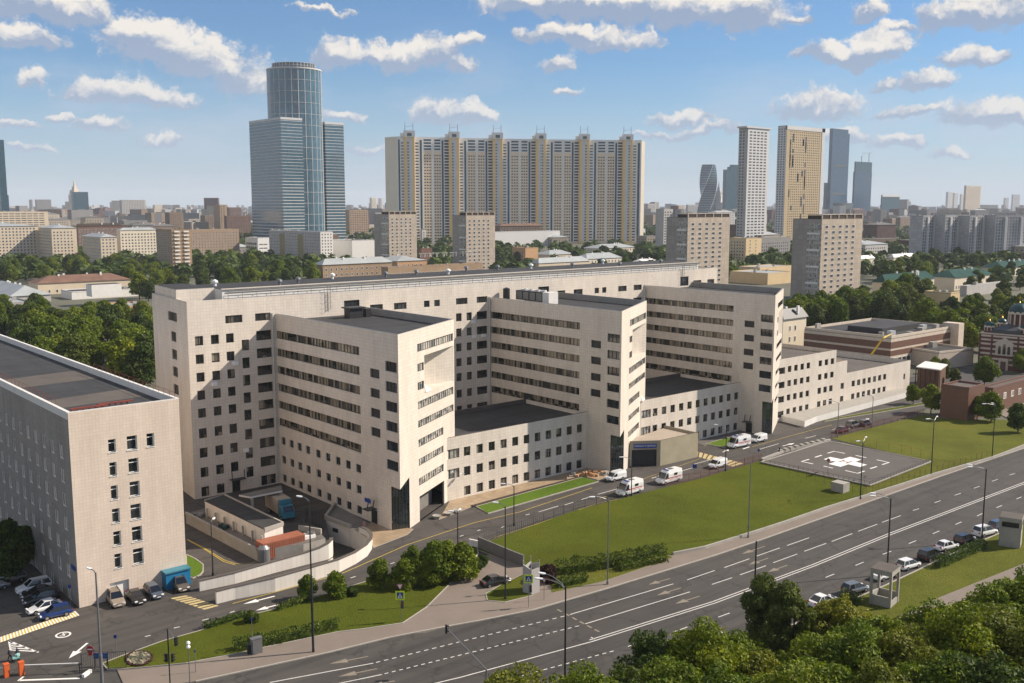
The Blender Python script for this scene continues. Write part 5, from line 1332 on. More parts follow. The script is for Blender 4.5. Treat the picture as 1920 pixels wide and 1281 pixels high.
# round flower bed
p = at(261, 1237); t = thing('flower_bed', 'oval flower bed with pale petals pattern on the first lawn', 'flower bed', (p.x, p.y, .15)); a = at(236, 1237) - p; b_ = at(264, 1223) - p; ra = a.length
rnd = random.Random(3); m = MB(); m2 = MB(); m3 = MB()
for k in range(1500):
    r = sqrt(rnd.random()); th = rnd.uniform(0, 2 * pi); q = p + a * r * cos(th) + b_ * r * sin(th); x, y = r * cos(th), r * sin(th)
    tgt = m3 if r > .86 else (m2 if (abs(x) < .16 or abs(y) < .2) else m)
    z = .17 + rnd.uniform(.02, .12); s_ = rnd.uniform(.1, .2); n_ = Vector((rnd.gauss(0, .3), rnd.gauss(0, .3), 1)).normalized(); t1 = n_.orthogonal().normalized() * s_; t2 = n_.cross(t1)
    q.z = z; tgt.face([q - t1, q + t2, q + t1, q - t2])
m.build('pale_flowers', 'flower_pale', t); m2.build('dark_flowers', 'earth', t); m3.build('rim_flowers', 'flower_red', t)
# cabinets and booths
def cabinet(x, y, w, d, h, label, mat='metal_grey', name='utility_cabinet'):
    p = at(x, y); t = thing(name, label, 'cabinet', p); s = (1, -.12)
    m = MB(); m.obox(p.xy, s, w, d, .1, h); m.obox(p.xy, s, w + .08, d + .08, h, h + .08); m.obox(p.xy, s, w - .1, d - .1, 0, .1); m.build('body', mat, t)
    m = MB()
    for k in (-.25, .25): m.obox((p.x + w * k * s[0], p.y - d / 2 - .01), s, w * .42, .04, .25, h - .15)
    m.build('door', mat, t)
cabinet(481, 1226, 1.3, .7, 2.0, 'grey steel cabinet on the pavement at the long hedge')
cabinet(468, 1227, .5, .4, 1.2, 'small dark cabinet beside the taller grey steel cabinet', 'metal_dark')
b = at(990, 1113); t = thing('advertising_column', 'tall grey three sided booth with torn boards on the grass island', 'booth', b)
c4 = [at(981, 1112), at(996, 1116), at(1011, 1111), at(995, 1103)]
m = MB()
for i, h in ((0, 4.2), (1, 3.6), (2, 4.4), (3, 4.0)): m.wall([c4[i].xy, c4[(i + 1) % 4].xy], .15, 0, [h, 3.7])
m.build('wall', 'grey_clad', t); m = MB()
for c in c4: m.tube((c.x, c.y, 0), (c.x, c.y, 4.8), .08, n=6)
m.build('post', 'concrete', t)
def booth(x0, y0, x1, y1, depth, h, label, open_):
    a, b = at(x0, y0), at(x1, y1); t = thing('concrete_booth', label, 'booth', a); e = (b - a).normalized(); n = Vector((-e.y, e.x, 0))
    c = [a, b, b + n * depth, a + n * depth]; m = MB()
    if open_:
        for i in range(4): m.wall([c[i].xy, c[(i + 1) % 4].xy], .18, 0, 1.5 if i != 1 else .9)
        m.build('wall', 'concrete', t); m = MB()
        for q in c: m = MB(); m.obox(q.xy, e.xy, .32, .32, 0, h - .7); m.build('pillar', 'concrete', t)
    else:
        for i in range(4): m.wall([c[i].xy, c[(i + 1) % 4].xy], .2, 0, h - 1.6)
        m.build('wall', 'concrete', t); m = MB(); ctr = (a + c[2]) / 2
        m.obox(ctr.xy, e.xy, (b - a).length - .5, depth - .5, h - 1.6, h - .7); m.build('opening', 'metal_dark', t); m = MB()
        for q in c: m = MB(); m.obox(q.xy, e.xy, .4, .4, h - 1.6, h - .7); m.build('pillar', 'concrete', t)
    m = MB(); q = [p - e * .15 - n * .15 for p in c[:1]] + [c[1] + e * .15 - n * .15, c[2] + e * .15 + n * .15, c[3] - e * .15 + n * .15]
    m.prism([p.xy for p in q], h - .7, h, 0, 1); m.build('roof', ['concrete', 'roof_brown'], t)
booth(1632, 1133, 1668, 1142, 3.0, 5.2, 'open concrete watch booth with bare pillars beside the road', True)
booth(1873, 1024, 1911, 1030, 3.2, 4.9, 'closed concrete booth with dark slot windows at the roadside', False)
# rubbish heap by the second wing
rnd = random.Random(5); p = at(1098, 892); t = thing('rubbish_heap', 'heap of boards and rubbish against the low front block', 'heap', (p.x, p.y, .1))
m = MB(); m2 = MB()
for k in range(26):
    q = at(1070 + k * 2.7, 893 + rnd.uniform(-3, 3) - k * .1); (m if rnd.random() < .5 else m2).obox(q.xy, (rnd.uniform(-1, 1), rnd.uniform(-1, 1) + .01), rnd.uniform(.4, 1.6), rnd.uniform(.3, .8), .1, rnd.uniform(.3, 1.0))
m.build('boards', 'stucco_orange', t); m2.build('debris', 'concrete', t)
for x, y, lab in ((967, 902, 'small white garden bench by the front walkway wall, nearer the first wing'), (985, 898, 'small white garden bench by the front walkway wall, nearer the rubbish heap')):
    p = at(x, y); t = thing('bench', lab, 'bench', p); m = MB(); m.obox(p.xy, (1, 0), 1.6, .45, .42, .48); m.build('seat', 'white_paint', t); m = MB(); m.obox((p.x, p.y + .22), (1, 0), 1.6, .05, .5, .95); m.build('backrest', 'white_paint', t)
    for k in (-.65, .65): m = MB(); m.obox((p.x + k, p.y), (1, 0), .08, .4, .1, .42); m.build('leg', 'metal_grey', t)
# ================================================================ VEHICLES
def loft(mb, sec, m=0, cap=True):
    i0 = len(mb.v); n = len(sec[0])
    for s in sec: mb.v.extend(s)
    for a in range(len(sec) - 1):
        for k in range(n):
            b = (k + 1) % n; i = i0 + a * n
            mb.f.append((i + k, i + n + k, i + n + b, i + b)); mb.m.append(m)
    if cap:
        mb.f.append(tuple(i0 + k for k in range(n))); mb.m.append(m)
        mb.f.append(tuple(i0 + (len(sec) - 1) * n + k for k in reversed(range(n)))); mb.m.append(m)
def ring(x, w, z0, z1, tuck=.12):
    return [(x, -w + .1, z0), (x, -w, z0 + .18), (x, -w, z0 + (z1 - z0) * .62), (x, -w + tuck, z1), (x, w - tuck, z1), (x, w, z0 + (z1 - z0) * .62), (x, w, z0 + .18), (x, w - .1, z0)]
CARS = {}
def car_proto(kind, paint):
    if (kind, paint) in CARS: return CARS[(kind, paint)]
    L_, Wd_, H_ = dict(sedan=(4.55, 1.80, 1.45), hatch=(4.1, 1.76, 1.52), suv=(4.6, 1.88, 1.72), classic=(4.3, 1.68, 1.44), wagon=(4.7, 1.85, 1.66), coupe=(4.5, 1.85, 1.4))[kind]
    w = Wd_ / 2; h = L_ / 2; belt = {'suv': 1.05, 'wagon': 1.0}.get(kind, .92); hood = belt - .1
    r = thing(kind if kind in ('suv',) else 'car', '', 'car', local=True); p = 'paint_' + paint
    if kind in ('sedan', 'classic', 'coupe'): zz = [(-h, .55, w * .82), (-h + .12, belt - .1, w * .9), (-h + .8, belt - .02, w), (-h + 1.3, belt, w), (.55, belt, w), (1.0, belt - .03, w), (h - .75, hood - .1, w * .97), (h - .15, hood - .26, w * .88), (h, .5, w * .76)]
    else: zz = [(-h, .6, w * .86), (-h + .08, belt, w * .93), (-h + .6, belt + .02, w), (0, belt, w), (.7, belt, w), (1.15, belt - .04, w), (h - .6, hood - .06, w * .97), (h - .12, hood - .22, w * .9), (h, .55, w * .78)]
    m = MB(); loft(m, [ring(x, ww, .26, z) for x, z, ww in zz])
    cab = {'sedan': (-1.75, -1.0, .15, 1.05), 'coupe': (-2.0, -.75, .1, 1.05), 'classic': (-1.55, -1.15, .1, .65), 'hatch': (-1.98, -1.65, .2, 1.1), 'suv': (-2.2, -1.9, .25, 1.1), 'wagon': (-2.25, -1.85, .2, 1.1)}[kind]
    x0, x1, x2, x3 = cab; wt = w - .28; wb = w - .1
    m.prism([(x1 - .02, -wt - .02), (x2 + .02, -wt - .02), (x2 + .02, wt + .02), (x1 - .02, wt + .02)], H_ - .06, H_)
    for s in (-1, 1):                                                     # pillars
        for a, b in ((x0, x1), (x3, x2), ((x1 + x2) / 2 - .1, (x1 + x2) / 2 - .1)): m.tube((a, s * wb, belt - .03), (b, s * wt, H_ - .03), .05, n=4)
    m.build('body', p, r, smooth=False)
    g = MB(); z0, z1 = belt - .04, H_ - .05
    B_ = [(x0, -wb, z0), (x3, -wb, z0), (x3, wb, z0), (x0, wb, z0)]; T_ = [(x1, -wt, z1), (x2, -wt, z1), (x2, wt, z1), (x1, wt, z1)]
    for nm, (a, b) in (('side_window', (0, 1)), ('windscreen', (1, 2)), ('side_window', (2, 3)), ('rear_window', (3, 0))):
        g = MB(); g.face([B_[a], B_[b], T_[b], T_[a]]); g.build(nm, 'car_glass', r)
    for sx in (h - .85, -h + .85):
        for s in (-1, 1):
            t = MB(); t.tube((sx, s * (w - .2), .33), (sx, s * (w + .015), .33), .33, n=16); o = t.build('wheel', 'tyre', r)
            t = MB(); t.tube((sx, s * (w + .0), .33), (sx, s * (w + .03), .33), .2, n=12); t.build('rim', 'rim', o)
    for s in (-1, 1):
        t = MB(); t.obox((h - .16, s * w * .62), (1, 0), .2, .36, .55, .72); t.build('headlight', 'lamp_white', r)
        t = MB(); t.obox((-h + .05, s * w * .68), (1, 0), .12, .3, .68, .88); t.build('taillight', 'lamp_red', r)
    t = MB(); t.obox((h - .02, 0), (1, 0), .06, .52, .38, .5); t.build('number_plate', 'white_paint', r)
    t = MB(); t.obox((h - .06, 0), (1, 0), .1, w, .5, .62); t.build('grille', 'metal_dark', r)
    if kind in ('suv', 'wagon'):
        t = MB()
        for s in (-1, 1): t.tube((x1, s * wt * .92, H_ + .05), (x2, s * wt * .92, H_ + .05), .03, n=5)
        t.build('roof_rail', 'metal_dark', r)
    CARS[(kind, paint)] = r; return r
USED = set()
def put(proto, loc, rz, label, group):
    if proto.name in USED: return dup(proto, loc, rz, label, group)
    USED.add(proto.name); proto.location = loc; proto.rotation_euler = (0, 0, rz); tag(proto, label, None, group); return proto
def car(kind, paint, front, rear, label, group, shift=.8):
    f, r = at(*front), at(*rear); d = f - r; rz = atan2(d.y, d.x); c = (f + r) / 2; n = Vector((-sin(rz), cos(rz), 0))
    if n.dot(Vector((fh.x, fh.y, 0))) < 0: n = -n
    return put(car_proto(kind, paint), (c + n * shift) + Vector((0, 0, .012)), rz, label, group)
GP = 'cars parked beside the tiled block'; GR = 'cars parked along the main road'; GF = 'dark cars parked by the red fence'
car('suv', 'white', (39, 1117), (93, 1105), 'white off-roader in the shade of the tiled block', GP)
car('sedan', 'black', (48, 1128), (100, 1117), 'black saloon in the shade next to the white off-roader', GP)
car('wagon', 'black', (54, 1139), (108, 1125), 'black estate car half hidden behind the white saloon', GP)
car('sedan', 'white', (60, 1156), (116, 1141), 'white saloon parked half out of the shade', GP)
car('hatch', 'blue', (81, 1166), (132, 1154), 'bright blue hatchback on the edge of the striped strip', GP)
car('hatch', 'grey', (2, 1100), (45, 1090), 'grey car under the dark tree at the shaded wall', GP)
car('sedan', 'silver', (-30, 1113), (6, 1106), 'silver car cut by the edge beside the shaded lot', GP)
car('suv', 'beige', (218, 1148), (196, 1118), 'beige off-roader before the garage door', GP, .7)
car('sedan', 'black', (258, 1142), (233, 1116), 'black saloon facing out from the sunny tiled wall', GP, .7)
car('hatch', 'slate_blue', (293, 1131), (266, 1108), 'blue grey hatchback facing out from the sunny tiled wall', GP, .7)
car('wagon', 'brown', (338, 1115), (318, 1094), 'brown estate car beside the blue porch', GP, .7)
car('sedan', 'black', (957, 1095), (911, 1105), 'dark saloon parked at the dead end of the side street', None)
car('hatch', 'silver', (1628.5, 1109), (1594, 1118), 'silver hatchback behind the open concrete booth', GR)
car('hatch', 'white', (1728, 1063.5), (1695, 1073), 'white hatchback with dark roof at the road edge', GR)
car('suv', 'black', (1767, 1045.5), (1738, 1056), 'black off-roader between white hatchback and white saloon', GR)
car('classic', 'white', (1798, 1029), (1767, 1036.5), 'white old boxy saloon beside the clipped roadside hedge', GR)
car('hatch', 'black', (1830, 1015.5), (1804, 1024), 'black hatchback beside the lamp post at the road edge', GR)
car('suv', 'white', (1869, 1002), (1840, 1009), 'white off-roader just before the closed booth', GR)
car('hatch', 'slate_blue', (1894, 990), (1868, 997), 'pale blue car half hidden behind the closed booth', GR)
car('sedan', 'black', (1916, 977), (1892, 983), 'dark saloon beyond the closed booth', GR)
car('sedan', 'white', (1683, 1082), (1652, 1092), 'white car hidden behind the open booth roof', GR)
car('sedan', 'white', (1566, 1132), (1536, 1142), 'white saloon peeping out of the bushes at the road edge', GR)
car('sedan', 'grey', (1362, 1204), (1322, 1216), 'grey saloon at the road edge beneath the poplar', GR)
car('sedan', 'dark_red', (1600, 807), (1570, 816), 'dark red saloon by the lamp post at the red fence', GF)
car('suv', 'grey', (1616, 799), (1594, 805), 'grey off-roader in the middle of the red fence row', GF)
car('hatch', 'navy_blue', (1638, 796), (1617, 802), 'navy hatchback at the far end of the red fence row', GF)

def van_proto(kind):
    r = thing('ambulance' if kind == 'amb' else 'delivery_van', '', 'ambulance' if kind == 'amb' else 'van', local=True); p = 'paint_white'
    if kind == 'amb': L_, w, H_, z = 6.1, 1.0, 2.65, 1.15
    else: L_, w, H_, z = 4.5, .92, 1.86, 1.0
    h = L_ / 2; m = MB(); nose = h - (1.15 if kind == 'amb' else 1.15)
    loft(m, [ring(x, ww, .32, zz, .1) for x, zz, ww in ((-h, .5, w * .96), (-h + .02, z, w), (nose, z, w), (nose + .3, z + .02, w), (h - .25, z - .12, w * .95), (h, .55, w * .8))])
    sec = [ring(x, ww, z - .3, zt, .16) for x, zt, ww in ((-h + .03, H_ - .08, w - .03), (-h + .3, H_, w - .03), (nose - .95, H_, w - .03), (nose - .75, H_ - .03, w - .04))]
    loft(m, sec)
    loft(m, [ring(nose - .751, w - .04, z - .3, H_ - .03, .16), ring(nose - .35, w - .05, z - .3, H_ - (.35 if kind == 'amb' else .18), .16), ring(nose + .38, w - .08, z - .3, z + .03, .1)])
    m.build('body', p, r)
    xa, xb = nose - .30, nose + .33; za, zb_ = H_ - (.36 if kind == 'amb' else .22), z + .08
    g = MB(); g.face([(xb + .03, -w + .2, zb_), (xb + .03, w - .2, zb_), (xa + .03, w - .25, za), (xa + .03, -w + .25, za)]); g.build('windscreen', 'car_glass', r)
    for s in (-1, 1):
        g = MB(); y = s * (w + .003); q = [(nose - .7, y, z + .05), (nose + .12, y, z + .05), (nose - .28, y - s * .02, za - .05), (nose - .7, y - s * .02, za - .02)]; g.face(q if s < 0 else q[::-1]); g.build('side_window', 'car_glass', r)
        t = MB(); t.obox((h - .16, s * w * .68), (1, 0), .22, .3, .68, .92); t.build('headlight', 'lamp_white', r)
        t = MB(); t.obox((-h + .0, s * (w - .12)), (1, 0), .06, .14, .8, 1.3); t.build('taillight', 'lamp_red', r)
        t = MB(); t.obox((nose + .2, s * (w + .12)), (1, 0), .1, .2, z + .1, z + .4); t.build('mirror', 'metal_dark', r)
        for sx in (h - 1.0, -h + 1.15):
            t = MB(); t.tube((sx, s * (w - .22), .36), (sx, s * (w + .012), .36), .36, n=16); o = t.build('wheel', 'tyre', r); t = MB(); t.tube((sx, s * w, .36), (sx, s * (w + .025), .36), .2, n=12); t.build('rim', 'rim', o)
    t = MB(); t.obox((h - .05, 0), (1, 0), .14, w * 1.7, .36, .56); t.build('bumper', 'metal_dark', r)
    t = MB(); t.obox((h + .03, 0), (1, 0), .03, .5, .42, .53); t.build('number_plate', 'white_paint', r)
    if kind == 'amb':
        t = MB()
        for s in (-1, 1): t.obox((-.45, s * (w + .002)), (1, 0), L_ - 1.6, .012, 1.18, 1.32); t.obox((-.85, s * (w + .002)), (1, 0), L_ - 2.6, .012, .92, .98)
        t.build('stripe', 'sign_red', r)
        t = MB(); t.obox((nose - 1.05, 0), (1, 0), .35, 1.3, H_, H_ + .14); t.build('light_bar', 'sign_blue', r)
        t = MB(); t.obox((-.6, 0), (1, 0), .9, .8, H_, H_ + .12); t.build('roof_hatch', 'metal_grey', r)
        g = MB()
        for s in (-1, 1): y = s * (w + .004); q = [(-1.5, y, 1.55), (-.5, y, 1.55), (-.5, y, 2.05), (-1.5, y, 2.05)]; g.face(q if s < 0 else q[::-1])
        g.build('side_window', 'glass_plain', r)
    return r
AMB = van_proto('amb'); VAN = van_proto('van')
def van(pr, front, rear, label, group, shift=.85):
    f, r = at(*front), at(*rear); d = f - r; rz = atan2(d.y, d.x); c = (f + r) / 2; n = Vector((-sin(rz), cos(rz), 0))
    if n.dot(Vector((fh.x, fh.y, 0))) < 0: n = -n
    return put(pr, c + n * shift + Vector((0, 0, .012)), rz, label, group)
GA = 'ambulances on the hospital road'; GV = 'white vans on the hospital road'
van(AMB, (1166, 934), (1206, 922), 'white ambulance with red stripe nearest the first low block', GA)
van(AMB, (1240, 912), (1279, 901), 'white ambulance with red stripe opposite the canopy building', GA)
van(AMB, (1372.5, 843), (1407, 836), 'white ambulance with red stripe beside the small lawn at the third wing', GA)
van(VAN, (1142.5, 906.5), (1177, 898), 'small white van standing at the rubbish heap', GV)
van(VAN, (1336, 882.5), (1367, 873.5), 'small white van on the yellow crossing', GV)
van(VAN, (1413, 833), (1441, 826.5), 'small white van behind the ambulance at the third wing', GV)
# box truck in the courtyard
b0, b1 = A_(1090, 560, 0), A_(880, 420, 0); d = (b0 - b1); d.z = 0; d.normalize(); rz = atan2(d.y, d.x); c = (A_(1000, 470, 0))
t = thing('box_truck', 'box truck with turquoise cab and weathered body in the courtyard', 'truck', c, rz, None, True)
m = MB(); m.prism([(-4.4, -1.2), (1.6, -1.2), (1.6, 1.2), (-4.4, 1.2)], 1.0, 3.5); m.build('cargo_box', 'roof_beige', t)
m = MB(); m.prism([(1.75, -1.1), (3.6, -1.1), (3.6, 1.1), (1.75, 1.1)], .6, 1.7); loft(m, [ring(1.75, 1.1, 1.6, 2.7), ring(2.9, 1.1, 1.6, 2.7), ring(3.58, 1.05, 1.6, 1.75)]); m.build('cab', 'truck_blue', t)
m = MB(); m.prism([(1.65, -1.1), (2.3, -1.1), (2.0, 1.1), (1.65, 1.1)], 2.75, 3.5); m.build('wind_deflector', 'truck_blue', t)
m = MB(); m.face([(3.61, -.95, 1.75), (3.61, .95, 1.75), (2.98, .9, 2.6), (2.98, -.9, 2.6)]); m.build('windscreen', 'car_glass', t)
m = MB(); m.prism([(-4.3, -.5), (3.4, -.5), (3.4, .5), (-4.3, .5)], .55, .98); m.build('chassis', 'metal_dark', t)
for x in (2.7, -2.9):
    for s in (-1, 1): m = MB(); m.tube((x, s * .8, .48), (x, s * 1.12, .48), .48, n=14); o = m.build('wheel', 'tyre', t); m = MB(); m.tube((x, s * 1.1, .48), (x, s * 1.14, .48), .25, n=10); m.build('rim', 'rim', o)

# ================================================================ PEOPLE
def person(loc, rz, label, top, legs, hair='hair', stride=.22, arm=.1, h=1.72, carry=None):
    r = thing('person', label, 'person', loc, rz, None, True); k = h / 1.75
    V = []; E = []; Rd = []
    def v(x, y, z, a, b=None): V.append((x * k, y * k, z * k)); Rd.append((a * k, (b or a) * k)); return len(V) - 1
    pel = v(0, 0, .95, .15, .12); wa = v(0, 0, 1.12, .13, .1); chs = v(0, 0, 1.34, .16, .11); nk = v(0, 0, 1.5, .055); hd0 = v(.01, 0, 1.6, .085, .095); hd1 = v(.015, 0, 1.69, .085, .09); hd2 = v(.01, 0, 1.74, .05)
    E += [(pel, wa), (wa, chs), (chs, nk), (nk, hd0), (hd0, hd1), (hd1, hd2)]
    nose = v(.105, 0, 1.63, .018); E.append((hd0, nose))
    for s in (-1, 1):
        sh = v(0, s * .19, 1.42, .06); el = v(-.03 + arm * s * .6, s * .25, 1.15, .045); wr = v(.05 + arm * s * 1.4, s * .26, .92, .032); pm = v(.07 + arm * s * 1.5, s * .26, .85, .035, .02)
        E += [(chs, sh), (sh, el), (el, wr), (wr, pm)]
        for f in range(4): q = v(.07 + arm * s * 1.5 + (f - 1.5) * .02, s * .26, .77 - (.01 if f in (0, 3) else 0), .009); E.append((pm, q))
        th = v(.11 + arm * s * 1.5, s * .24, .82, .01); E.append((pm, th))
        hp_ = v(0, s * .09, .88, .1); kn = v(.05 + stride * s * .5, s * .1, .5, .065); an = v(stride * s, s * .1, .09, .042); to = v(stride * s + .17, s * .1, .04, .04, .03)
        E += [(pel, hp_), (hp_, kn), (kn, an), (an, to)]
    me = bpy.data.meshes.new('person_body'); me.from_pydata(V, E, []); ob = bpy.data.objects.new('body', me); COL.objects.link(ob)
    md = ob.modifiers.new('skin', 'SKIN'); sv = me.skin_vertices[0].data
    for i, (a, b) in enumerate(Rd): sv[i].radius = (a, b)
    sv[pel].use_root = True
    sb = ob.modifiers.new('sub', 'SUBSURF'); sb.levels = 1; sb.render_levels = 1
    dg = bpy.context.evaluated_depsgraph_get(); fm = bpy.data.meshes.new_from_object(ob.evaluated_get(dg)); bpy.data.objects.remove(ob)
    for mt in (top, legs, 'skin', hair): fm.materials.append(MATS[mt])
    for p in fm.polygons:
        c = p.center / k; p.use_smooth = True
        if c.z > 1.66 or (c.z > 1.56 and c.x < -.01): p.material_index = 3
        elif c.z > 1.49 or (abs(c.y) > .2 and c.z < .93): p.material_index = 2
        elif c.z < .98 and abs(c.y) < .22: p.material_index = 1
        else: p.material_index = 0
    o = bpy.data.objects.new('body', fm); COL.objects.link(o); o.parent = r
    return r
person(at(18, 1240), -.4, 'person in dark clothes leaning over a pushchair near the barrier', 'navy', 'metal_dark')
person(at(33, 1238), 2.6, 'person in navy standing beside the pushchair near the barrier', 'navy', 'navy', arm=.16)
person(at(1461, 851), 2.9, 'person in dark clothes walking along the planters by the helipad', 'metal_dark', 'metal_dark', stride=.3)
person(at(683, 994), 1.0, 'person in rose coat on the plaza by the curved wall', 'cloth_rose', 'cloth_rose', stride=.1)
p = at(20, 1243); t = thing('pushchair', 'teal pushchair between the two people near the barrier', 'pushchair', p); m = MB(); m.obox((p.x + .55, p.y - .1), (1, 0), .75, .45, .45, .7); m.build('seat', 'cloth_teal', t); m = MB(); m.lathe((p.x + .75, p.y - .1, .7), [(.3, 0), (.28, .2), (.0, .35)], 10); m.build('hood', 'cloth_teal', t)
for x in (.3, .85):
    for y in (-.32, .12): m = MB(); m.tube((p.x + x, p.y + y, .14), (p.x + x, p.y + y + .05, .14), .14, n=10); m.build('wheel', 'tyre', t)
m = MB(); m.tube((p.x + .3, p.y - .1, .5), (p.x + .05, p.y - .1, 1.0), .03); m.build('handle', 'metal_dark', t)
# ================================================================ THE CITY BEYOND
def V2(p): return Vector((p[0], p[1]))
RES = []
def hip(poly_pl, e, n, Lf, D, z, rise, mat, root, over=.6):
    a = poly_pl - e * over + n * over; b = poly_pl + e * (Lf + over) + n * over; c = b - n * (D + 2 * over); d = a - n * (D + 2 * over)
    m = MB(); k = min(Lf, D) / 2
    if Lf > D: r0 = (a + d) / 2 + e * k; r1 = (b + c) / 2 - e * k
    else: r0 = (a + b) / 2 - n * k; r1 = (c + d) / 2 + n * k
    A3 = lambda p, zz: (p.x, p.y, zz)
    if Lf > D:
        m.face([A3(a, z), A3(b, z), A3(r1, z + rise), A3(r0, z + rise)]); m.face([A3(b, z), A3(c, z), A3(r1, z + rise)]); m.face([A3(c, z), A3(d, z), A3(r0, z + rise), A3(r1, z + rise)]); m.face([A3(d, z), A3(a, z), A3(r0, z + rise)])
    else:
        m.face([A3(a, z), A3(b, z), A3(r0, z + rise)]); m.face([A3(b, z), A3(c, z), A3(r1, z + rise), A3(r0, z + rise)]); m.face([A3(c, z), A3(d, z), A3(r1, z + rise)]); m.face([A3(d, z), A3(a, z), A3(r0, z + rise), A3(r1, z + rise)])
    m.face([A3(d, z - .02), A3(c, z - .02), A3(b, z - .02), A3(a, z - .02)])
    o = m.build('roof', mat, root); rnd = random.Random(int(abs(a.x * 7 + a.y)))
    ch = MB()
    for i in range(max(2, int(max(Lf, D) / 14))):
        t = rnd.uniform(.15, .85); p = r0.lerp(r1, t) + (n if rnd.random() < .5 else -n) * rnd.uniform(.8, 2.0); ch.obox(p, e, 1.1, .7, z + rise * .45, z + rise + rnd.uniform(.5, 1.2))
    ch.build('chimney', 'white_coat', o)
    return o
def slab(name, label, cat, pl, pr, D, z, wall='stucco_yellow', side=None, roof='flat', rmat='roof_bitumen', front=None, left=None, right=None, rise=3.2, glass=('glass_far', 'white_paint'), frame=True, parapet=.6, group=None, z0=-.3, keep=100, clutter=True):
    pl, pr = V2(pl), V2(pr); Lf = (pr - pl).length; e = (pr - pl) / Lf; n = Vector((e.y, -e.x)); ql, qr = pl - n * D, pr - n * D
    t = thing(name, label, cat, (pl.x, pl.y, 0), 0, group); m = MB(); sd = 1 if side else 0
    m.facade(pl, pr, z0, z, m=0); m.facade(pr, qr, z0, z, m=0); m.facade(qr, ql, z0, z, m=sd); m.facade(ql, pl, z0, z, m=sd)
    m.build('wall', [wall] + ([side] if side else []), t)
    if roof == 'flat':
        r = MB(); r.prism([pl, pr, qr, ql], z - .02, z + .12); o = r.build('roof', rmat, t)
        if parapet:
            r = MB(); k = .3; r.wall([pl + e * k - n * k, pr - e * k - n * k, qr - e * k + n * k, ql + e * k + n * k, pl + e * k - n * k], .5, z, z + parapet); r.build('parapet', wall, t)
        if clutter:
            rnd = random.Random(int(abs(pl.x * 3 + pl.y)))
            for i in range(max(2, min(12, int(Lf * D / 200)))):
                p = pl + e * rnd.uniform(2, max(2.5, Lf - 2)) - n * rnd.uniform(2, max(2.5, D - 2)); c = MB(); c.obox(p, e, rnd.uniform(.8, 2.6), rnd.uniform(.8, 2.2), z + .1, z + rnd.uniform(.8, 2.2)); c.build('roof_vent', 'concrete', o)
    elif roof == 'hip': hip(pl, e, n, Lf, D, z, rise, rmat, t)
    items = []
    for p, q, f in ((pl, pr, front), (ql, pl, left), (pr, qr, right)):
        if f: items += grid(p, q, f.get('z0', 0), f.get('rows') or int((z - f.get('z0', 0) - .4) / f.get('dz', 3)), f.get('dz', 3), f.get('h', 1.5), f.get('first', 1.5), f.get('step', 3.2), f.get('w', 1.5), f.get('skip'), sillh=f.get('sill', .9))
    if items: flush_windows(t, items, glass, keep=keep, frame=frame)
    t['dims'] = 0; del t['dims']
    return t, pl, e, n, Lf, D
def solve_u(P, d, xt, z, sgn):
    lo, hi = 0.0, 900.0
    for _ in range(50):
        mid = (lo + hi) / 2; x = px(Vector((P.x, P.y, z)) + d * mid)[0]
        if (x < xt) == (sgn > 0): lo = mid
        else: hi = mid
    return lo
def block_px(name, label, cat, xn, yt, xl, xr, yb=None, zt=None, rot=0.0, **kw):
    if zt is None: P = at(xn, yb); z = top_z(P, yt)
    else: P = at(xn, yt, zt); z = zt
    eu = Vector((cos(rot), sin(rot), 0)); ev = Vector((-sin(rot), cos(rot), 0))
    U = solve_u(P, eu, xr, z, 1) if xr > xn + .5 else kw.pop('U', 12); Dp = solve_u(P, ev, xl, z, -1) if xl < xn - .5 else kw.pop('Dp', 14)
    kw.pop('U', None); kw.pop('Dp', None)
    RES.append((min(xl, xn), max(xr, xn), yt, yb or yt + 40, (P - CAM).length))
    return slab(name, label, cat, (P.x, P.y), (P.x + eu.x * U, P.y + eu.y * U), Dp, z, **kw)
WF = dict(step=3.2, w=1.5, h=1.5, dz=3.0)
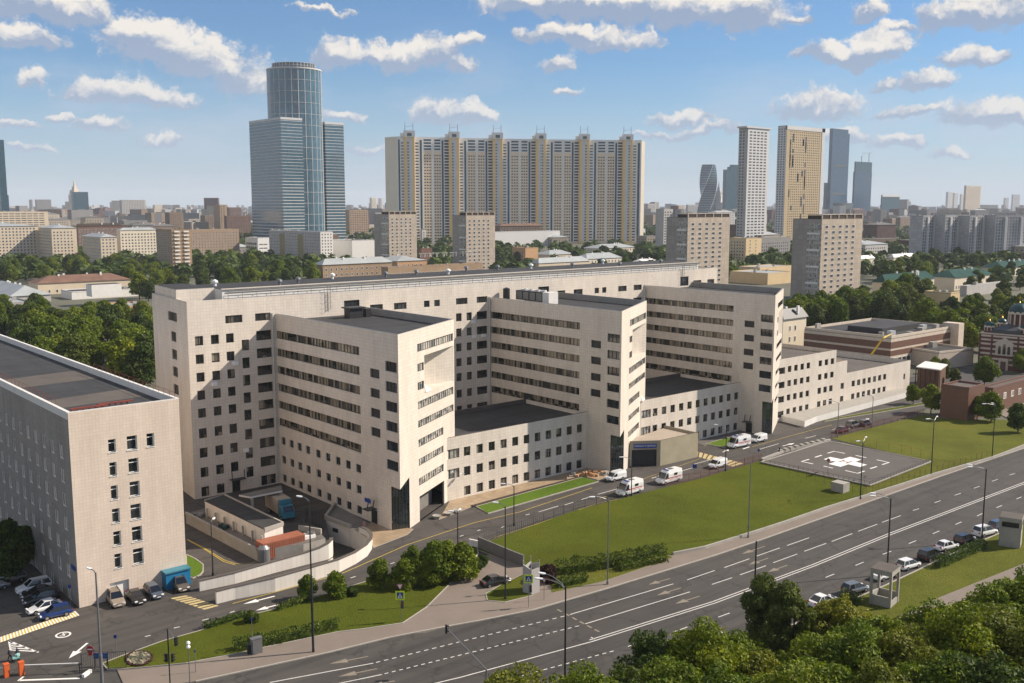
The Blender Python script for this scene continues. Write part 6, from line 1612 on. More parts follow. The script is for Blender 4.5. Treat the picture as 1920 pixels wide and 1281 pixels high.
# fourteen storey panel towers
def panel_tower(xn, yt, xl, xs, xr, yb, label):
    P = at(xn, yb) if yb else at(xn, yt, 46.5); z = top_z(P, yt)
    U = solve_u(P, Vector((1, 0, 0)), xr, z, 1); Dp = solve_u(P, Vector((0, 1, 0)), xl, z, -1)
    RES.append((xl, xr, yt, yb or yt + 120, (P - CAM).length))
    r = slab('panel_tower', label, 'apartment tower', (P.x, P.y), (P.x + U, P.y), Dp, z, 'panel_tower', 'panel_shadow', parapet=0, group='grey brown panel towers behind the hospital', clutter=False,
             front=dict(step=U / 6.2, w=U / 6.2 * .42, h=1.55, dz=(z - 3) / 14, first=U / 12, rows=14), left=None, glass=('glass_far', 'white_paint'))
    t = r[0]; e, n = r[2], r[3]; dz = (z - 3) / 14
    m = MB(); k = U / 11; m.box((P.x + .4, P.y + .4, z), (P.x + U - .4, P.y + Dp * .5, z + 2.0), 0)
    m.build('roof_house', 'dark_brown', t); m = MB()
    for i in range(6): x = P.x + i * (U - .8) / 5; m.box((x, P.y + .02, z), (x + .8, P.y + .45, z + 2.3))
    m.box((P.x, P.y - .05, z + 2.3), (P.x + U, P.y + Dp * .5, z + 2.7)); m.build('roof_pillar', 'panel_tower', t)
    items = []
    for r_ in range(14):
        for s in (.08, .3): items.append((Vector((P.x, P.y + Dp)), Vector((0, -1)), Vector((-1, 0)), Dp * (.52 + s), Dp * (.52 + s) + Dp * .16, 1.6 + r_ * dz, 3.2 + r_ * dz))
    flush_windows(t, items, ('glass_pale', 'white_coat')); bl = None
    for r_ in range(14):
        m = MB(); y0 = P.y + Dp * .04; m.box((P.x - .9, y0, r_ * dz + .5), (P.x - .03, y0 + Dp * .42, r_ * dz + 1.6)); m.build('balcony', ('white_coat', 'concrete', 'stucco_grey')[(r_ * 7) % 3], t)
    return t
panel_tower(1535, 411, 1487, 1535, 1618, 566, 'panel tower furthest to the right, with trees at its foot')
panel_tower(1290, 408, 1250, 1290, 1369, None, 'panel tower rising behind the far end of the hospital roof')
panel_tower(874, 404, 848, 874, 928, None, 'panel tower in front of the middle of the huge yellow apartment wall')
panel_tower(729, 402, 701, 729, 781, None, 'panel tower at the left foot of the huge yellow apartment wall')
# ---- left group
block_px('apartment_block', 'pale yellow seven storey block cut by the frame edge above the park', 'apartment block', -30, 425, -60, 72, yb=492, wall='stucco_pale', front=WF, left=WF, rmat='roof_metal', roof='hip', rise=3)
block_px('apartment_block', 'pale yellow corner block with bright end wall above the dark trees', 'apartment block', 100, 428, 72, 143, yb=492, wall='stucco_pale', front=WF, left=WF, rmat='roof_metal', roof='hip', rise=3)
block_px('apartment_block', 'pale yellow corner block with grey hipped roof and shaded side', 'apartment block', 191, 445, 154, 219, yb=496, wall='stucco_pale', front=WF, left=WF, rmat='roof_metal', roof='hip', rise=3)
block_px('apartment_block', 'long cream block with balconies between hipped block and brown brick tower', 'apartment block', 228, 432, 218, 294, yb=488, wall='stucco_cream', front=WF, rmat='roof_metal', roof='hip', rise=2.5)
block_px('apartment_block', 'tan block with many rows of windows right of the brown brick tower', 'apartment block', 360, 432, 345, 448, yb=484, wall='brick_tan', front=WF, rmat='roof_metal', roof='flat')
t_, pl_, e_, n_, Lf_, D_b = block_px('brick_tower', 'brown brick apartment tower with white balconies above the trees', 'apartment tower', 325, 432, 292, 358, yb=514, wall='brick_tan', left=dict(step=4, w=1.6, h=1.5, dz=3), clutter=False)
for r_ in range(11):
    for s in (.12, .60):
        m = MB(); p = pl_ + e_ * Lf_ * s - n_ * -.0; m.prism([p, p + e_ * Lf_ * .27, p + e_ * Lf_ * .27 + n_ * 1.0, p + n_ * 1.0], 3 + r_ * 3.0, 4.1 + r_ * 3.0); m.build('balcony', 'white_coat', t_)
block_px('apartment_block', 'dark red brick block with slate mansard behind the cream blocks', 'apartment block', 145, 424, 143, 228, zt=30, wall='brick_red', front=WF, rmat='dark_brown', roof='hip', rise=3)
block_px('office_block', 'long beige block with dark window bands at the frame edge', 'office block', -20, 398, -40, 90, zt=44, wall='stucco_pale', front=dict(step=9, w=7.5, h=1.4, dz=3.6), frame=False)
block_px('old_house', 'long low house with rust and grey hipped roof behind the grove', 'house', 72, 532, 53, 245, yb=553, wall='stucco_pale', front=dict(step=4.5, w=1.1, h=1.7, dz=4, rows=1), rmat='roof_rust', roof='hip', rise=4)
t_ = block_px('modern_pavilion', 'white low flat roofed pavilion with a white roof box', 'pavilion', 135, 549, 114, 289, yb=562, wall='white_coat', clutter=True)[0]
q = at(172, 545, 8.5); m = MB(); m.box((q.x, q.y, 5), (q.x + 16, q.y + 9, 11.5), 0, 1); m.build('roof_box', ['white_coat', 'roof_bitumen'], t_)
block_px('old_house', 'small house with bright grey hipped roof at the frame edge', 'house', 20, 556, -40, 95, yb=570, wall='stucco_grey', rmat='roof_metal', roof='hip', rise=5)
block_px('workshop', 'flat brown roofed workshop right of the grove beside the hospital end', 'workshop', 190, 580, 160, 278, yb=597, wall='stucco_orange', rmat='roof_metal', parapet=.8)
block_px('workshop', 'low grey shed with pale edge at the frame edge in the grove', 'workshop', 10, 571, -30, 60, yb=590, wall='concrete', rmat='roof_metal', parapet=.8)
# ---- centre group
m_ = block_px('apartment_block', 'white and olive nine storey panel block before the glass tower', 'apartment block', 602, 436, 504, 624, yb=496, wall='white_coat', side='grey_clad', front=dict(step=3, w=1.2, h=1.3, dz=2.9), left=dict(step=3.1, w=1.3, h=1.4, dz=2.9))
t_, pl_, e_, n_, Lf_, D_b = m_; m = MB(); zt_ = 26
for s0 in (.22, .58): q0 = pl_ - n_ * D_b * (1 - s0); q1 = q0 + n_ * D_b * .10; o_ = e_ * -.12; m.prism([q0 + o_, q1 + o_, q1 + e_ * .0, q0 + e_ * .0], 0, 27)
m.build('olive_stripe', 'olive_panel', t_)
block_px('shopping_centre', 'large white windowless mall block behind the olive panel block', 'mall', 660, 452, 622, 702, zt=21, wall='white_coat', front=dict(step=60, w=40, h=.8, dz=5), frame=False)
block_px('shopping_centre', 'white glass fronted mall wing left of the olive panel block', 'mall', 483, 447, 460, 506, zt=20, wall='white_coat', left=dict(step=5, w=4, h=2.2, dz=4), front=dict(step=5, w=4.5, h=1, dz=4), frame=False)
block_px('shopping_centre', 'long pale blue glass hall at the foot of the yellow apartment wall', 'mall', 926, 436, 915, 1050, zt=20, wall='pale_clad', front=dict(step=200, w=115, h=2, dz=5, first=4), frame=False)
def oldrow(items):
    for (lab, xn, yt, xl, xr, yb, wall, rm, rise) in items:
        block_px('old_house', lab, 'house', xn, yt, xl, xr, yb=yb, wall=wall, front=dict(step=4.2, w=1.2, h=1.9, dz=3.8, first=2), left=dict(step=4.2, w=1.2, h=1.9, dz=3.8, first=2), rmat=rm, roof='hip', rise=rise)
oldrow([('long tan house with grey hipped roof right behind the hospital roof', 606, 497, 590, 735, 532, 'brick_tan', 'roof_metal', 4),
        ('tan house with pale hipped roof beyond the flat solar roof', 745, 490, 700, 800, 512, 'stucco_orange', 'roof_metal', 3.5),
        ('low house with grey metal roof behind the middle of the hospital roof', 1010, 494, 995, 1105, 512, 'stucco_pale', 'roof_metal', 4),
        ('cream house with broad grey hipped roof in the row behind the hospital', 1100, 486, 1075, 1166, 504, 'stucco_cream', 'roof_metal', 4.5),
        ('cream house with grey hipped roof at the foot of the yellow wall', 1125, 466, 1095, 1192, 480, 'stucco_cream', 'roof_metal', 4),
        ('grey roofed house beside a small orange house', 1030, 478, 1005, 1075, 492, 'stucco_pale', 'roof_metal', 4),
        ('white roofed low house near the panel tower behind the hospital end', 1200, 492, 1185, 1235, 503, 'stucco_cream', 'white_coat', 2.5)])
t_, pl_, e_, n_, Lf_, D_b = block_px('flat_roof_hall', 'long tan flat roofed hall carrying white dishes on its roof', 'hall', 728, 503, 715, 905, yb=530, wall='brick_tan', front=dict(step=2.6, w=1.1, h=1.3, dz=4, rows=2), rmat='concrete_dark')
for k in range(22):
    rnd = random.Random(k); p = pl_ + e_ * rnd.uniform(.3, .97) * Lf_ - n_ * rnd.uniform(2, D_b - 2); m = MB(); m.lathe((p.x, p.y, 18.5), [(.2, -2), (.2, 0), (1.3, .9)], 10); m.build('roof_dish', 'white_coat', t_)
block_px('orange_house', 'small orange house with flat roof among trees below the yellow wall', 'house', 985, 466, 960, 1009, zt=15, wall='stucco_orange', left=WF)
block_px('orange_house', 'little brick red house between two panel towers', 'house', 790, 467, 785, 810, zt=14, wall='brick_red')
# ---- right group
block_px('apartment_block', 'yellow five storey block with blank bright end wall', 'apartment block', 1399, 448, 1369, 1428, zt=23, wall='stucco_yellow', left=WF, front=dict(step=9, w=1.3, h=1.5, dz=3.2, first=6))
block_px('yellow_annex', 'low yellow flat roofed annex with vents behind the third wing', 'annex', 1439, 514, 1369, 1487, yb=534, wall='stucco_yellow', rmat='roof_metal')
block_px('yellow_annex', 'low yellow hall with pale roof edge left of the rightmost panel tower', 'annex', 1425, 503, 1385, 1486, zt=9, wall='stucco_yellow', rmat='roof_metal')
for lab, xn, yt, xl, xr, yb in (('cream house with long green hipped roof right of the rightmost panel tower', 1659, 530, 1636, 1752, 556), ('cream house with green hipped roof in the middle of the green roofed row', 1789, 521, 1742, 1862, 545), ('cream house with green hipped roof at the frame edge', 1880, 503, 1837, 1960, 520)):
    block_px('green_roofed_house', lab, 'house', xn, yt, xl, xr, yb=yb, wall='stucco_cream', front=dict(step=3.6, w=1.3, h=2.0, dz=4, first=2), rmat='roof_green', roof='hip', rise=4.5, group='green roofed houses')
block_px('green_roofed_house', 'yellow box shaped house with thin green roof among tall trees', 'house', 1780, 551, 1733, 1800, yb=600, wall='stucco_yellow', front=dict(step=2.6, w=1.0, h=1.8, dz=3.6, first=1.2), rmat='roof_green')
block_px('grey_hall', 'grey flat roofed hall behind the trees near the church', 'hall', 1812, 538, 1800, 1890, yb=556, wall='stucco_grey', rmat='roof_metal')
t_ = block_px('office_house', 'cream house with blue grey hipped roof behind the third wing', 'house', 1466, 599, 1455, 1512, yb=668, wall='stucco_cream', front=dict(step=3.4, w=.8, h=1.7, dz=4, first=4), rmat='slate', roof='hip', rise=3.5)[0]
for k, (lab, xn, yt, xr) in enumerate((('long pale roofed house nearest the rightmost panel tower', 1612, 480, 1640), ('long pale roofed house in front of the grey blue slabs', 1675, 477, 1725), ('long pale roofed house under the grey blue slabs', 1748, 470, 1802), ('long pale roofed house at the foot of the rightmost slab', 1810, 468, 1850))):
    block_px('old_house', lab, 'house', xn, yt + 6, xn - 8, xr, yb=yt + 18, wall='stucco_cream', rmat='white_coat', roof='hip', rise=3, front=dict(step=4, w=1.2, h=1.6, dz=3.6))
for k, (x0, x1, lab) in enumerate(((1731, 1772, 'grey blue panel slab at the left end of its row'), (1773, 1818, 'grey blue panel slab second in its row'), (1819, 1866, 'grey blue panel slab third in its row'), (1867, 1960, 'grey blue panel slab cut by the frame edge'))):
    d0 = 45.0; a = at(x0, 405.6, 44); b_ = at(x1, 405.2, 44); RES.append((x0, x1, 404, 490, 900))
    L0 = (b_ - a).length; t_ = slab('panel_slab', lab, 'apartment block', a.xy, b_.xy, 14, 44 + (k % 2) * .6, 'panel_blue', front=dict(step=3.4, w=1.8, h=1.5, dz=2.9, first=1.2), glass=('glass_far', 'pale_clad'), group='grey blue panel slabs')[0]
    m = MB(); e = (b_ - a).xy.normalized(); n = Vector((e.y, -e.x))
    for f in (.18, .5, .82): p = V2(a) + e * L0 * f; m.prism([p, p + e * 3.2, p + e * 3.2 + n * 1.2, p + n * 1.2], 3, 43)
    m.build('loggia', 'pale_clad', t_)
# striped block next to the third low block
t_, pl_, e_, n_, Lf_, D_b = block_px('striped_block', 'wide flat block striped in dark red brick and cream behind the low wing', 'building', 1671, 636, 1508, 1792, zt=10.0, wall='stone_pale', rmat='roof_bitumen', parapet=1.0, clutter=True)
m = MB()
for z0, z1 in ((4.2, 6.0), (6.7, 8.9)):
    m.facade(pl_ + n_ * .06, pl_ + e_ * Lf_ + n_ * .06, z0, z1); m.facade(pl_ - n_ * D_b - e_ * .06, pl_ - e_ * .06, z0, z1)
m.build('brick_band', 'brick_red', t_)
flush_windows(t_, grid(pl_, pl_ + e_ * Lf_, 1.0, 1, 3, 1.9, 2.0, 3.0, 2.3, sillh=.4) + grid(pl_ - n_ * D_b, pl_, 1.0, 1, 3, 1.9, 2.0, 4.0, 2.6, sillh=.4), ('glass_plain', 'white_coat'))
m = MB(); p = pl_ + e_ * (Lf_ - 2); m.obox(p, e_, 4, 6, 0, 12.2); m.build('stair_tower', 'stone_pale', t_)
m = MB(); p = pl_ + e_ * Lf_ * .5 - n_ * D_b * .45; m.obox(p, e_, Lf_ * .6, D_b * .4, 10, 12.0, 0, 0); m.build('roof_storey', 'roof_bitumen', t_)
for k, (s, q_) in enumerate(((.2, .15), (.3, .3), (.75, .2), (.8, .6))):
    m = MB(); p = pl_ + e_ * Lf_ * s - n_ * D_b * q_; m.obox(p, e_, 3.0, 1.6, 10.1, 11.6); m.build('roof_unit', 'metal_light', t_)
a = at(1676, 702); q = pl_ + e_ * Lf_ * .0
t2 = slab('brick_annex', 'low striped annex with flat roof in front of the striped block', 'building', at(1760, 664, 5.0).xy, at(1826, 657, 5.0).xy, 16, 5.0, 'stone_pale', rmat='roof_bitumen', parapet=.8)[0]
c = at(1672, 640, 9); t = thing('crane_arm', 'thin yellow lifting arm leaning on the striped block roof', 'crane', at(1634, 664, 8)); p0, p1, p2 = at(1634, 665, 7.6), at(1656, 634, 14), at(1672, 626, 14.5)
m = MB(); m.tube(p0, p1, .35, .28, 6); m.tube(p1, p2, .28, .15, 6); m.build('boom', 'yellow_paint', t)
# brick houses at the right
def brick(lab, P, U, D, z):
    t = slab('brick_building', lab, 'building', P, (P[0] + U, P[1]), D, z, 'brick_red', rmat='roof_brown', parapet=.5, front=dict(step=4.6, w=1.5, h=1.4, dz=3.4, first=2, z0=z - 4, rows=1), clutter=False, glass=('glass_pale', 'white_paint'))[0]; return t
P = at(1813, 789.5); z = top_z(P, 731); Dp = solve_u(P, Vector((0, 1, 0)), 1765, z, -1); slab('brick_building', 'dark red brick block with blank shaded side wall beside the lawn', 'building', (P.x, P.y), (P.x + 9, P.y), Dp, z, 'brick_red', rmat='roof_brown', clutter=False)
P2_ = at(1859, 775); z = top_z(P2_, 731); brick('long red brick building with square windows and flat roof behind the bushes', (P2_.x, P2_.y), 60, solve_u(P2_, Vector((0, 1, 0)), 1838, z, -1), z)
P = at(1745, 722); zt_ = 6.5; t = thing('timber_kiosk', 'dark timber kiosk with white tilted roof behind the third block end', 'kiosk', P)
a, b, c, d = at(1718, 686, zt_), at(1763, 692, zt_), at(1777, 682, zt_), at(1735, 676, zt_)
m = MB(); m.prism([p.lerp((a + b + c + d) / 4, .1).xy for p in (a, b, c, d)], 0, 6.0); m.build('wall', 'wood', t); m = MB(); m.prism([p.xy for p in (a, b, c, d)], 6.0, 6.3); m.build('roof', 'white_coat', t)
m = MB()
for k in range(6): p = a.lerp(b, k / 5); m.box((p.x - .1, p.y - .1, 0), (p.x + .1, p.y + .1, 6.0))
m.build('post', 'dark_brown', t)
m = MB(); m.lathe((0, 0, 0), [(.15, 0), (.15, 2.2), (3.2, 2.3), (2.2, 3.4), (.1, 4.2)], 14); q = at(1783, 600); tag(m.build('garden_umbrella', 'verdigris', origin=q, local=True), 'green dome shaped canopy among trees near the yellow box house', 'canopy')
# ---------------------------------------------------------------- church
ch0 = at(1881, 694); ex = Vector((.10, -.995)); ey = Vector((.995, .10)); CB = V2(ch0)
t = thing('striped_church', 'brick church striped dark red and cream with green dome and gold cross', 'church', (CB.x, CB.y, 0))
def cl(x, y): return CB + ex * x + ey * y
Wc, Dc, Hc = 7.9, 17.0, 11.6
cor = [cl(-Wc, 0), cl(Wc, 0), cl(Wc, Dc), cl(-Wc, Dc)]
m = MB(); m.prism(cor, -.2, Hc, 0); m.build('wall', 'stone_dark', t)
m = MB()
for z in (1.6, 3.2, 4.8, 6.4, 8.0, 9.4, 10.7): m.prism([cl(-Wc - .05, -.05), cl(Wc + .05, -.05), cl(Wc + .05, Dc), cl(-Wc - .05, Dc)], z, z + .62)
m.build('cream_band', 'stone_pale', t)
m = MB(); m.prism([cl(-Wc - .2, -.2), cl(Wc + .2, -.2), cl(Wc + .2, Dc + .2), cl(-Wc - .2, Dc + .2)], Hc, Hc + .4); m.build('cornice', 'stone_pale', t)
m = MB()
for s in (-Wc, -4.1, 4.1, Wc): c = cl(s, -.12); m.obox(c, ex, .5, .35, 0, Hc)
m.build('pilaster', 'stone_dark', t)
m = MB(); c = cl(0, -.3); m.obox(c, ex, 5.4, .3, 4.8, 8.6)
m.face([(*cl(-3.4, -.46), 8.6), (*cl(3.4, -.46), 8.6), (*cl(0, -.46), 10.9)]); m.build('gable', 'stone_pale', t)
for s, w_, zt_ in ((-1.45, .85, 8.0), (0, .95, 8.7), (1.45, .85, 8.0)):
    m = MB(); c = cl(s, -.5); m.obox(c, ex, w_, .12, 5.3, zt_ - .4); 
    for k in range(8):
        a0, a1 = pi * k / 8, pi * (k + 1) / 8; m.face([(*cl(s, -.57), zt_ - .4), (*cl(s + w_ / 2 * cos(a0), -.57), zt_ - .4 + w_ / 2 * sin(a0)), (*cl(s + w_ / 2 * cos(a1), -.57), zt_ - .4 + w_ / 2 * sin(a1))])
    m.build('window', 'glass_plain', t)
m = MB(); m.obox(cl(0, -.3), ex, 3.0, .6, 0, 3.9); o = m.build('portal', 'stone_pale', t); m = MB(); m.obox(cl(0, -.64), ex, 1.6, .1, 0, 2.9); m.build('door', 'wood', o)
m = MB(); q = cl(0, Dc / 2)
m.prism([cl(-4.6, .4), cl(4.6, .4), cl(4.6, Dc - .4), cl(-4.6, Dc - .4)], Hc + .4, Hc + 1.6); 
m.face([(*cl(-4.6, .4), Hc + 1.6), (*cl(4.6, .4), Hc + 1.6), (*q, Hc + 4)]); m.face([(*cl(4.6, .4), Hc + 1.6), (*cl(4.6, Dc - .4), Hc + 1.6), (*q, Hc + 4)]); m.face([(*cl(-4.6, Dc - .4), Hc + 1.6), (*cl(-4.6, .4), Hc + 1.6), (*q, Hc + 4)]); m.build('roof', 'slate', t)
def dome(c, r, z0, hd, main):
    m = MB(); m.lathe((c.x, c.y, 0), [(r * 1.12, z0 - .8), (r * 1.12, z0), (r * .9, z0), (r * .9, z0 + hd)], 20); o = m.build('drum', 'stone_dark', t)
    n = 12 if main else 8
    for k in range(n): a = 2 * pi * k / n; p = MB(); p.tube((c.x + r * cos(a), c.y + r * sin(a), z0), (c.x + r * cos(a), c.y + r * sin(a), z0 + hd), r * .085, n=8); p.build('column', 'stone_pale', o)
    p = MB()
    for k in range(n):
        a0 = 2 * pi * k / n
        for j in range(6):
            b0, b1 = a0 + 2 * pi / n * j / 6, a0 + 2 * pi / n * (j + 1) / 6; h0, h1 = .3 * r * sin(pi * j / 6) * .5, .3 * r * sin(pi * (j + 1) / 6) * .5
            p.face([(c.x + r * 1.06 * cos(b0), c.y + r * 1.06 * sin(b0), z0 + hd - .4), (c.x + r * 1.06 * cos(b1), c.y + r * 1.06 * sin(b1), z0 + hd - .4), (c.x + r * 1.06 * cos(b1), c.y + r * 1.06 * sin(b1), z0 + hd + h1), (c.x + r * 1.06 * cos(b0), c.y + r * 1.06 * sin(b0), z0 + hd + h0)])
    p.build('arch_band', 'stone_pale', o)
    p = MB(); p.lathe((c.x, c.y, z0 + hd), [(r * 1.03 * cos(a), r * .98 * sin(a)) for a in [pi / 2 * k / 9 for k in range(9)]] + [(.12 * r, r * 1.0), (0, r * 1.06)], 24); d = p.build('dome', 'verdigris', t, smooth=True)
    zt = z0 + hd + r
    p = MB(); p.lathe((c.x, c.y, zt), [(.22, 0), (.3, .35), (0, .7)], 8); p.tube((c.x, c.y, zt), (c.x, c.y, zt + (2.8 if main else 1.4)), .08, n=6); p.tube((c.x - ex.x * .6, c.y - ex.y * .6, zt + (1.9 if main else 1)), (c.x + ex.x * .6, c.y + ex.y * .6, zt + (1.9 if main else 1)), .07, n=6); p.build('cross', 'gold', d)
dome(cl(1.2, Dc / 2), 3.1, Hc + 2.6, 4.4, True)
for sx, sy in ((-5.9, 2.2), (5.4, 2.2), (-5.9, Dc - 2.2), (5.4, Dc - 2.2)): dome(cl(sx, sy), 1.55, Hc + 1.0, 1.5, False)
# ---------------------------------------------------------------- huge yellow apartment wall
a, b = at(744, 256, 147), at(1203, 263, 147); a2, b2 = V2(a), V2(b); e = (b2 - a2).normalized(); n = Vector((e.y, -e.x)); Lw = (b2 - a2).length; Dw = 22; RES.append((729, 1204, 240, 470, 1300))
t = thing('apartment_wall', 'huge forty storey yellow and grey apartment wall with six turrets on its roof', 'apartment tower', (a2.x, a2.y, 0))
def wp(f, d=0.0): return a2 + e * Lw * f - n * (sin(pi * f) * 13.0) + n * d          # gently hollow front
NS = 24; m = MB()
for k in range(NS): m.facade(wp(k / NS), wp((k + 1) / NS), -.2, 147, m=0)
r1 = wp(1) + e * 6.5 - n * 3.5
m.facade(wp(1), r1, -.2, 146, m=1); m.facade(r1, r1 - n * Dw, -.2, 146, m=1); m.facade(wp(0) - n * Dw - e * 14, wp(0), -.2, 147, m=1)
m.face([(*wp(1), 146), (*r1, 146), (*(r1 - n * Dw), 146), (*(wp(1) - n * Dw), 146)], 1)
for k in range(NS): m.face([(*wp(k / NS), 147), (*wp((k + 1) / NS), 147), (*(wp((k + 1) / NS) - n * Dw), 147), (*(wp(k / NS) - n * Dw), 147)], 1); m.facade(wp((k + 1) / NS) - n * Dw, wp(k / NS) - n * Dw, -.2, 147, m=0)
m.face([(*wp(0), 147), (*(wp(0) - n * Dw), 147), (*(wp(0) - n * Dw - e * 14), 147)], 1)
m.build('wall', ['wall_tan', 'wall_cream'], t)
def cell(mb, f0, f1, z0, z1, pr, mm=0):
    p, q = wp(f0), wp(f1); mb.prism([p + n * pr, q + n * pr, q - n * .05, p - n * .05], z0, z1, mm)
PXF = 1 / 459.0; RZ = 4.05; rows_ = 34
fr = [(p - 744) * PXF for p in (766, 848, 929.5, 1011.5, 1094, 1176)]
whc = MB(); glc = MB(); bal = MB(); top = MB(); items = []
def wcol(f, w, z0=4, nrow=rows_, pr=0.0):
    p = wp(f) + n * pr; q = wp(f + .01); ee = (q - wp(f)).normalized(); nn = Vector((ee.y, -ee.x))
    for r_ in range(nrow): items.append((p, ee, nn, 0, w, z0 + r_ * RZ, z0 + 1.75 + r_ * RZ))
for i, f in enumerate(fr):
    q = wp(f); w_ = 9 / 459 * Lw
    m = MB(); m.obox(q + n * 1.4, e, w_ * 2, 3.4, 0, 146.5, 0); o = m.build('bay', 'wall_yellow', t)
    m = MB(); m.obox(q + n * .9, e, w_ * 2.2, 7, 146.5, 155, 0); m.build('turret', 'wall_pale', t); m = MB(); m.obox(q - e * w_ * 1.45, e, w_ * .6, 6, 147, 151.5); m.build('roof_box', 'wall_pale', t)
    m = MB(); m.obox(q + n * 4.5, e, w_ * .9, .2, 147.6, 151.8); m.build('turret_window', 'glass_plain', t)
    for s in (-.8, .8): m = MB(); m.tube((*(q + e * w_ * s), 155), (*(q + e * w_ * s), 166), .45, .3, 6); m.build('mast', 'metal_grey', t)
    m = MB(); m.tube((*(q - e * w_ * .8), 160), (*(q + e * w_ * .8), 162), .18, n=4); m.build('mast_stay', 'metal_grey', t)
    for s in (.55, 1.1): wcol(f - 9 * PXF + s * 9 * PXF, 2.6, pr=3.1)
    m = MB(); p0 = q - e * w_ * .5 + n * 3.12; m.prism([p0, p0 + e * w_ * 1.0, p0 + e * w_ * 1.0 - n * .1, p0 - n * .1], 3, 145.5); m.build('grey_strip', 'wall_grey', o)
    X = lambda d: f + d * PXF
    if i < 5:
        cell(whc, X(9.3), X(25), 2, 147, .35); wcol(X(11), 4.6, pr=.4); cell(glc, X(19.5), X(23), 3, 143, .5)
        cell(whc, X(41.2), X(44.6), 2, 147, .2)
        for d in (27, 31.7, 36.4, 45.6, 50.1, 54.6): wcol(X(d), 2.3, nrow=rows_ - 4)
        cell(whc, X(25), X(58), 128.5, 147, .15)
        for r_ in range(4):
            cell(top, X(26.5), X(40), 129.8 + r_ * RZ, 132.0 + r_ * RZ, .3); cell(top, X(46), X(57), 129.8 + r_ * RZ, 132.0 + r_ * RZ, .3)
        cell(whc, X(58), X(73), 2, 147, .35); cell(glc, X(59.3), X(62.8), 3, 143, .5)
        for r_ in range(rows_ + 1): cell(bal, X(64.4), X(72.4), 3.4 + r_ * RZ, 6.0 + r_ * RZ, .5)
    else:
        cell(whc, X(9.3), X(27), 2, 147, .35); wcol(X(11), 4.6, pr=.4); cell(glc, X(20), X(24), 3, 143, .5)
cell(whc, 0, fr[0] - 9.3 * PXF, 2, 147, .35); cell(glc, 2 * PXF, 5 * PXF, 3, 143, .5); wcol(7 * PXF, 3.6, pr=.4)
whc.build('white_column', 'wall_pale', t); tag(glc.build('glass_column', 'glass_teal', t), kind='stuff'); tag(bal.build('balcony_opening', 'dark_brown', t), kind='stuff'); tag(top.build('upper_window', 'glass_teal', t), kind='stuff')
flush_windows(t, items, ('glass_plain', 'white_paint'), keep=100, frame=False)
# ---------------------------------------------------------------- round glass tower
RES.append((467, 644, 118, 440, 1430)); GZ = 180.0; P = at(526, 221, GZ)
t = thing('glass_tower', 'blue glass office tower with round core and two slab wings', 'office tower', (P.x, P.y, 0))
def banded(nm, P, U, D, z, glass_m):
    m = MB(); m.prism([(P.x, P.y), (P.x + U, P.y), (P.x + U, P.y + D), (P.x, P.y + D)], -.2, z); o = m.build(nm, glass_m, t); b = MB(); k = 6.0
    while k < z - 1: b.prism([(P.x - .25, P.y - .25), (P.x + U + .25, P.y - .25), (P.x + U + .25, P.y + D), (P.x - .25, P.y + D)], k, k + (1.1 if k < z * .5 else .62)); k += 4.6
    b.prism([(P.x - .3, P.y - .3), (P.x + U + .3, P.y - .3), (P.x + U + .3, P.y + D), (P.x - .3, P.y + D)], z - 2, z + 1.2); b.build('floor_band', 'pale_clad', o)
    return o
U = solve_u(P, Vector((1, 0, 0)), 566, GZ, 1); Dg = solve_u(P, Vector((0, 1, 0)), 467, GZ, -1); banded('slab_wing', P, U, Dg, GZ, 'glass_sky')
Q = at(609, 230, GZ); U2 = solve_u(Q, Vector((1, 0, 0)), 644, GZ, 1); banded('slab_wing', Q, U2, 34, GZ, 'glass_sky')
cc = at(554, 230, GZ - 2); vd = (cc - CAM); vd.z = 0; vd.normalize(); cc = cc + vd * 20; dist = hypot(cc.x - CAM.x, cc.y - CAM.y); rr = 47.5 / F * dist; zt_ = top_z(Vector((cc.x, cc.y, 0)), 133)
m = MB(); m.lathe((cc.x, cc.y, 0), [(rr, -.2), (rr, zt_), (0, zt_)], 48); o = m.build('round_core', 'glass_sky', t); m = MB()
for k in range(26): a = 2 * pi * k / 26; m.tube((cc.x + rr * cos(a), cc.y + rr * sin(a), 0), (cc.x + rr * cos(a), cc.y + rr * sin(a), zt_), .45, n=4)
z = 8.0
while z < zt_: m.lathe((cc.x, cc.y, z), [(rr + .1, 0), (rr + .5, .25), (rr + .1, .5)], 48); z += 16.5
m.lathe((cc.x, cc.y, zt_), [(rr + .1, -1.2), (rr + 1.0, -1.0), (rr + 1.0, .8), (rr - 6, .8)], 48); m.build('mullion', 'pale_clad', o)
m = MB(); m.lathe((cc.x, cc.y, zt_), [(rr * .78, 0), (rr * .78, 8.5), (rr * .72, 8.5), (rr * .72, 0)], 40); o = m.build('crown', 'glass_office', t); m = MB()
for k in range(36): a = 2 * pi * k / 36; m.tube((cc.x + rr * .79 * cos(a), cc.y + rr * .79 * sin(a), zt_), (cc.x + rr * .79 * cos(a), cc.y + rr * .79 * sin(a), zt_ + 8.8), .4, n=4)
for z in (4.3, 8.6): m.lathe((cc.x, cc.y, zt_ + z), [(rr * .78, 0), (rr * .81, .2), (rr * .78, .6)], 40)
m.build('crown_rib', 'pale_clad', o)
ct = Vector((at(598, 230, GZ).x, at(598, 230, GZ).y)); m = MB(); m.obox(ct, (1, 0), 5, 12, 0, GZ + 5); m.build('lift_shaft', 'pale_clad', t)
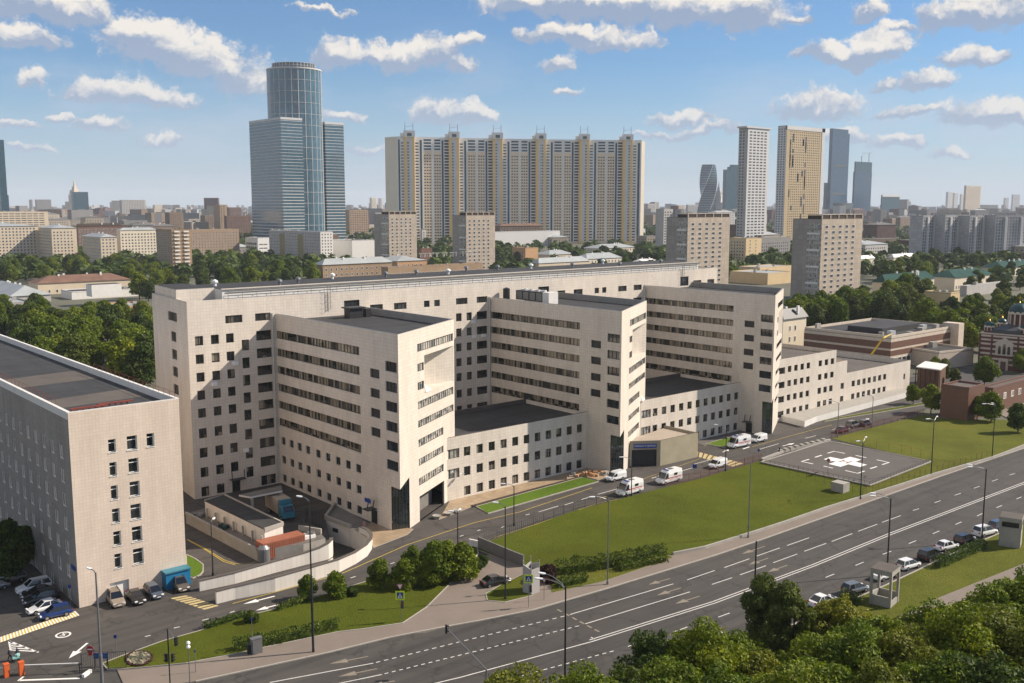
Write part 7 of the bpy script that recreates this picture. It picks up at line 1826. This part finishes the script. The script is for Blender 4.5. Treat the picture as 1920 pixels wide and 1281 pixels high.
# ---------------------------------------------------------------- right hand towers
def tower(lab, xn, yt, xl, xr, zt, wall, side=None, glass=('glass_far', 'white_paint'), front=None, left=None, name='apartment_tower', cat='apartment tower', **kw):
    return block_px(name, lab, cat, xn, yt, xl, xr, zt=zt, wall=wall, side=side, front=front, left=left, glass=glass, frame=False, clutter=False, **kw)
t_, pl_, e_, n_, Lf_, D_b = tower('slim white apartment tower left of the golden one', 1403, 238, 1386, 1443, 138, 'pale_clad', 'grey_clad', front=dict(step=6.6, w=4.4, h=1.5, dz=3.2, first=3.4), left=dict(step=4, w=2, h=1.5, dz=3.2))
m = MB(); m.prism([pl_ + n_ * 1 - e_ * 3.5, pl_ + e_ * (Lf_ + 3.5) + n_ * 1, pl_ + e_ * (Lf_ + 3.5) - n_ * D_b, pl_ - e_ * 3.5 - n_ * D_b], 137, 138.8); m.build('roof_cap', 'pale_clad', t_)
t_, pl_, e_, n_, Lf_, D_b = tower('broad golden apartment tower with white edges', 1476, 236, 1459, 1547, 156, 'yellow_clad', 'pale_clad', front=dict(step=4.4, w=2.0, h=1.5, dz=3.2, first=8), left=dict(step=4, w=1.8, h=1.5, dz=3.2))
m = MB(); m.prism([pl_ + e_ * (Lf_ - 7) + n_ * .5, pl_ + e_ * Lf_ + n_ * .5, pl_ + e_ * Lf_ - n_ * D_b, pl_ + e_ * (Lf_ - 7) - n_ * D_b], 0, 156.5); m.prism([pl_ + n_ * .5, pl_ + e_ * Lf_ + n_ * .5, pl_ + e_ * Lf_ - n_ * 2, pl_ - n_ * 2], 151.5, 156.5); m.build('white_edge', 'pale_clad', t_)
m = MB(); rnd = random.Random(9)
for k in range(34): s = rnd.choice((9, 15, 28, 38, 44)); z = rnd.uniform(20, 138); p = pl_ + e_ * s + n_ * .1; m = MB(); m.obox(p, e_, 2.4, .3, z, z + rnd.uniform(5, 14)); m.build('dark_panel', 'glass_plain', t_)
def gtower(lab, xn, yt, xl, xr, zt, g='glass_cityblue', **kw): return tower(lab, xn, yt, xl, xr, zt, g, name='glass_skyscraper', cat='skyscraper', parapet=0, **kw)
t_, pl_, e_, n_, Lf_, D_b = gtower('tallest pale glass skyscraper right of the golden tower', 1562, 241, 1556, 1591, 322)
m = MB(); m.prism([pl_ + e_ * (Lf_ + .1) - n_ * 6, pl_ + e_ * (Lf_ + 20) - n_ * 6, pl_ + e_ * (Lf_ + 20) - n_ * 40, pl_ + e_ * (Lf_ + .1) - n_ * 40], 0, 309); m.build('rear_shaft', 'glass_cityblue', t_)
m = MB()
for z in (92, 190): m.prism([pl_ + n_ * .4 + e_ * 8, pl_ + e_ * (Lf_ - 6) + n_ * .4, pl_ + e_ * (Lf_ - 6), pl_ + e_ * 8], z, z + 8)
m.build('plant_band', 'glass_plain', t_)
t_, pl_, e_, n_, Lf_, D_b = gtower('dark unfinished skyscraper with cranes on top', 1603, 322, 1600, 1635, 176)
m = MB(); m.prism([pl_ + e_ * 3, pl_ + e_ * (Lf_ - 2), pl_ + e_ * (Lf_ - 2) - n_ * D_b * .8, pl_ + e_ * 3 - n_ * D_b * .8], 176, 212); m.build('bare_core', 'glass_teal', t_)
m = MB(); c = pl_ + e_ * Lf_ * .78; m.tube((*c, 212), (*c, 246), 1.2, n=4); m.tube((*(c - e_ * 48), 243), (*(c + e_ * 16), 246), .9, n=4); m.build('crane', 'metal_grey', t_)
m = MB(); c = pl_ + e_ * Lf_ * .35; m.tube((*c, 212), (*c, 232), 1.2, n=4); m.tube((*(c - e_ * 5), 226), (*(c + e_ * 6), 236), .9, n=4); m.build('crane', 'metal_grey', t_)
gtower('low dark glass block at the foot of the tallest skyscraper', 1549, 343, 1545, 1557, 134, 'glass_teal')
gtower('grey glass block between the skyscrapers', 1580, 381, 1562, 1600, 62, 'glass_office')
t_, pl_, e_, n_, Lf_, D_b = gtower('squat blue glass block with white frame on the horizon', 1654, 366, 1652, 1687, 92, 'glass_teal')
m = MB(); m.prism([pl_ + n_ * 2, pl_ + e_ * Lf_ + n_ * 2, pl_ + e_ * Lf_, pl_], 86, 94); m.build('white_edge', 'pale_clad', t_)
t_, pl_, e_, n_, Lf_, D_b = gtower('dark teal glass skyscraper beside the slim white tower', 1362, 318, 1356, 1386, 182, 'glass_teal')
m = MB(); N_ = 12
m.prism([pl_ + e_ * Lf_ * .3, pl_ + e_ * Lf_, pl_ + e_ * Lf_ - n_ * D_b, pl_ + e_ * Lf_ * .3 - n_ * D_b], 182, 192); m.prism([pl_ + e_ * Lf_ * .5, pl_ + e_ * Lf_, pl_ + e_ * Lf_ - n_ * D_b, pl_ + e_ * Lf_ * .5 - n_ * D_b], 192, 200); m.build('stepped_top', 'glass_teal', t_)
Pt = at(1328, 352, 120); vd = Vector((Pt.x - CAM.x, Pt.y - CAM.y, 0)); dist = vd.length; zt_ = top_z(Vector((Pt.x, Pt.y, 0)), 309); hw = 14.0 / F * dist
t = thing('twisted_skyscraper', 'twisting glass skyscraper at the left of the far cluster', 'skyscraper', (Pt.x, Pt.y, 0)); m = MB(); NF = 48; sec = []
for k in range(NF + 1):
    f = k / NF; a = .4 + f * 2.4; w = hw * (1.12 - .32 * f) * 1.25; sec.append([(Pt.x + w * cos(a + j * pi / 2), Pt.y + w * sin(a + j * pi / 2), -.2 + (zt_ + .2) * f) for j in range(4)])
for k in range(NF):
    for j in range(4):
        m.face([sec[k][j], sec[k][(j + 1) % 4], sec[k + 1][(j + 1) % 4], sec[k + 1][j]], j % 2)
m.face(sec[-1]); m.build('shaft', ['glass_cityblue', 'glass_teal'], t)
m = MB()
for k in range(2, NF, 2):
    for j in range(4): m.tube(sec[k][j], sec[k][(j + 1) % 4], .45, n=3)
for j in range(4):
    for k in range(NF): m.tube(sec[k][j], sec[k + 1][j], .9, n=4, cap=False)
m.build('edge_rib', 'pale_clad', t)
def spire(lab, x, yt, dist, hw_, mat):
    d = ray(x, 386); d.z = 0; d.normalize(); p = Vector((CAM.x, CAM.y, 0)) + d * dist; zt = top_z(p, yt); w = hw_ / F * dist
    t = thing('spired_tower', lab, 'tower', p); m = MB()
    for f0, f1, k in ((0, .45, 1.9), (.45, .62, 1.2), (.62, .74, .8), (.74, .82, .5)): m.obox(p.xy, (1, .4), 2 * w * k, 2 * w * k, zt * f0, zt * f1)
    m.build('shaft', mat, t); m = MB(); m.lathe(p, [(w * .42, zt * .82), (0, zt)], 8); m.build('spire', mat, t)
    m = MB()
    for f in (.46, .63):
        for sx in (-1, 1):
            for sy in (-1, 1): q = Vector((p.x, p.y)) + Vector((1, .4)).normalized() * w * sx * .85 + Vector((-.4, 1)).normalized() * w * sy * .85; m.lathe((q.x, q.y, zt * f), [(w * .18, 0), (w * .18, zt * .05), (0, zt * .1)], 6)
    m.build('pinnacle', mat, t)
spire('tan stepped tower with spire on the far left horizon', 141.5, 336, 4200, 6, 'stone_pale')
spire('pale stepped tower with spire between the twisted and teal skyscrapers', 1347, 338, 3800, 5, 'pale_clad')
gtower('blue glass slab in front of the spired tower on the left horizon', 136, 360, 133, 165, 98, 'glass_teal')
gtower('dark needle tower cut by the left frame edge', -6, 262, -40, 7, 190, 'glass_teal')
gtower('small teal block beside the needle tower', 8, 366, 6, 16, 80, 'glass_teal')
def far_px(lab, xn, yt, xl, xr, zt, wall, name='distant_block', **kw): return block_px(name, lab, 'apartment block', xn, yt, xl, xr, zt=zt, wall=wall, clutter=False, parapet=0, frame=False, front=dict(step=5, w=3, h=1.6, dz=3.4), **kw)
far_px('grey institute slab with small roof turret on the left horizon', 228, 375, 224, 273, 72, 'stucco_grey')
far_px('tall brown apartment slab near the right horizon', 1812, 348, 1808, 1840, 118, 'stone_pale')
far_px('pale twin tower on the right horizon, nearer the brown slab', 1790, 362, 1787, 1797, 120, 'pale_clad'); far_px('pale twin tower on the right horizon, farther from the brown slab', 1778, 360, 1774, 1787, 124, 'pale_clad')
far_px('pale slab tower just left of the brown slab', 1803, 364, 1800, 1808, 112, 'pale_clad')
far_px('grey tower on the horizon close to the right frame edge', 1900, 365, 1897, 1913, 130, 'panel_blue'); far_px('short grey tower on the horizon left of the last grey tower', 1885, 371, 1882, 1892, 110, 'panel_blue')
far_px('grey blue block rising behind the right panel slabs', 1873, 390, 1868, 1890, 62, 'panel_blue')
far_px('brown apartment block right of the glass tower', 655, 394, 647, 690, 46, 'brick_tan'); far_px('red gabled block right of the glass tower', 672, 399, 668, 692, 40, 'brick_red')
far_px('pale tower on the horizon between glass tower and yellow wall', 697, 371, 693, 706, 88, 'stucco_cream'); far_px('grey tower on the horizon touching the yellow wall', 714, 372, 709, 718, 86, 'pale_clad')
far_px('wide brown block on the left horizon before the glass tower', 412, 384, 400, 425, 56, 'brick_tan'); far_px('reddish block on the left horizon before the glass tower', 430, 389, 425, 452, 50, 'brick_red')
far_px('red block left of the glass tower foot', 425, 405, 420, 470, 36, 'brick_red')
far_px('grey slab beneath the twisted skyscraper', 1245, 392, 1230, 1262, 50, 'stucco_grey'); far_px('brown slab pair left of the twisted skyscraper', 1272, 385, 1264, 1285, 56, 'stone_pale'); far_px('grey slab behind the twisted skyscraper', 1290, 384, 1286, 1312, 58, 'panel_blue')
far_px('grey brown slab left of the slim white tower', 1215, 382, 1205, 1230, 60, 'stucco_grey')
# ---------------------------------------------------------------- the rest of the city, block by block
rnd = random.Random(41); placed = []
KINDS = [('city_pale', 'pale apartment block in the crowded city towards the horizon'), ('city_grey', 'grey apartment block in the crowded city towards the horizon'), ('city_tan', 'tan brick block in the crowded city towards the horizon'), ('city_red', 'dark red brick block in the crowded city towards the horizon'), ('city_white', 'white block in the crowded city towards the horizon')]
tries = 0
while len(placed) < 175 and tries < 6000:
    tries += 1; d_ = 820 * (4.6 ** rnd.random()); x = rnd.uniform(-60, 1980); dv = ray(x, 386); dv.z = 0; dv.normalize(); p = Vector((CAM.x, CAM.y)) + Vector((dv.x, dv.y)) * d_
    h = rnd.choice((9, 12, 15, 15, 18, 22, 27)) * (1.0 + .55 * (d_ > 1600)); U = rnd.uniform(18, 70); Dq = rnd.uniform(12, 30); yt = 386 + (54 - h) * F / d_; yb = 386 + 54 * F / d_; hwx = max(U, Dq) * F / d_
    if any(x + hwx * .9 > a0 - 3 and x - hwx * .5 < a1 + 3 and d_ < dd + 25 and yb > y0 - 6 and yt < y1 for a0, a1, y0, y1, dd in RES): continue
    if any((p - q).length < (U + r_) * .55 for q, r_ in placed): continue
    placed.append((p, U)); w, lab = rnd.choice(KINDS); rt = rnd.random(); rot = rnd.choice((0, 0, .12, -.2, .35)); ee = Vector((cos(rot), sin(rot)))
    nn = Vector((ee.y, -ee.x)); pr_ = p + ee * U
    t = thing('city_block', lab, 'apartment block', (p.x, p.y, 0), 0, lab.split(' in the')[0] + 's of the far city'); m = MB()
    m.prism([p, pr_, pr_ - nn * Dq, p - nn * Dq], -.2, h); m.build('wall', w, t)
    if rt < .55: hip(p, ee, nn, U, Dq, h, 3.2, rnd.choice(('city_roof', 'roof_metal', 'roof_rust', 'city_roof')), t)
    else: m = MB(); m.prism([p, pr_, pr_ - nn * Dq, p - nn * Dq], h, h + .5); m.obox(p + ee * U * .4 - nn * Dq * .5, ee, 5, 4, h, h + 2.6); m.build('roof', rnd.choice(('city_roof', 'concrete_dark')), t)
    it = grid(p, pr_, 0, int((h - 1) / 3.1), 3.1, 1.5, 2, 4.4, 1.7) + grid(p - nn * Dq, p, 0, int((h - 1) / 3.1), 3.1, 1.5, 2, 4.4, 1.7)
    mw = MB()
    for (q, e3, n3, s0, s1, z0, z1) in it: c0 = q + e3 * s0 + n3 * .06; c1 = q + e3 * s1 + n3 * .06; mw.face([(*c0, z0), (*c1, z0), (*c1, z1), (*c0, z1)])
    if it: tag(mw.build('window', 'glass_far', t), kind='stuff')
m = MB(); mats_ = ['city_pale', 'city_grey', 'city_tan', 'city_red', 'city_grey', 'panel_blue', 'city_roof']
for k in range(2600):
    d_ = 2600 * (4.2 ** rnd.random()); x = rnd.uniform(-150, 2070); dv = ray(x, 386); dv.z = 0; dv.normalize(); p = Vector((CAM.x, CAM.y)) + Vector((dv.x, dv.y)) * d_
    h = rnd.choice((14, 18, 22, 26, 30, 36, 44)) * (1 + .35 * (d_ > 6000) + (.8 if rnd.random() < .04 else 0)); m.obox(p, (cos(k), sin(k)), rnd.uniform(18, 60), rnd.uniform(12, 22), -.2, h, rnd.randrange(6), 6)
tag(m.build('distant_city', mats_, kind='stuff'), 'hazy mass of far city blocks along the horizon', 'city')
# ================================================================ GREENERY
G1 = 'trees of the dense grove beside the hospital end'; lab = 'broadleaf tree in the dense grove between tiled block and hospital'
grove(('mid', 'mid', 'dark'), [(60, 612), (283, 612), (283, 742), (-10, 690)], 60, 11, 15.5, lab, G1, 1, 5.0)
grove(('mid', 'dark'), [(-60, 604), (95, 590), (95, 616), (-60, 660)], 14, 10, 14, lab, G1, 2, 5.5)
grove(('dark', 'mid'), [(-20, 506), (165, 506), (165, 532), (-20, 536)], 20, 11, 16, 'broadleaf tree below the pale yellow blocks', 'trees below the pale yellow blocks', 3, 7)
grove(('dark', 'mid'), [(205, 506), (292, 506), (292, 545), (235, 545)], 14, 11, 15, 'broadleaf tree before the long cream block', 'trees before the long cream block', 4, 6)
grove(('mid', 'dark'), [(255, 540), (600, 524), (600, 545), (262, 566)], 30, 12, 17, 'broadleaf tree in the row behind the left part of the hospital roof', 'trees behind the left part of the hospital roof', 5, 6.5)
grove(('far', 'mid'), [(355, 494), (500, 488), (500, 508), (360, 512)], 10, 10, 14, 'broadleaf tree by the white roofs left of the olive panel block', 'trees by the white roofs', 6, 8)
grove(('dark', 'mid'), [(930, 480), (1000, 478), (1000, 502), (930, 506)], 9, 10, 13, 'broadleaf tree around the small orange house', 'trees around the orange house', 7, 7)
grove(('far', 'dark'), [(1120, 478), (1250, 472), (1250, 496), (1150, 502)], 12, 10, 14, 'broadleaf tree left of the panel tower behind the hospital end', 'trees left of that panel tower', 8, 8)
grove(('far',), [(1195, 436), (1258, 436), (1258, 452), (1195, 452)], 8, 12, 16, 'dark tree beyond the right end of the yellow apartment wall', 'dark trees beyond the yellow apartment wall', 9, 9)
grove(('mid', 'mid', 'dark'), [(1462, 600), (1640, 590), (1650, 622), (1505, 640)], 24, 12, 16, 'broadleaf tree between rightmost panel tower and striped block', 'trees between panel tower and striped block', 10, 5.5)
grove(('mid', 'grey', 'dark'), [(1640, 570), (1735, 575), (1735, 640), (1650, 628)], 18, 13, 19, 'tall tree beside the yellow box house', 'tall trees beside the yellow box house', 11, 5.5)
grove(('grey', 'mid', 'dark'), [(1735, 612), (1850, 604), (1845, 668), (1795, 662)], 16, 10, 16, 'grey green tree between striped block and church', 'trees between striped block and church', 12, 5)
grove(('dark', 'mid', 'far'), [(1620, 505), (1760, 498), (1760, 530), (1640, 548)], 22, 11, 16, 'broadleaf tree around the green roofed row, nearer the panel tower', 'trees around the green roofed row', 13, 7)
grove(('dark', 'grey', 'far'), [(1760, 497), (1960, 490), (1960, 545), (1800, 552)], 22, 10, 15, 'broadleaf tree around the green roofed row, nearer the frame edge', 'trees at the far end of the green roofed row', 14, 7)
grove(('far', 'dark'), [(1620, 462), (1900, 476), (1960, 494), (1640, 494)], 26, 10, 14, 'small far tree before the grey blue panel slabs', 'far trees before the grey blue slabs', 15, 9)
grove(('far', 'dark'), [(1430, 500), (1490, 498), (1490, 520), (1440, 522)], 6, 9, 12, 'small tree left of the rightmost panel tower', 'small trees left of the rightmost panel tower', 16, 7)
grove(('mid', 'grey', 'dark'), [(1815, 560), (1990, 556), (1990, 640), (1850, 640)], 20, 10, 16, 'grey green tree behind the church and grey hall', 'trees behind the church', 17, 6)
for a in (('mid', 1845, 724, 668, 'round dark tree in front of the church corner'), ('mid', 1712, 758, 720, 'small round tree at the end of the white ramp wall'), ('mid', 1745, 775, 722, 'bright bushy tree against the shaded brick wall'), ('mid', 1858, 792, 735, 'bright tree in front of the long brick building'), ('mid', 1832, 786, 742, 'low bright tree in the corner of the two brick buildings'),
          ('dark', 1908, 812, 755, 'dark bushy tree at the frame edge below the brick building'), ('mid', 1752, 700, 668, 'green tree behind the timber kiosk'), ('grey', 1770, 715, 672, 'slender tree right of the timber kiosk'), ('grey', 1790, 725, 690, 'low tree between kiosk and brick block'), ('mid', 1915, 700, 655, 'tree hiding the right side of the church'), ('mid', 1818, 655, 610, 'tree behind the church corner'), ('dark', 20, 1095, 975, 'dark tree in the shade of the tiled block'), ('dark', 52, 1062, 985, 'second dark tree close to the shaded tiled wall'), ('mid', 1543, 708, 680, 'tiny tree in front of the striped block')):
    tree_px(a[0], a[1], a[2], a[3], a[4])
# young trees and bushes along the side street
for a in (('shrub', 577, 1122, 1078, 'thin young tree beside the tall lamp post on the first lawn'), ('shrub', 628, 1122, 1072, 'bushy young tree on the kerb of the first lawn'), ('shrub', 712, 1104, 1051, 'round young tree by the inner road opposite the curved wall'), ('shrub', 758, 1104, 1049, 'round young tree next to the crossing sign'),
          ('shrub', 775, 1078, 1026, 'small tree behind the two round young trees'), ('shrub', 815, 1096, 1018, 'tall leafy bush left of the dark lamp post'), ('shrub', 838, 1088, 1015, 'tall leafy bush behind the dark lamp post'), ('shrub', 868, 1086, 1018, 'flowering bush at the corner of the side street'), ('shrub', 800, 1100, 1050, 'low spreading bush in front of the tall bushes'), ('bush', 885, 1075, 1042, 'dark bush at the slab wall'),
          ('bush', 660, 1118, 1100, 'low bush at the foot of the bushy young tree'), ('bush', 905, 1062, 1042, 'weedy bush on the side street bank'), ('bush', 925, 1032, 1018, 'small bush inside the lawn corner at the slab wall'), ('bush', 470, 1168, 1146, 'bare bush on the lawn at the grey post')):
    tree_px(*a)
mr = tree_px('bush', 1025, 1092, 1060, 'dark maroon bush next to the advertising booth')
for ch in mr.children:
    if ch.name.startswith('crown'): ch.data = ch.data.copy(); ch.data.materials[0] = MATS['leaf_maroon']
def hp(pts): return [at(*p) for p in pts]
hedge(hp([(440, 1221), (487, 1213), (560, 1198), (632, 1180)]), 1.3, 1.5, 'long dark clipped hedge on the pavement side of the first lawn', 1)
hedge(hp([(385, 1180), (430, 1166), (462, 1155)]), 1.1, .8, 'low loose hedge on the road side of the first lawn', 2)
hedge(hp([(520, 1146), (545, 1137), (575, 1129)]), 1.0, .9, 'short low hedge beside the thin young tree', 3)
hedge(hp([(1042, 1078), (1080, 1073), (1120, 1068), (1160, 1061), (1200, 1052), (1245, 1046)]), 2.0, 2.0, 'tall clipped hedge along the edge of the big lawn', 4)
hedge(hp([(1162, 1072), (1200, 1062), (1246, 1053)]), 1.5, 1.3, 'lower clipped hedge in front of the tall one', 5)
hedge(hp([(1046, 1103), (1070, 1097), (1098, 1091)]), 1.4, 1.3, 'short clipped hedge next to the twin headed lamp post', 6)
hedge(hp([(1757, 1066), (1800, 1047), (1842, 1028)]), 1.5, 1.5, 'clipped roadside hedge beside the white old saloon', 7)
hedge(hp([(1580, 1128), (1612, 1136)]), 1.6, 1.6, 'ragged bush hedge left of the open concrete booth', 8)
# big trees in the foreground
FGs = [('poplar', 1432, 1330, 1078, 'tall grey green poplar at the edge of the lower trees'), ('poplar', 1480, 1345, 1092, 'second poplar standing close behind the tall one'), ('near', 1560, 1345, 1118, 'dark broad tree right of the two poplars'), ('near', 1235, 1440, 1190, 'bright tree at the lower road edge nearest the twin lamp'),
       ('near', 1310, 1450, 1178, 'bright tree right of the tree nearest the twin lamp'), ('near', 1370, 1400, 1190, 'dense tree below the tall poplar'), ('near', 1420, 1470, 1230, 'bright foreground tree below the poplars'), ('near', 1510, 1440, 1205, 'yellow green foreground tree in the middle of the lower trees'), ('near', 1600, 1450, 1180, 'foreground tree below the open concrete booth'),
       ('near', 1645, 1380, 1148, 'tree just below the open concrete booth'), ('near', 1700, 1470, 1190, 'olive tinged foreground tree right of the booth trees'), ('near', 1735, 1370, 1138, 'tree at the lower side of the footpath'), ('near', 1790, 1450, 1150, 'foreground tree below the footpath bend'), ('near', 1840, 1350, 1105, 'tree in the bend of the footpath'),
       ('near', 1880, 1450, 1150, 'foreground tree at the bottom right corner'), ('near', 1915, 1330, 1078, 'tree at the frame edge below the grass strip'), ('near', 1960, 1290, 1070, 'tree cut by the right frame edge'), ('near', 1175, 1530, 1262, 'tree top peeping over the bottom edge left of the lower trees'), ('near', 1930, 1500, 1200, 'lowest tree in the bottom right corner'),
       ('near', 1280, 1520, 1240, 'foreground tree cut by the bottom edge under the bright trees'), ('near', 1340, 1560, 1255, 'foreground tree cut by the bottom edge, middle of the lower trees'), ('near', 1560, 1530, 1240, 'foreground tree cut by the bottom edge under the dark broad tree'), ('near', 1650, 1560, 1250, 'foreground tree cut by the bottom edge under the booth'), ('near', 1760, 1540, 1235, 'foreground tree cut by the bottom edge under the footpath'), ('near', 1850, 1560, 1230, 'foreground tree cut by the bottom edge before the corner'), ('near', 1470, 1560, 1262, 'foreground tree cut by the bottom edge beneath the poplars'),
       ('near', 965, 1560, 1268, 'leafy tip showing at the bottom edge left of the twin lamp'), ('near', 1095, 1560, 1266, 'leafy tip showing at the bottom edge right of the twin lamp')]
for i_, (k, x, yb, yt, lab) in enumerate(FGs): tree_px(('olive' if i_ % 4 == 2 else 'shade' if i_ % 7 == 3 else k) if k == 'near' else k, x, yb, yt, lab, wide=1.12 if yb > 1300 and k == 'near' else 1.0)
# far greenery that nobody could count
rnd = random.Random(77); m = MB()
def clump(p, r, h):
    for j in range(46):
        a = rnd.uniform(0, 6.28); u = rnd.uniform(-.2, 1); s = sqrt(1 - u * u) * rnd.uniform(.5, 1.05); c = Vector((p.x + r * s * cos(a), p.y + r * s * sin(a), h * (.45 + .5 * u * rnd.uniform(.7, 1.1)))); n_ = Vector((cos(a) * s + rnd.gauss(0, .5), sin(a) * s + rnd.gauss(0, .5), u + rnd.uniform(0, .6))).normalized(); t1 = n_.orthogonal().normalized() * r * rnd.uniform(.25, .5); t2 = n_.cross(t1); m.face([c - t1, c + t2, c + t1, c - t2])
for k in range(2600):
    d_ = 760 * (4.4 ** rnd.random()); x = rnd.uniform(-80, 2000); dv = ray(x, 386); dv.z = 0; dv.normalize(); p = Vector((CAM.x, CAM.y, 0)) + dv * d_
    if any(a0 - 6 < x < a1 + 6 and d_ < dd + 45 and d_ > dd - 60 for a0, a1, y0, y1, dd in RES): continue
    if any(-4 < (Vector((p.x, p.y)) - q).x < r_ + 4 and -4 < (Vector((p.x, p.y)) - q).y < 26 for q, r_ in placed): continue
    clump(p, rnd.uniform(4, 9), rnd.uniform(8, 14))
tag(m.build('distant_trees', 'leaf_dark', kind='stuff'), 'uncounted far trees filling the gaps between the city blocks', 'trees')
# ================================================================ AIR
m = MB(); m.box((-9200, -4200, -1.2), (16200, 20200, 345)); hz_o = m.build('haze', []); hz_o['kind'] = 'stuff'
hm = bpy.data.materials.new('air'); hm.use_nodes = True; ht = hm.node_tree; ht.nodes.clear()
pv = ht.nodes.new('ShaderNodeVolumePrincipled'); pv.inputs['Color'].default_value = (.80, .88, 1, 1); pv.inputs['Density'].default_value = .00006; pv.inputs['Anisotropy'].default_value = .0
mo = ht.nodes.new('ShaderNodeOutputMaterial'); ht.links.new(pv.outputs[0], mo.inputs['Volume']); hz_o.data.materials.append(hm)
